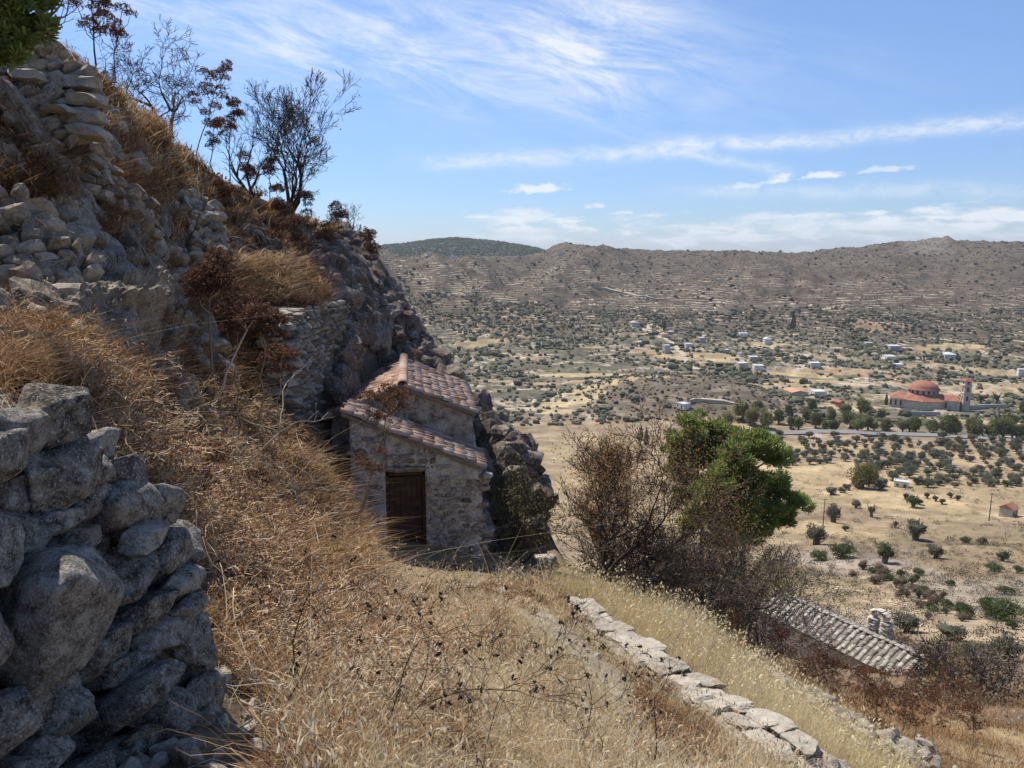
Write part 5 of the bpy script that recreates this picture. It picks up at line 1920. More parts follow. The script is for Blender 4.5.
spots = ((806, 17.5, 1.7, 'red-brown dead fennel in front of the lower chapel roof'), (840, 16.5, 1.6, 'thick red-brown dead fennel between the rubble and the roof'), (866, 17.5, 1.8, 'tall red-brown dead fennel below the belfry'),
         (830, 20.0, 2.1, 'dead fennel whose dark head crosses the roof tiles'), (855, 13.8, 1.1, 'reddish dead fennel close to the rubble line'), (892, 13.6, 1.3, 'reddish dead fennel at the bottom beside the pale stalks'),
         (920, 15.0, 1.5, 'broad rust-coloured dead fennel at the lower right'), (950, 14.0, 1.3, 'rust-coloured dead fennel left of the bottom right corner'), (985, 15.5, 1.5, 'rust-coloured dead fennel above the bottom right corner'),
         (1012, 14.2, 1.2, 'dead fennel in the bottom right corner'), (905, 18.5, 1.6, 'dead fennel below the lower corner of the roof'), (960, 19.5, 1.6, 'dead fennel in front of the spreading bush'), (880, 20.5, 1.6, 'dead fennel hiding the eave of the lower chapel'),
         (1000, 20.0, 1.5, 'dead fennel under the leafless bush at the right edge'), (790, 15.5, 1.3, 'small rust-coloured fennel at the top of the rubble line'), (820, 14.6, 1.2, 'rust-coloured dead fennel directly above the middle of the rubble line'),
         (935, 12.6, 1.2, 'rust-brown dead fennel touching the bottom edge'), (970, 12.8, 1.3, 'pair-headed rust fennel at the bottom edge near the corner'), (905, 12.2, 1.0, 'low rust-brown fennel just right of the end of the rubble line'),
         (1005, 17.0, 1.6, 'rust-coloured fennel standing clear above the right bottom corner'), (940, 17.0, 1.7, 'tall rust-brown fennel in the middle of the lower right thicket'), (850, 18.8, 1.6, 'rust fennel close under the roof eave'),
         (745, 15.6, 1.2, 'brown fennel at the foot of the dark thicket'), (975, 22.5, 1.8, 'faded fennel behind the lower right thicket'))
for k, (px, D, h, lb) in enumerate(spots):
    fennel(lb, ground_px(px, D), h * .82, 80 + k, 11, (rg.normal(0, .15), rg.normal(0, .15)), .12, None, GR, .011, 20, .25)

# brown leafy undergrowth among the fennel, lower right and along the crest
def k_lr(x, y, z, px, py):
    c = clumpy(x, y, .5, 91)
    return (px > 660) & (wd(x, y) < -1.9) & (rg.random(len(x)) < .15 + .85 * sstep(c, -.25, .3))


under = [make_blades(60000, (640, 1120, 8, 60), rg, k_lr, hb(.2, .6, 92), lambda r, n, y: .003 + .0006 * y, lambda r, n: r.uniform(.3, 1.2, n), lambda r, n, x, y: .40 + .45 * clumpy(x, y, .25, 93) + r.normal(0, .2, n), 9, 3, .4, .3)]
blade_obj('undergrowth', under, M_BRUSH, 'rust and straw undergrowth on the slope below the rubble line')

# dead thorny branches lying in the foreground grass
M_TWIG = plain_noise('twig_black', (.022, .016, .013), (.06, .042, .032), 30, .95)
M_TWIGP = plain_noise('twig_pale', (.26, .2, .14), (.5, .42, .32), 30, .95)


def dead_branch(label, base, d, L, rad, seed, mat, heads=0, levels=3):
    rg = np.random.default_rng(seed)
    root = thing('dead_branch', label, 'branch', base)
    out, tips = [], []
    grow(rg, (0, 0, 0), d, L, rad, levels, out, tips, .6, .62, (2, 2), .16, 0.0, 6, 0, .0012)
    mb, hb_ = MB(), MB()
    for pts, rads, l in out:
        mb.tube(pts, rads, 5, True, rg.random())
    link('twigs', mb.mesh('twigs', mat, True), root)
    if heads:
        idx = rg.permutation(len(tips))[:heads]
        for i in idx:
            p = tips[i][0]
            put_stone(hb_, p, rg.uniform(.005, .010, 3), np.eye(3), rg, [stone_shape(1, int(i) + 3, .2, 10, .25)])
            V, Q, tn = leaf_quads(p + rg.normal(0, .008, (8, 3)), np.full(8, .022), rg, np.full(8, .3))
            hb_.add(V, Q, tn)
        link('seed_heads', hb_.mesh('seed_heads', mat, False), root)
    return root


dead_branch('black arched thorny branch crossing the grass in the foreground', P(405, 712, 4.2), (.55, .25, .32), .72, .0045, 3, M_TWIG, 8, 4)
dead_branch('black branching twig rising to the right in the foreground', P(385, 740, 3.9), (.25, .35, .62), .6, .0042, 4, M_TWIG, 9, 4)
dead_branch('dark twig with dry heads leaning left in the foreground', P(440, 745, 4.0), (-.35, .2, .5), .55, .0036, 5, M_TWIG, 8, 4)
dead_branch('thin dark twig lying low across the front of the brush', P(330, 730, 4.0), (.8, .15, .12), .6, .0036, 6, M_TWIG, 8, 3)
dead_branch('dark twig with a long bare tip pointing up between the black branches', P(420, 690, 4.6), (.15, .2, .7), .5, .0035, 17, M_TWIG, 10, 4)
dead_branch('low dark thorn branch at the bottom edge under the black branches', P(360, 770, 3.6), (.6, .2, .25), .55, .0040, 18, M_TWIG, 8, 4)
dead_branch('spreading dark thorn twig at the bottom edge in the middle', P(480, 780, 3.9), (.2, .2, .6), .5, .0038, 19, M_TWIG, 12, 4)
dead_branch('dark thorn twig standing in the shaded brush beside the boulders', P(260, 760, 3.5), (.3, .2, .5), .5, .0036, 20, M_TWIG, 8, 4)
dead_branch('dry thistle stem with dark heads in the grass below the capped wall', P(655, 760, 5.2), (.1, .1, .7), .45, .006, 7, M_TWIG, 14, 3)
dead_branch('dry thistle with clustered heads left of the capped wall', P(600, 745, 5.6), (-.15, .1, .7), .45, .006, 8, M_TWIG, 16, 3)
dead_branch('dark dry thistle at the bottom among pale stems', P(575, 770, 4.9), (.2, .1, .6), .45, .006, 9, M_TWIG, 12, 3)
dead_branch('pale broken stem lying over the brush above the boulders', P(225, 470, 8.2), (-.9, .1, .12), 1.1, .007, 10, M_TWIGP, 0, 2)
dead_branch('pale dead stem slanting through the middle of the brush', P(150, 455, 7.5), (.75, .2, -.28), .9, .009, 11, M_TWIGP, 0, 2)
dead_branch('pale stem standing up from the brush left of the chapel', P(205, 505, 9.6), (.55, .1, .62), 1.3, .016, 12, M_TWIGP, 0, 2)
dead_branch('bleached twig in the dark brush at the bottom', P(240, 700, 3.9), (.45, .1, -.30), .55, .005, 13, M_TWIGP, 0, 2)
dead_branch('bleached forked twig at the bottom left beside the boulders', P(215, 735, 3.5), (.5, .2, .18), .5, .004, 14, M_TWIGP, 0, 3)
dead_branch('dark thorny twigs in the brown brush left of the black branches', P(290, 690, 4.5), (.25, .2, .55), .6, .006, 15, M_TWIG, 10, 4)
# tangled dry shrubs: low balls of crooked brown twigs
M_SHRUB = tint_mat('dry_shrub_twigs', [(0, (.12, .07, .04)), (.45, (.33, .205, .11)), (.8, (.58, .43, .26)), (1, (.74, .63, .45))])
kinds_ = []
for v_ in range(5):
    rgs = np.random.default_rng(640 + v_)
    out_, tips_ = [], []
    for s_ in range(11):
        dv = np.array([rgs.normal(0, .8), rgs.normal(0, .8), 1.0])
        grow(rgs, (rgs.normal(0, .05), rgs.normal(0, .05), -.03), dv, .30 * rgs.uniform(.7, 1.2), .007, 3, out_, tips_, .8, .72, (2, 3), .30, -.04, 4, 0, .0032)
    mb = MB()
    for pts, rads, l in out_:
        mb.tube(pts, rads, 3, False, rgs.random())
    pool = np.array([p[j] for p, r, l in out_ if l >= 1 for j in range(1, len(p))])
    q_ = pool[rgs.integers(0, len(pool), 420)] + rgs.normal(0, .02, (420, 3))
    lb = MB()
    V, Q, tn = leaf_quads(q_, .028 * rgs.uniform(.5, 1.3, 420), rgs, rgs.normal(.45, .28, 420))
    lb.add(V, Q, tn)
    kinds_.append((mb.mesh('twigs', M_SHRUB, False), lb.mesh('dry_leaves', M_DRYLEAF, False)))
rgs = np.random.default_rng(77)
cnt_ = 0
for _ in range(5000):
    if cnt_ >= 290:
        break
    px_, py_ = rgs.uniform(-5, 460), rgs.uniform(300, 768)
    if cnt_ % 3 == 0:
        px_, py_ = rgs.uniform(200, 375), rgs.uniform(400, 580)
    if py_ < 330 + .25 * px_ and px_ > 110 or (px_ < 205 and py_ > 375 + max(0, px_ - 40) * 1.2) or px_ > 480 - (py_ - 560) * .6 or (265 < px_ < 352 and 318 < py_ < 430):
        continue
    c_ = hit(px_, py_, 2.6)
    if c_ is None or c_[1] > 19 or fgwall(c_[0:1], c_[1:2])[0] or in_chapel(c_[0:1], c_[1:2], .4)[0] or (abs(c_[0] + 1.7) < 1.6 and c_[1] > 12.5):
        continue
    cnt_ += 1
    root = thing('dry_shrub', 'low tangled ball of dry brown twigs in the brush left of the chapel and path', 'shrub', c_, rgs.uniform(0, 6.28), 'tangled dry shrubs on the slope')
    k_ = int(rgs.integers(5))
    s_ = rgs.uniform(.55, 1.25) * (.55 if c_[1] < 5 else 1)
    for nm_, m_ in zip(('twigs', 'dry_leaves'), kinds_[k_]):
        link(nm_, m_, root).scale = (s_, s_, s_ * rgs.uniform(.6, .9))
print('shrubs', cnt_)
rgp = np.random.default_rng(88)
for k in range(26):
    px_, py_ = rgp.uniform(110, 380), rgp.uniform(400, 720)
    if px_ < 210 and py_ > 480 or (px_ > 300 and py_ < 640):
        continue
    c_ = hit(px_, py_, 2)
    a_ = rgp.uniform(0, 6.28)
    dead_branch('pale crooked dead stalk tangled in the brown brush', c_ + [0, 0, .05], (math.cos(a_), math.sin(a_), rgp.uniform(.1, .8)), rgp.uniform(.4, .9), .0035 + .0007 * c_[1], 500 + k, M_TWIGP if k % 2 else M_STALK, 0, 2)['group'] = 'pale crooked stalks in the brush'
print('woody', round(time.time() - T0, 1))

# ------------------------------------------------------------------ pines
M_NEEDLE = tint_mat('pine_needles', [(0, (.10, .13, .034)), (.45, (.22, .275, .075)), (.8, (.32, .375, .12)), (1, (.40, .43, .17))], trans=.48)


def pine(label, base, h, seed, clumps, needle=.11, dens=260, name='pine_tree', group=None, trunk_r=.16, flat=.72, mat=None):
    """clumps: (x, y, z, radius) relative to the base; limbs run from the trunk to each clump"""
    rg = np.random.default_rng(seed)
    root = thing(name, label, 'tree', base, 0, group)
    tr, cr = MB(), MB()
    zs = np.linspace(-.6, h * .9, 9)
    tx = np.cumsum(rg.normal(0, .012, 9)) * h
    ty = np.cumsum(rg.normal(0, .012, 9)) * h
    tp_ = np.stack([tx - tx[0], ty - ty[0], zs], -1)
    tr.tube(tp_, trunk_r * (1.2 - np.linspace(0, .95, 9)), 8)
    for (x, y, z, r) in clumps:
        zz_ = z - r * .3 - .3 * math.hypot(x, y)
        s = np.clip(zz_ / h, .05, .86)
        p0 = np.array([np.interp(s * h, zs, tp_[:, k]) for k in range(3)])
        p2 = np.array([x, y, z - r * .15])
        p1 = (p0 + p2) / 2 + rg.normal(0, .12, 3) * r + [0, 0, -.12 * r]
        tr.tube([p0, p1, p2], [trunk_r * .42, trunk_r * .28, trunk_r * .12], 5, False)
        nsub = max(5, int(11 * r ** 1.2 + 5))
        for s_ in range(nsub):
            d = rg.normal(0, 1, 3)
            d /= np.linalg.norm(d)
            q = np.array([x, y, z]) + d * np.array([r, r, r * flat]) * rg.uniform(.35, 1.0)
            rs = r * rg.uniform(.28, .46)
            n = int(dens * rs ** 1.6 * 6)
            dd = rg.normal(0, 1, (n, 3))
            dd /= np.linalg.norm(dd, axis=1, keepdims=True)
            dd[:, 2] = dd[:, 2] * .75 + .12
            pos = q + dd * rs * rg.uniform(.25, 1.0, (n, 1)) ** .6
            # each needle tuft: thin blade pointing outward and up
            out_ = dd * .8 + [0, 0, .45] + rg.normal(0, .35, (n, 3))
            out_ /= np.linalg.norm(out_, axis=1, keepdims=True)
            sd = np.cross(out_, rg.normal(0, 1, (n, 3)))
            sd /= np.linalg.norm(sd, axis=1, keepdims=True) + 1e-9
            L = needle * rg.uniform(.7, 1.3, (n, 1))
            V = np.stack([pos - sd * L * .16, pos + sd * L * .16, pos + out_ * L + sd * L * .10, pos + out_ * L - sd * L * .10], 1).reshape(-1, 3)
            cr.add(V, np.arange(n)[:, None] * 4 + np.array([0, 1, 2, 3]), np.repeat(np.clip(rg.normal(.5, .2, n), 0, 1), 4))
    link('trunk', tr.mesh('trunk', M_BARK, True), root)
    link('crown', cr.mesh('crown', mat or M_NEEDLE, False), root)
    return root


def clumps_px(base, D, items):
    out = []
    for (px, py, rp, dd) in items:
        c = P(px, py, D + dd)
        out.append((*(c - base), rp / FPX * D * 1.17))
    return out


bD = 37.0
b1 = ground_px(716, bD)
pine('large bright green pine left of the darker one above the brown thicket', b1, P(700, 425, bD)[2] - b1[2], 3,
     clumps_px(b1, bD, [(697, 430, 19, 0), (680, 444, 14, -.4), (714, 438, 16, .6), (730, 436, 12, .4), (700, 455, 18, -.8), (722, 462, 15, .5), (676, 464, 12, 0), (690, 478, 15, .5), (722, 480, 14, -.4), (706, 492, 13, -.6), (684, 496, 11, 0)]), .15, 230)
b2 = ground_px(752, bD - 2)
pine('broad green pine with tiered clumps overlooking the dry valley', b2, P(752, 440, bD - 2)[2] - b2[2], 4,
     clumps_px(b2, bD - 2, [(752, 448, 19, 0), (772, 456, 16, .4), (735, 458, 17, -.6), (728, 480, 20, -.9), (712, 496, 17, -.9), (752, 478, 19, -.5), (776, 486, 18, .4), (790, 504, 15, .2), (766, 508, 18, -.3), (742, 506, 19, -.8), (722, 518, 16, -.7), (783, 520, 12, -.2), (758, 526, 14, -.5), (738, 532, 14, -.4), (700, 517, 14, -.8), (716, 538, 13, -.5), (690, 530, 11, -.6), (758, 538, 11, -.3)]), .15, 230)
# pine overhanging at the top left; its trunk stands on the slope outside the view
b3 = ground_px(-150, 9.2)
pine('dark green pine branch hanging into the top left corner', b3, 4.6, 6,
     clumps_px(b3, 8.6, [(-60, -40, 40, 0), (-15, 0, 30, -.2), (12, 12, 26, -.3), (34, 10, 17, -.3), (8, 38, 22, -.4), (-20, 40, 30, 0), (28, 34, 14, -.35), (42, 24, 9, -.35), (18, 52, 10, -.4), (-4, 56, 12, -.4), (-80, 20, 40, .2), (40, -15, 25, 0), (-10, -45, 45, 0)]), .075, 900, trunk_r=.13)
print('pines', round(time.time() - T0, 1))

# ------------------------------------------------------------------ the lower chapel, roofed with stone tiles
LR0, LR1 = np.array([23.6, 65.0, -30.0]), np.array([30.9, 53.0, -30.0])
ax = (LR1 - LR0)
LL = np.linalg.norm(ax)
LC = thing('lower_chapel', 'long low chapel roofed with grey stone tiles down the slope', 'chapel', (*(LR0[:2]), LR0[2] - 3.2), math.atan2(ax[1], ax[0]))
# local: x along the ridge, -y towards the photographer's side, z up; ridge at z 3.2
M_STILE = tile_mat('stone_roof_tile', (.14, .125, .105), (.31, .285, .24), (.47, .44, .38))
mb = MB()
HW, DR_ = 2.5, 1.15
for sgn in (-1, 1):
    rough_wall(mb, [(0, sgn * 2.2, -1.2), (LL, sgn * 2.2, -1.2), (LL, sgn * 2.2, 2.15), (0, sgn * 2.2, 2.15)] if sgn < 0 else [(LL, 2.2, -1.2), (0, 2.2, -1.2), (0, 2.2, 2.15), (LL, 2.2, 2.15)], .5, 60, 10, .05, 3)
for xx, fl in ((0, 1), (LL, -1)):
    c = [(xx, 2.2, -1.2), (xx, 0, -1.2), (xx, 0, 3.1), (xx, 2.2, 2.15)], [(xx, 0, -1.2), (xx, -2.2, -1.2), (xx, -2.2, 2.15), (xx, 0, 3.1)]
    for q in c:
        rough_wall(mb, q if fl > 0 else [q[1], q[0], q[3], q[2]], .5, 12, 14, .04, 5)
link('wall', mb.mesh('wall', M_PLASTER2, True), LC)
for sgn in (-1, 1):
    a, b = np.array([-.15, 0, 3.2]), np.array([LL + .15, 0, 3.2])
    c, d = np.array([LL + .15, sgn * HW, 3.2 - DR_]), np.array([-.15, sgn * HW, 3.2 - DR_])
    down = (d - a) / np.linalg.norm(d - a)
    nrm = np.array([0, sgn * DR_, HW]) / math.hypot(DR_, HW)
    mb = MB()
    V = np.array([a, b, c, d, a - nrm * .12, b - nrm * .12, c - nrm * .12, d - nrm * .12])
    mb.add(V, [[0, 1, 2, 3], [7, 6, 5, 4], [0, 4, 5, 1], [1, 5, 6, 2], [2, 6, 7, 3], [3, 7, 4, 0]])
    base = link('roof', mb.mesh('roof', M_BOARD), LC)
    tm = MB()
    rgl = np.random.default_rng(5 + sgn)
    nr = 26
    barrel_tiles(tm, a + nrm * .01, np.array([1.0, 0, 0]), down, nrm, nr, 7, (LL + .3) / nr, np.linalg.norm(d - a) / 7, rgl, .165, .0)
    link('roof_tiles', tm.mesh('roof_tiles', M_STILE, False), base)
mb = MB()
rgl = np.random.default_rng(9)
for k in range(32):
    put_stone(mb, (LL * (k + .5) / 32, rgl.normal(0, .03), 3.30), (.26, .22, .07), rotm(0, 0, rgl.normal(0, .1)), rgl, LIB2)
link('ridge_stones', mb.mesh('ridge_stones', M_CAP, True), LC)
# belfry: a small arched bell gable on the far wall
px_b, D_b = 878, 58.0
p = P(px_b, 632, D_b)
mb = MB()
lx = np.array([p[0] - LR0[0], p[1] - LR0[1]])
ca, sa = ax[0] / LL, ax[1] / LL
bx, by = lx[0] * ca + lx[1] * sa, -lx[0] * sa + lx[1] * ca
bz0, bw, bh = 2.1, 1.6, 2.75
by = max(by, 1.6)
M_BELF = stone_mat('belfry_stone', (.24, .21, .17), (.50, .45, .37), (.70, .65, .56), 0.3, 5.0, 0.3, 0.8, 0.03)
LIBB = [stone_shape(2, 700 + k, 0.95, 30, 0.05, 4) for k in range(12)]
for s in (-1, 1):
    for k in range(9):
        for q in range(1 + k % 2):
            put_stone(mb, (bx + s * bw * .36 + (q - .5) * .44 * (k % 2), by, bz0 + .08 + k * .2), (.44 if k % 2 == 0 else .22, .34, .104), rotm(*rgl.normal(0, .03, 3)), rgl, LIBB)
for k in range(9):
    an = math.pi * (k + .5) / 9
    put_stone(mb, (bx + math.cos(an) * bw * .33, by, bz0 + 1.86 + math.sin(an) * bw * .33), (.17, .24, .10), rotm(0, -an, 0), rgl, LIBB)
for k in range(6):
    put_stone(mb, (bx + (k - 2.5) * .27, by, bz0 + 2.62 - abs(k - 2.5) * .11), (.17, .28, .07), rotm(0, (k - 2.5) * .14, 0), rgl, LIBB)
for s in (-1, 1):
    put_stone(mb, (bx + s * .62, by, bz0 + 2.1), (.14, .22, .16), np.eye(3), rgl, LIBB)
put_stone(mb, (bx, by, bz0 - .1), (1.0, .42, .22), np.eye(3), rgl, LIB3)
link('belfry', mb.mesh('belfry', M_BELF, False), LC)['label'] = 'small arched bell gable of pale stone'

# ------------------------------------------------------------------ far buildings
M_WHITE = plain_noise('whitewash', (.70, .66, .58), (.82, .78, .70), 0.5, .8)
M_CREAM = plain_noise('cream_render', (.50, .42, .32), (.62, .53, .41), 0.5, .85)
M_PINK = plain_noise('pink_render', (.48, .36, .32), (.58, .46, .42), 0.5, .85)
M_GREYH = plain_noise('grey_render', (.36, .36, .35), (.48, .48, .47), 0.5, .85)
M_BLUEH = plain_noise('blueish_render', (.48, .50, .52), (.60, .62, .63), 0.5, .85)
M_REDROOF = plain_noise('red_roof', (.27, .105, .07), (.40, .19, .13), 0.25, .85)
M_ORROOF = plain_noise('orange_roof', (.45, .25, .15), (.55, .34, .22), 0.8, .85)
M_FLATROOF = plain_noise('flat_roof_pale', (.52, .52, .50), (.64, .63, .61), 0.6, .85)
M_GLASS, nt = new_mat('window_glass')
finish(nt, (.03, .035, .04), .12, spec=.6)
M_CONC = plain_noise('pale_concrete', (.38, .36, .32), (.50, .48, .43), 1.0, .9)


def house(px, py, wpx, hpx, label, wall, roof='flat', roofmat=None, yaw=0.0, dep=.8, group='houses across the valley', name='house', cat='house', wings=0, D=None):
    p = hit(px, py, 60)
    d = math.hypot(p[0], p[1])
    w, h = wpx / FPX * p[1] * .9, max(2.6, hpx / FPX * p[1])
    yw = -math.atan2(p[0], p[1]) + yaw
    root = thing(name, label, cat, p, yw, group)
    dp = w * dep
    mb = MB()
    hw = h if roof == 'flat' else h * .72
    mb.box((0, 0, hw / 2 - 1), (w, dp, hw + 2))
    if wings:
        mb.box((w * .62, dp * .1, hw * .36 - 1), (w * .35, dp * .7, hw * .72 + 2))
    link('wall', mb.mesh('wall', wall), root)
    mb = MB()
    if roof == 'flat':
        for (cx, cy, sx, sy) in ((0, -dp / 2, w + .4, .3), (0, dp / 2, w + .4, .3), (-w / 2, 0, .3, dp - .32), (w / 2, 0, .3, dp - .32)):
            mb.box((cx, cy, hw + .22), (sx, sy, .5))
        mb.box((0, 0, hw + .04), (w - .32, dp - .32, .1))
    else:
        o = .4
        x0, x1, y0, y1, z0, z1 = -w / 2 - o, w / 2 + o, -dp / 2 - o, dp / 2 + o, hw + .01, h + .35
        if roof == 'gable':
            V = [(x0, y0, z0), (x1, y0, z0), (x1, y1, z0), (x0, y1, z0), (x0, 0, z1), (x1, 0, z1)]
            mb.add(V, [[0, 1, 5, 4], [2, 3, 4, 5]])
            mb.more(np.array([[1, 2, 5], [3, 0, 4]]))
            mb.more(np.array([[3, 2, 1, 0]]))
        else:
            V = [(x0, y0, z0), (x1, y0, z0), (x1, y1, z0), (x0, y1, z0), (x0 * .45, 0, z1), (x1 * .45, 0, z1)]
            mb.add(V, [[0, 1, 5, 4], [2, 3, 4, 5]])
            mb.more(np.array([[1, 2, 5], [3, 0, 4]]))
            mb.more(np.array([[3, 2, 1, 0]]))
    link('roof', mb.mesh('roof', roofmat or M_FLATROOF), root)
    nf = 2 if hw > 5 else 1
    nw = int(np.clip(w / 4.2, 2, 5))
    fh = hw / nf
    for f in range(nf):
        for k in range(nw):
            x = (k + .5) / nw * w - w / 2
            mb = MB()
            if f == 0 and k == nw // 2:
                mb.box((x, -dp / 2 - .01, fh * .38), (1.1, .1, fh * .74))
                link('door', mb.mesh('door', M_GLASS), root)
            else:
                mb.box((x, -dp / 2 - .01, f * fh + fh * .55), (.9, .1, fh * .36))
                link('window', mb.mesh('window', M_GLASS), root)
    return root


HS = [(664, 337, 10, 4.5, 'cream house with a pale orange roof up the valley', M_CREAM, 'hip', M_ORROOF), (701, 342, 9, 4.5, 'pink-washed house on the terraces', M_PINK, 'flat', None),
      (688, 346, 10, 2.5, 'long low white house below the pink-washed one', M_WHITE, 'flat', None), (666, 352, 8, 7, 'tall pale house beside the winding lane', M_GREYH, 'flat', None),
      (669, 334, 9, 2.6, 'grey house next to the dark cypress', M_GREYH, 'flat', None), (634, 325, 11, 4, 'grey farmhouse at the top end of the winding lane', M_GREYH, 'hip', M_CONC),
      (743, 337, 11, 4, 'white flat-roofed house high on the terraces', M_WHITE, 'flat', None), (767, 343, 9, 6, 'bluish-white two-storey house right of the high flat-roofed one', M_BLUEH, 'hip', M_BLUEH),
      (740, 356, 5, 3.2, 'tiny white hut above the cream block', M_WHITE, 'flat', None), (741, 369, 13, 6.5, 'cream two-storey block behind the brown mound', M_CREAM, 'flat', None),
      (753, 360, 11, 3.6, 'pale house stepping up behind the cream block', M_GREYH, 'flat', None), (758, 369, 13, 4, 'white bungalow right of the cream block', M_WHITE, 'flat', None),
      (814, 366, 13, 3.6, 'white house among olives with bluish walls', M_BLUEH, 'flat', None), (795, 394, 24, 5, 'long low house with pinkish tiled roof beyond the mound', M_CREAM, 'gable', M_ORROOF),
      (817, 396, 17, 5.5, 'long white house right of the pinkish roof', M_WHITE, 'flat', None), (838, 404, 11, 4, 'dark red hut among the roadside trees', M_REDROOF, 'gable', M_REDROOF),
      (889, 359, 13, 3, 'low white house above the domed church', M_WHITE, 'flat', None), (898, 367, 11, 3, 'white house just above the red dome', M_WHITE, 'flat', None),
      (949, 357, 14, 4.5, 'bluish-white villa above the bell tower', M_BLUEH, 'hip', M_BLUEH), (1021, 376, 9, 7, 'white house at the right edge above the church', M_WHITE, 'flat', None),
      (893, 348, 15, 2.6, 'pale shed high above the church', M_GREYH, 'flat', None), (683, 408, 13, 5, 'white house with a long terrace at the foot of the brown mound', M_WHITE, 'flat', None),
      (868, 345, 9, 2.5, 'small cream house on the upper right terraces', M_CREAM, 'flat', None), (725, 352, 8, 2.6, 'grey shed on the middle terraces', M_GREYH, 'flat', None)]
for h_ in HS:
    house(h_[0], h_[1], h_[2], h_[3], h_[4], h_[5], h_[6], h_[7], yaw=-1.2 + rg.normal(0, .15))
for (px, py, w, hh, lb) in ((430, 256, 5, 2, 'tiny white house on the left shoulder of the far hills'), (454, 258, 9, 2, 'row-like white building under the blue far hill'), (445, 264, 5, 2.2, 'white hut on the shoulder below the blue far hill'), (560, 254, 5, 1.6, 'pale hut near the pointed hilltop')):
    house(px, py, w, hh, lb, M_WHITE, 'flat', None, group='houses on the far shoulder')
house(1008, 516, 13, 13, 'near cottage with a bright red roof at the right edge', M_CONC, 'gable', M_REDROOF, yaw=1.15, dep=1.1, group='farm buildings in the dry fields')
house(901, 487, 15, 4, 'low white-roofed shed among the olive trees', M_WHITE, 'flat', None, group='farm buildings in the dry fields')

# big domed church with its bell tower --------------------------------
pc = hit(922, 407, 200)
dC = math.hypot(pc[0], pc[1])
s1 = pc[1] / FPX * .86                       # metres per picture row there
yC = -math.atan2(pc[0], pc[1])
CHU = thing('domed_church', 'large church with a red dome and a square bell tower beyond the road', 'church', pc, yC)


def ring_mesh(mb, prof, n=40, cx=0, cy=0, tint=.5):
    th = np.arange(n) * 2 * math.pi / n
    V = np.array([[cx + r * math.cos(t), cy + r * math.sin(t), z] for r, z in prof for t in th])
    q = [[i * n + j, i * n + (j + 1) % n, (i + 1) * n + (j + 1) % n, (i + 1) * n + j] for i in range(len(prof) - 1) for j in range(n)]
    mb.add(V, q, tint)


W_CH = plain_noise('church_stone', (.46, .38, .29), (.66, .57, .45), .4, .9)
mb = MB()
Rm = 26 * s1
oct_ = [(Rm, -3), (Rm, 11 * s1)]
ring_mesh(mb, oct_, 8)
mb.box((-24 * s1, -4 * s1, 4 * s1), (20 * s1, 26 * s1, 15 * s1))
mb.box((27 * s1, 2 * s1, 5 * s1), (22 * s1, 22 * s1, 14 * s1))
link('wall', mb.mesh('wall', W_CH), CHU)
mb = MB()
ring_mesh(mb, [(Rm * 1.07, 10.4 * s1), (Rm * 1.07, 10.9 * s1), (15.5 * s1, 18.2 * s1), (14 * s1, 18.2 * s1)], 8)
V = np.array([(-35, -18, 11.2), (-13, -18, 11.2), (-13, 10, 11.2), (-35, 10, 11.2), (-27, -4, 17), (-13, -4, 17)], float) * s1
mb.add(V, [[0, 1, 5, 4], [2, 3, 4, 5]])
mb.more(np.array([[3, 0, 4], [1, 2, 5]]) + mb.n - 6)
V = np.array([(15, -10, 11.6), (39, -10, 11.6), (39, 14, 11.6), (15, 14, 11.6), (15, 2, 17), (33, 2, 17)], float) * s1
mb.add(V, [[0, 1, 5, 4], [2, 3, 4, 5]])
mb.more(np.array([[3, 0, 4], [1, 2, 5]]) + mb.n - 6)
link('roof', mb.mesh('roof', M_REDROOF), CHU)
mb = MB()
ring_mesh(mb, [(15.5 * s1, 15 * s1), (15.5 * s1, 22 * s1)], 24)
drum = link('drum', mb.mesh('drum', W_CH), CHU)
for k in range(16):
    a = k / 16 * 2 * math.pi
    mb = MB()
    mb.box((15.5 * s1 * math.cos(a), 15.5 * s1 * math.sin(a), 19.8 * s1), (.5, 1.9, 2.6), a)
    link('window', mb.mesh('window', M_GLASS), drum)
mb = MB()
prof = [(17.6 * s1, 21.6 * s1), (17.6 * s1, 22.3 * s1)] + [(16.0 * s1 * math.cos(t), 22.4 * s1 + 9.5 * s1 * math.sin(t)) for t in np.linspace(.12, 1.54, 9)]
ring_mesh(mb, prof, 32)
dome = link('dome', mb.mesh('dome', M_REDROOF, True), CHU)
mb = MB()
mb.box((0, 0, 33.2 * s1), (.35, .35, 3.4))
mb.box((0, 0, 33.6 * s1), (1.6, .35, .35))
link('cross', mb.mesh('cross', M_CONC), dome)
tx_, ty_ = 43.5 * s1, -1 * s1
mb = MB()
mb.box((tx_, ty_, 14 * s1 - 2), (7.8 * s1, 7.8 * s1, 31 * s1 + 4), -1.2)
mb.box((tx_, ty_, 30.2 * s1), (9.6 * s1, 9.6 * s1, 1.0 * s1), -1.2)
mb.box((tx_, ty_, 33.0 * s1), (7.4 * s1, 7.4 * s1, 4.8 * s1), -1.2)
mb.box((tx_, ty_, 21 * s1), (9.2 * s1, 9.2 * s1, .7 * s1), -1.2)
tower = link('bell_tower', mb.mesh('bell_tower', W_CH), CHU)
mb = MB()
c_, s_ = math.cos(-1.2), math.sin(-1.2)
q = 5.1 * s1
V = [(tx_ + a * q * c_ - b * q * s_, ty_ + a * q * s_ + b * q * c_, 35.3 * s1) for a, b in ((-1, -1), (1, -1), (1, 1), (-1, 1))] + [(tx_, ty_, 39 * s1)]
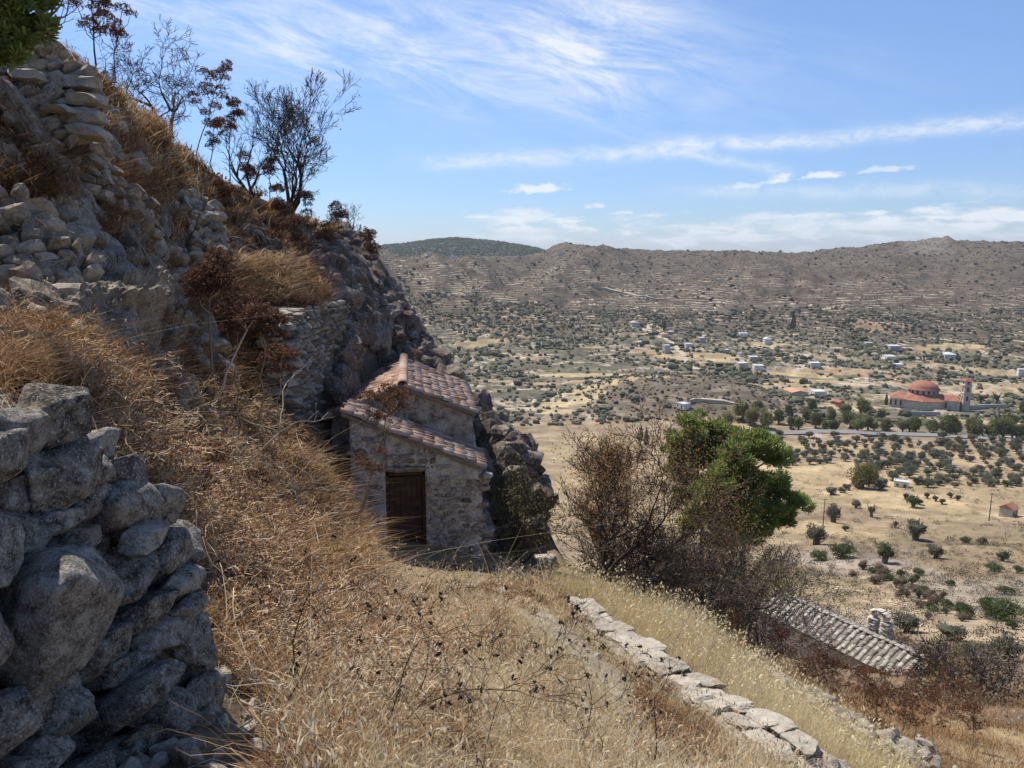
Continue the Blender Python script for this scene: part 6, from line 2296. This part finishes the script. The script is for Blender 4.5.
mb.add(V, [[0, 1, 4], [1, 2, 4], [2, 3, 4], [3, 0, 4]])
mb.more(np.array([[3, 2, 1, 0]]))
link('tower_roof', mb.mesh('tower_roof', M_REDROOF), tower)
for fz, hz in ((25.5, 5.5), (15, 5), (33, 3)):
    for sd_ in range(4):
        a = -1.2 + sd_ * math.pi / 2
        for o_ in (0.0,):
            mb = MB()
            rr2 = (3.92 if fz < 30 else 3.72) * s1
            cx, cy = tx_ + rr2 * math.cos(a) - o_ * s1 * math.sin(a), ty_ + rr2 * math.sin(a) + o_ * s1 * math.cos(a)
            mb.box((cx, cy, fz * s1), (.3, 1.5, hz * s1), a)
            link('window', mb.mesh('window', M_GLASS), tower)
for k in range(12):
    mb = MB()
    x = -33 * s1 + k * 5.2 * s1
    if x < -15 * s1:
        mb.box((x, -17.05 * s1, 6 * s1), (1.4, .3, 4.2))
    elif x > 17 * s1:
        mb.box((x, -9.05 * s1, 6 * s1), (1.4, .3, 4.2))
    else:
        continue
    link('window', mb.mesh('window', M_GLASS), CHU)
# terrace wall in front of the church
mb = MB()
for a, b in (((905, 416), (940, 416)), ((960, 410), (1005, 408))):
    A, B = hit(*a, 200), hit(*b, 200)
    c = (A + B) / 2
    mb.box((0, 0, 0), (np.linalg.norm(B - A), 1.0, 7), 0)
    tag(link('terrace_wall', mb.mesh('terrace_wall', M_CONC), None, c + [0, 0, 0]), 'pale terrace wall in front of the domed church' if a[0] < 950 else 'pale terrace wall right of the bell tower', 'wall', kind='thing').rotation_euler = (0, 0, math.atan2((B - A)[1], (B - A)[0]))
    mb = MB()

# ------------------------------------------------------------------ roads
M_ROAD = plain_noise('asphalt_worn', (.17, .165, .16), (.24, .235, .225), .6, .9)
M_TRACK = plain_noise('dirt_track', (.38, .32, .24), (.50, .43, .34), .2, .95)
M_LINE = plain_noise('road_paint', (.7, .7, .68), (.8, .8, .78), 1, .8)


def ribbon(name, pix_pts, width, mat, dz, label, edge=0.0, lo=60):
    w = np.array([hit(a, b, lo) for a, b in pix_pts])
    L = np.concatenate([[0], np.cumsum(np.linalg.norm(np.diff(w[:, :2], axis=0), axis=1))])
    n = max(8, int(L[-1] / 5))
    s = np.linspace(0, L[-1], n)
    x, y = np.interp(s, L, w[:, 0]), np.interp(s, L, w[:, 1])
    for _ in range(6):
        x[1:-1], y[1:-1] = (x[:-2] + 2 * x[1:-1] + x[2:]) / 4, (y[:-2] + 2 * y[1:-1] + y[2:]) / 4
    d = np.stack([np.gradient(x), np.gradient(y)], -1)
    d /= np.linalg.norm(d, axis=1, keepdims=True)
    nn = np.stack([-d[:, 1], d[:, 0]], -1)
    z = np.maximum.reduce([zt(x + nn[:, 0] * o, y + nn[:, 1] * o) for o in (-width / 2, 0, width / 2)])
    for _ in range(4):
        z[1:-1] = np.maximum(z[1:-1], (z[:-2] + z[2:]) / 2)
    z = z + dz

    def strip(o0, o1, dz2, nm, mt, drop=0.0, kind='structure', lb=None):
        a = np.stack([x + nn[:, 0] * o0, y + nn[:, 1] * o0, z + dz2], -1)
        b = np.stack([x + nn[:, 0] * o1, y + nn[:, 1] * o1, z + dz2], -1)
        mb = MB()
        V = np.concatenate([a, b] + ([a - [0, 0, drop], b - [0, 0, drop]] if drop else []))
        q = [[i, i + 1, n + i + 1, n + i][::-1] for i in range(n - 1)]
        if drop:
            q += [[i, i + 1, 2 * n + i + 1, 2 * n + i] for i in range(n - 1)] + [[n + i + 1, n + i, 3 * n + i, 3 * n + i + 1] for i in range(n - 1)]
        mb.add(V, q)
        return tag(link(nm, mb.mesh(nm, mt)), lb, None, kind=kind)
    strip(-width / 2, width / 2, 0, name, mat, 4.0, lb=label)
    if edge:
        strip(-width / 2 + .3, -width / 2 + .55, .03, 'road_marking', M_LINE, lb='white edge line of the valley road')
        strip(width / 2 - .55, width / 2 - .3, .03, 'road_marking', M_LINE, lb='white far edge line of the valley road')
        strip(-.1, .1, .03, 'road_marking', M_LINE, lb='white centre line of the valley road')
    return x, y, z


rx, ry, rz2 = ribbon('road', [(690, 424), (720, 430), (745, 434), (790, 433), (840, 433), (890, 434), (940, 436), (990, 439), (1030, 442), (1090, 446)], 9, M_ROAD, .5, 'grey asphalt road running along the valley below the church', 1)
ribbon('track', [(592, 286), (605, 288), (625, 293), (645, 297), (664, 300)], 9, M_TRACK, .3, 'pale dirt track climbing the far hillside')
ribbon('lane', [(632, 327), (642, 329), (650, 332), (660, 338), (668, 342), (678, 350), (684, 356), (686, 362), (693, 368), (697, 370)], 6, M_TRACK, .3, 'pale winding lane between the terraces')
ribbon('lane', [(649, 332), (649, 327), (651, 323)], 7, M_TRACK, .3, 'short pale spur of the winding lane')
ribbon('lane', [(690, 401), (715, 403), (738, 404)], 5, M_TRACK, .3, 'pale lane at the foot of the brown mound')

# car on the road
def car(px, label, colr):
    i = int(np.argmin(np.abs(pix(rx, ry, rz2)[0] - px)))
    a = math.atan2(ry[i + 1] - ry[i], rx[i + 1] - rx[i])
    root = thing('parked_car', label, 'car', (rx[i] + 1.6 * math.sin(a), ry[i] - 1.6 * math.cos(a), rz2[i] + .03), a)
    m, nt = new_mat('car_paint')
    finish(nt, colr, .3, spec=.5)
    mb = MB()
    sec = [(-2.1, .45, .85), (-2.0, .35, 1.0), (-1.0, .3, 1.02), (-.9, .3, 1.05), (.9, .3, 1.0), (1.9, .35, .9), (2.1, .45, .7)]
    V = np.array([(x, y * .85, z) for x, z0, z1 in sec for y, z in ((-1, z0), (1, z0), (1, z1), (-1, z1))])
    q = [[i * 4 + k, i * 4 + (k + 1) % 4, (i + 1) * 4 + (k + 1) % 4, (i + 1) * 4 + k] for i in range(len(sec) - 1) for k in range(4)]
    mb.add(V, q)
    mb.more(np.array([[3, 2, 1, 0], [24, 25, 26, 27]]))
    link('body', mb.mesh('body', m), root)
    mb = MB()
    V = np.array([(-1.7, -.8, 1.03), (1.0, -.8, 1.03), (1.0, .8, 1.03), (-1.7, .8, 1.03), (-1.3, -.65, 1.5), (.3, -.65, 1.5), (.3, .65, 1.5), (-1.3, .65, 1.5)])
    mb.add(V, [[0, 1, 5, 4], [1, 2, 6, 5], [2, 3, 7, 6], [3, 0, 4, 7], [4, 5, 6, 7]])
    link('cabin', mb.mesh('cabin', M_GLASS), root)
    for x in (-1.3, 1.35):
        for y in (-.85, .85):
            w_ = MB()
            th = np.linspace(0, 2 * math.pi, 13)[:-1]
            V = np.array([(x + .33 * math.cos(t), y + dy, .33 + .33 * math.sin(t)) for dy in (-.1, .1) for t in th])
            w_.add(V, [[k, (k + 1) % 12, 12 + (k + 1) % 12, 12 + k] for k in range(12)])
            w_.more(np.array([[0, k, k + 1] for k in range(1, 11)] + [[12, 12 + k + 1, 12 + k] for k in range(1, 11)]))
            link('wheel', w_.mesh('wheel', M_IRON), root)


car(741, 'small dark car on the valley road left of the roadside trees', (.02, .02, .025))

# poles
M_POLE = plain_noise('pole_wood', (.06, .05, .04), (.12, .10, .08), 3, .9)


def pole(px, py, hpx, label):
    p = hit(px, py, 60)
    d = np.hypot(p[0], p[1])
    root = thing('utility_pole', label, 'pole', p, 0, 'utility poles in the dry fields')
    h = hpx / FPX * d
    mb = MB()
    mb.tube([(0, 0, -.5), (0, 0, h * .5), (0, 0, h)], [.17, .14, .10], 8)
    link('pole', mb.mesh('pole', M_POLE, True), root)
    mb = MB()
    mb.box((0, 0, h - .5), (1.6, .12, .14))
    for k in (-.7, 0, .7):
        mb.tube([(k, 0, h - .42), (k, 0, h - .2)], .05, 6)
    link('crossarm', mb.mesh('crossarm', M_POLE), root)


pole(823, 526, 28, 'thin dark utility pole standing beside the rounded grey-green bush')
pole(989, 521, 26, 'thin dark utility pole left of the red-roofed cottage')

# ------------------------------------------------------------------ trees and bushes of the valley
M_OLIVE = tint_mat('olive_foliage', [(0, (.075, .082, .050)), (.5, (.135, .140, .092)), (1, (.21, .21, .155))], trans=.25, objvar=.5)
M_OLIVE_FAR = tint_mat('olive_far', [(0, (.075, .08, .045)), (.5, (.145, .145, .095)), (1, (.23, .22, .15))], trans=.2)
M_DKGREEN = tint_mat('bush_dark_green', [(0, (.035, .050, .016)), (.5, (.075, .10, .034)), (1, (.13, .155, .06))], trans=.3)
M_ROADTREE = tint_mat('tree_mid_green', [(0, (.095, .11, .035)), (.5, (.20, .21, .075)), (1, (.34, .315, .125))], trans=.42, objvar=.6)
M_GREYGR = tint_mat('bush_grey_green', [(0, (.06, .062, .042)), (.5, (.12, .118, .08)), (1, (.2, .19, .135))], trans=.15)
M_BUSHBR = tint_mat('bush_brown', [(0, (.07, .05, .035)), (.5, (.15, .11, .075)), (1, (.25, .19, .13))], trans=.15)


def crown_mesh(name, seed, mat, n_lobes, n_leaf, sx=1.0, sz=.8, leaf=.10, zc=0.0, lobe=.42, hollow=.55):
    """unit crown about the origin (radius 1), leaf clumps on an uneven set of lobes"""
    rg = np.random.default_rng(seed)
    mb = MB()
    for k in range(n_lobes):
        d = rg.normal(0, 1, 3)
        d /= np.linalg.norm(d)
        c = d * rg.uniform(.25, .72) * np.array([sx, sx, sz]) + [0, 0, zc]
        r = lobe * rg.uniform(.7, 1.2)
        n = n_leaf // n_lobes
        e = rg.normal(0, 1, (n, 3))
        e /= np.linalg.norm(e, axis=1, keepdims=True)
        p = c + e * r * np.array([1, 1, .8]) * rg.uniform(hollow, 1.05, (n, 1))
        V, Q, tn = leaf_quads(p, leaf * rg.uniform(.7, 1.4, n), rg, np.clip(rg.normal(.5, .2, n) + rg.normal(0, .12), 0, 1), 0)
        mb.add(V, Q, tn)
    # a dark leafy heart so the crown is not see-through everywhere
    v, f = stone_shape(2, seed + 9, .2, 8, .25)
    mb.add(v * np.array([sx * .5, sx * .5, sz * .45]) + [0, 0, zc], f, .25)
    return mb.mesh(name, mat, False)


def trunk_mesh(seed, h, r, splits=3, bark=None):
    rg = np.random.default_rng(seed)
    mb = MB()
    p1 = np.array([rg.normal(0, .06), rg.normal(0, .06), h * .5])
    mb.tube([(0, 0, -.3), p1 * .5, p1], [r * 1.25, r, r * .85], 7)
    for k in range(splits):
        a = 2 * math.pi * k / splits + rg.uniform(-.4, .4)
        mb.tube([p1, p1 + [.25 * math.cos(a) * h, .25 * math.sin(a) * h, h * .35], p1 + [.5 * math.cos(a) * h, .5 * math.sin(a) * h, h * .8]], [r * .6, r * .4, r * .2], 5)
    return mb.mesh('trunk', bark or M_BARKG, True)


def tree_kind(name, cat, seeds, mat, lobes, leaves, sx, sz, leaf, trunk_h, trunk_r):
    out = []
    for s in seeds:
        out.append((crown_mesh('crown', s, mat, lobes, leaves, sx, sz, leaf), trunk_mesh(s, trunk_h, trunk_r)))
    return dict(name=name, cat=cat, v=out, th=trunk_h)


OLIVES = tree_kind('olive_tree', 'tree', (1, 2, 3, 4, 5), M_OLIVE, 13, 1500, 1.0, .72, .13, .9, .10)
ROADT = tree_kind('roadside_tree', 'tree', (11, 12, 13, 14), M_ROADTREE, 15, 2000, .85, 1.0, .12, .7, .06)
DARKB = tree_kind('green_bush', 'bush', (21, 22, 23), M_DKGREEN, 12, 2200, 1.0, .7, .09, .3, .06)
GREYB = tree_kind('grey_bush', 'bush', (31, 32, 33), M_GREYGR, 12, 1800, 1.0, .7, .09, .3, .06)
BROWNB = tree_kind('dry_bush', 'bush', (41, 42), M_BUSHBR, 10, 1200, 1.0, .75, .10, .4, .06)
YELT = tree_kind('yellow_green_tree', 'tree', (51,), tint_mat('tree_yellow_green', [(0, (.10, .10, .03)), (.5, (.20, .19, .055)), (1, (.32, .29, .10))], trans=.25), 18, 3000, .95, 1.0, .09, .6, .07)


def plant(kind, x, y, rad, hz, label, group, k=None, squash=1.0, sink=0.0):
    """rad: crown radius, hz: height of the crown's centre above ground"""
    k = rg.integers(len(kind['v'])) if k is None else k
    cm, tm = kind['v'][k]
    root = thing(kind['name'], label, kind['cat'], gpt(x, y, -.05), rg.uniform(0, 6.28), group)
    c = link('crown', cm, root, (0, 0, hz))
    c.scale = (rad * rg.uniform(.9, 1.15), rad * rg.uniform(.9, 1.15), rad * squash)
    t = link('trunk', tm, root)
    t.scale = (hz / kind['th'] / .8,) * 3
    return root


def plant_px(kind, px, py, wpx, hpx, label, group=None, k=None):
    """picture: centre column px, foot row py, width and height in pixels"""
    p = hit(px, py, 25)
    d = p[1] * math.cos(PITCH) - p[2] * math.sin(PITCH)
    rad = wpx / 2 / FPX * d * .95
    h = hpx / FPX * d
    sq = min(1.2, h / (2 * rad) * 1.25)
    return plant(kind, p[0], p[1], rad, max(h * .52, .2), label, group, k, sq)


# plants one can tell apart
NAMED = [(DARKB, 884, 563, 29, 22, 'round dark green bush on the bare slope above the lower chapel'), (DARKB, 842, 558, 28, 19, 'half-dry green bush left of the round dark one'), (GREYB, 833, 522, 22, 21, 'smooth rounded grey-green bush beside a utility pole'),
         (YELT, 862, 488, 32, 32, 'yellow-green rounded tree in the middle of the dry field'), (GREYB, 916, 540, 26, 24, 'grey-green olive bush leaning on the edge of the bare slope'), (GREYB, 935, 558, 22, 15, 'thin grey bush right of the leaning one'),
         (DARKB, 912, 507, 16, 14, 'round grey-green bush at the upper edge of the bare slope'), (DARKB, 993, 571, 20, 9, 'flat green bush on the brown slope at the right'), (DARKB, 1018, 573, 14, 9, 'flat green bush at the right edge of the brown slope'),
         (DARKB, 1003, 561, 16, 12, 'green bush above the flat one on the brown slope'), (DARKB, 965, 543, 14, 8, 'small green bush on the brown slope'), (DARKB, 982, 545, 15, 9, 'small dark bush on the brown slope'),
         (DARKB, 1000, 620, 44, 26, 'large bright green bush mass at the right'), (DARKB, 1012, 629, 18, 11, 'green bush just below the large green mass'), (DARKB, 985, 612, 26, 20, 'green bush at the left end of the large green mass'),
         (DARKB, 1006, 594, 20, 10, 'green bush just above the large green mass'), (DARKB, 965, 618, 26, 18, 'dark green bush under the dark rocky bank'), (GREYB, 905, 632, 40, 22, 'cactus-like green bush right of the belfry'),
         (DARKB, 918, 575, 14, 8, 'small green bush on the scree above the rocky bank'), (GREYB, 950, 640, 36, 20, 'grey bush below the dark rocky bank'), (GREYB, 815, 545, 30, 24, 'grey bush below the right end of the green pine'), (DARKB, 846, 531, 9, 7, 'tiny dark shrub in the pale field'),
         (BROWNB, 872, 517, 11, 16, 'little bare grey tree in the pale field'), (BROWNB, 895, 528, 8, 9, 'tiny bare tree above the scree'), (DARKB, 818, 560, 22, 12, 'green shrub just below the half-dry bush'),
         (GREYB, 1005, 660, 44, 30, 'pale grey-green bush low at the right edge'), (GREYB, 975, 662, 40, 22, 'grey-green bush left of the pale one at the right edge'), (GREYB, 856, 508, 16, 9, 'low grey shrub right of the rounded bush'),
         (DARKB, 1004, 430, 20, 22, 'dense green pine standing above the road at the right'), (DARKB, 996, 404, 8, 14, 'dark cypress-like tree right of the bell tower'), (DARKB, 980, 404, 8, 12, 'small dark tree beside the bell tower')]
for kd, px, py, w, h, lb in NAMED:
    plant_px(kd, px, py, w, h, lb)
hedge = [(905 + k * 7.5, 499 + (k % 3) * 3 - k * .2) for k in range(8)]
for a, b in hedge:
    plant_px(DARKB, a, b, 8, 7, 'small round dark green shrub in the short double row near the red-roofed cottage', 'shrubs in the short double row')

for k in range(46):
    s_ = rg.random()
    px_, py_ = 852 + 112 * s_ + rg.normal(0, 5), 570 + 48 * s_ ** 1.2 + rg.normal(0, 7)
    plant_px(BROWNB if k % 3 else DARKB, px_, py_, rg.uniform(9, 18), rg.uniform(6, 11), 'low dark bush crowding the rocky bank above the belfry', 'scrub on the dark rocky bank')
# olive trees of the dry grove (below the road)
ol_lab = 'grey-green olive tree standing in the dry grove below the valley road'
cnt = 0
tries = 0
placed = []
while cnt < 250 and tries < 9000:
    tries += 1
    px, py = rg.uniform(772, 1040), 441 + 62 * rg.random() ** 1.15
    if py > 470 and px < 800 + (py - 470) * 1.2:
        continue
    if (px - 822) ** 2 / 40 ** 2 + (py - 478) ** 2 / 13 ** 2 < 1 or (px - 868) ** 2 / 34 ** 2 + (py - 501) ** 2 / 11 ** 2 < 1 or (py > 482 and px > 895 and px < 915) or (py > 488 and px > 880):
        continue
    if rg.random() > .35 + .65 * (math.sin(px * .05) * math.sin(py * .22) > -.3):
        continue
    p = hit(px, py, 150)
    if p is None or any((p[0] - q[0]) ** 2 + (p[1] - q[1]) ** 2 < 5.0 ** 2 for q in placed):
        continue
    placed.append(p)
    d = p[1]
    r = rg.uniform(1.3, 3.6)
    plant(OLIVES, p[0], p[1], r, r * .72, ol_lab, 'olive trees of the dry grove', squash=.9)
    cnt += 1
print('olives', cnt, tries)
# trees lining the road
rt = [(730, 428), (742, 420), (752, 425), (757, 415), (765, 428), (778, 424), (790, 428), (798, 430), (806, 422), (815, 428), (824, 431), (832, 420), (840, 432), (850, 428), (858, 431), (868, 430), (876, 432), (885, 431), (880, 420), (893, 434),
      (903, 432), (912, 433), (921, 434), (930, 432), (938, 435), (946, 434), (955, 436), (964, 437), (973, 436), (981, 438), (990, 440), (998, 439), (1006, 441), (1015, 442), (1023, 442), (1032, 443), (1042, 444), (788, 415), (812, 410), (846, 416), (862, 414), (1012, 425), (1022, 415)]
for k, (px, py) in enumerate(rt):
    p = hit(px, py, 200)
    i = int(np.argmin(np.hypot(rx - p[0], ry - p[1])))
    x, y = p[0], p[1]
    if np.hypot(rx[i] - x, ry[i] - y) < 9:
        y = ry[i] + 11
    r = rg.uniform(4.0, 7.6)
    plant(ROADT, x, y, r, r * 1.0, 'bushy mid-green tree in the line beyond the valley road', 'trees lining the valley road', squash=1.15)
for px in (770, 800, 826, 872, 935, 960):
    p = hit(px, 437.5, 200)
    i = int(np.argmin(np.abs(pix(rx, ry, rz2)[0] - px)))
    plant(OLIVES, rx[i], ry[i] - 13, 3.6, 2.6, 'dark rounded bush on the bank just below the valley road', 'bushes on the bank below the road', squash=.8)

# cypresses
M_CYP = tint_mat('cypress_green', [(0, (.012, .020, .010)), (.5, (.03, .042, .018)), (1, (.055, .068, .03))])
cym = MB()
rgc = np.random.default_rng(3)
n = 1600
t = rgc.random(n)
rr_ = .13 * np.sin(np.clip(t * 1.02 + .05, 0, 1) * math.pi) ** .6 * (1.1 - .55 * t)
a = rgc.uniform(0, 6.28, n)
V, Q, tn = leaf_quads(np.stack([rr_ * np.cos(a), rr_ * np.sin(a), t], -1), np.full(n, .045), rgc, rgc.random(n), -2)
cym.add(V, Q, tn)
cym = cym.mesh('crown', M_CYP)
ctm = MB()
ctm.tube([(0, 0, -.1), (0, 0, .15)], [.03, .02], 6)
ctm = ctm.mesh('trunk', M_BARK)
for px, py, h, lb in ((664, 331, 9, 'dark cypress beside the grey house up the valley'), (793, 330, 15, 'tall dark cypress alone on the right-hand terraces'), (628, 470, 22, 'dark cypress half hidden behind the brown-leaved trees'), (646, 445, 16, 'short dark cypress left of the bright green pine'),
                     (641, 440, 14, 'thin dark cypress beside the short one'), (886, 405, 10, 'dark cypress at the left corner of the domed church')):
    p = hit(px, py, 60)
    root = thing('cypress', lb, 'tree', p, 0, 'cypresses in the valley')
    H = h / FPX * math.hypot(p[0], p[1]) * 1.1
    for nm, m in (('crown', cym), ('trunk', ctm)):
        link(nm, m, root).scale = (H * 1.1, H * 1.1, H)

# bushes beyond counting: olive groves of the far valley and scrub of the hills
def far_bushes(name, label, n, box, keep, size, mat, tint, seed, low=1, squash=.75, leafy=False):
    rg = np.random.default_rng(seed)
    d0, f0 = ICO[low]
    px = rg.uniform(box[0], box[1], n)
    D = np.sqrt(rg.uniform(box[2] ** 2, box[3] ** 2, n)) if box[4] else rg.uniform(box[2], box[3], n)
    x = (px - 512) / FPX * D * 1.02
    y = D
    z = zt(x, y)
    k = keep(rg, x, y, z)
    x, y, z = x[k], y[k], z[k]
    N = len(x)
    s = size(rg, N, y)
    V = np.repeat(d0[None], N, 0)
    V = V * (1 + .38 * (rg.random((N, len(d0), 1)) - .5) * 2)
    V = V * s[:, None, None] * np.array([1, 1, squash])
    V += np.stack([x, y, z + s * squash * .55], -1)[:, None, :]
    F = f0[None] + (np.arange(N) * len(d0))[:, None, None]
    tn = np.clip(np.repeat(rg.normal(tint, .18, N), len(d0)) + rg.normal(0, .15, N * len(d0)), 0, 1)
    me = mesh_np(name, V.reshape(-1, 3), [F.reshape(-1, 3)], False, tint=tn)
    me.materials.append(mat)
    return tag(link(name, me), label, None, kind='stuff')


gg = lambda A: (lambda x, y: grid_at(A, x, y))
M_SCRUB = tint_mat('hill_scrub', [(0, (.050, .048, .030)), (.4, (.085, .076, .050)), (.8, (.125, .105, .074)), (1, (.15, .12, .088))])
isst = lambda x, y: grid_at(C, x, y)[:, 0] > .29


def k_grove(r, x, y, z):
    c = grid_at(nC, x, y)
    roadd = np.min(np.hypot(x[:, None] - rx[None, ::6], y[:, None] - ry[None, ::6]), 1)
    m = grid_at(mound, x, y)
    c3 = fbm(p3(x * .022, y * .022), 3, 77)
    return (r.random(len(x)) < np.where(isst(x, y), .12, .95) * sstep(c, -.75, .1) * (.35 + .65 * sstep(c3, -.2, .15))) & (roadd > 22) & (r.random(len(x)) > sstep(m, .2, .5) * .9) & (np.hypot(x - pc[0], y - pc[1]) > 48)


far_bushes('olive_groves', 'dense grey-green olive groves covering the far valley floor', 36000, (-60, 1120, 520, 1180, 1), k_grove, lambda r, n, y: 1.0 + 2.0 * r.random(n) ** 1.8 + (r.random(n) < .04) * 2.0, M_OLIVE_FAR, .45, 5)
far_bushes('hill_scrub', 'dark scrub dotted over the brown far hills', 26000, (300, 1120, 1000, 1990, 1), lambda r, x, y, z: r.random(len(x)) < .25 + .75 * sstep(grid_at(n_mid, x, y), -.3, .3), lambda r, n, y: r.uniform(.5, 1.5, n) * (1 + (r.random(n) < .05) * 1.6), M_SCRUB, .5, 6, 1)
far_bushes('far_wood', 'dark green scrub wood on the blue far hills', 12000, (300, 640, 2500, 3500, 1), lambda r, x, y, z: r.random(len(x)) < .9, lambda r, n, y: r.uniform(2, 5, n), M_DKGREEN, .5, 7)
far_bushes('mound_scrub', 'low brown scrub covering the mound in the valley', 1500, (560, 820, 480, 700, 0), lambda r, x, y, z: grid_at(mound, x, y) > .3, lambda r, n, y: r.uniform(.5, 1.6, n), M_SCRUB, .7, 8)


def k_slope(r, x, y, z):
    px, py, _ = pix(x, y, z)
    c = clumpy(x, y, .04, 97)
    return (px > 560) & (r.random(len(x)) < .12 + .7 * sstep(c, .0, .35)) & ~((px > 800) & (y > 100) & (r.random(len(x)) < .75))


def leafy_scrub(name, label, n, box, keep, size, mat, seed, leaves=70):
    rg = np.random.default_rng(seed)
    px = rg.uniform(box[0], box[1], n)
    D = np.exp(rg.uniform(math.log(box[2]), math.log(box[3]), n))
    x, y = (px - 512) / FPX * D * 1.02, D
    z = zt(x, y)
    k = keep(rg, x, y, z)
    x, y, z = x[k], y[k], z[k]
    N = len(x)
    s = size(rg, N, y)
    e = rg.normal(0, 1, (N, leaves, 3))
    e /= np.linalg.norm(e, axis=2, keepdims=True)
    e *= rg.uniform(.4, 1.05, (N, leaves, 1))
    e[..., 2] = np.abs(e[..., 2]) * .8
    Pp = (np.stack([x, y, z], -1)[:, None, :] + e * s[:, None, None]).reshape(-1, 3)
    V, Q, tn = leaf_quads(Pp, np.repeat(s * .20, leaves), rg, np.clip(np.repeat(rg.normal(.5, .2, N), leaves) + rg.normal(0, .15, N * leaves), 0, 1))
    me = mesh_np(name, V, [Q], False, tint=tn)
    me.materials.append(mat)
    return tag(link(name, me), label, None, kind='stuff')


leafy_scrub('slope_scrub', 'low grey-brown scrub on the slope between the path and the valley', 1500, (560, 1120, 24, 230), k_slope, lambda r, n, y: r.uniform(.35, .9, n) * (1 + y / 160), M_BUSHBR, 9)
leafy_scrub('slope_herbs', 'small grey-green herbs over the dry fields', 5200, (640, 1120, 60, 460), lambda r, x, y, z: r.random(len(x)) < .25 + .7 * sstep(clumpy(x, y, .03, 98), -.2, .25), lambda r, n, y: r.uniform(.3, .95, n) * (1 + y / 300), M_GREYGR, 10, 40)
mz0, mz1 = float(Z.min()) - 1.0, float(max(Z.max(), 12.0)) + 4.0
mh, nt = new_mat('haze_air')
vp = nt.n('ShaderNodeVolumePrincipled')
vp.inputs['Color'].default_value = (.86, .92, 1.0, 1)
vp.inputs['Density'].default_value = HAZE_D
vp.inputs['Anisotropy'].default_value = 0.2
ho = nt.n('ShaderNodeOutputMaterial')
nt.link(vp.outputs[0], ho.inputs['Volume'])
if HAZE_D > 0:
    mb = MB()
    mb.box((0, 0, (mz0 + mz1) / 2), (25000, 25000, mz1 - mz0))
    tag(link('haze', mb.mesh('haze', mh)), 'thin pale haze over the valley', None, kind='stuff')
print('zrange', mz0, mz1)
print('done', round(time.time() - T0, 1))
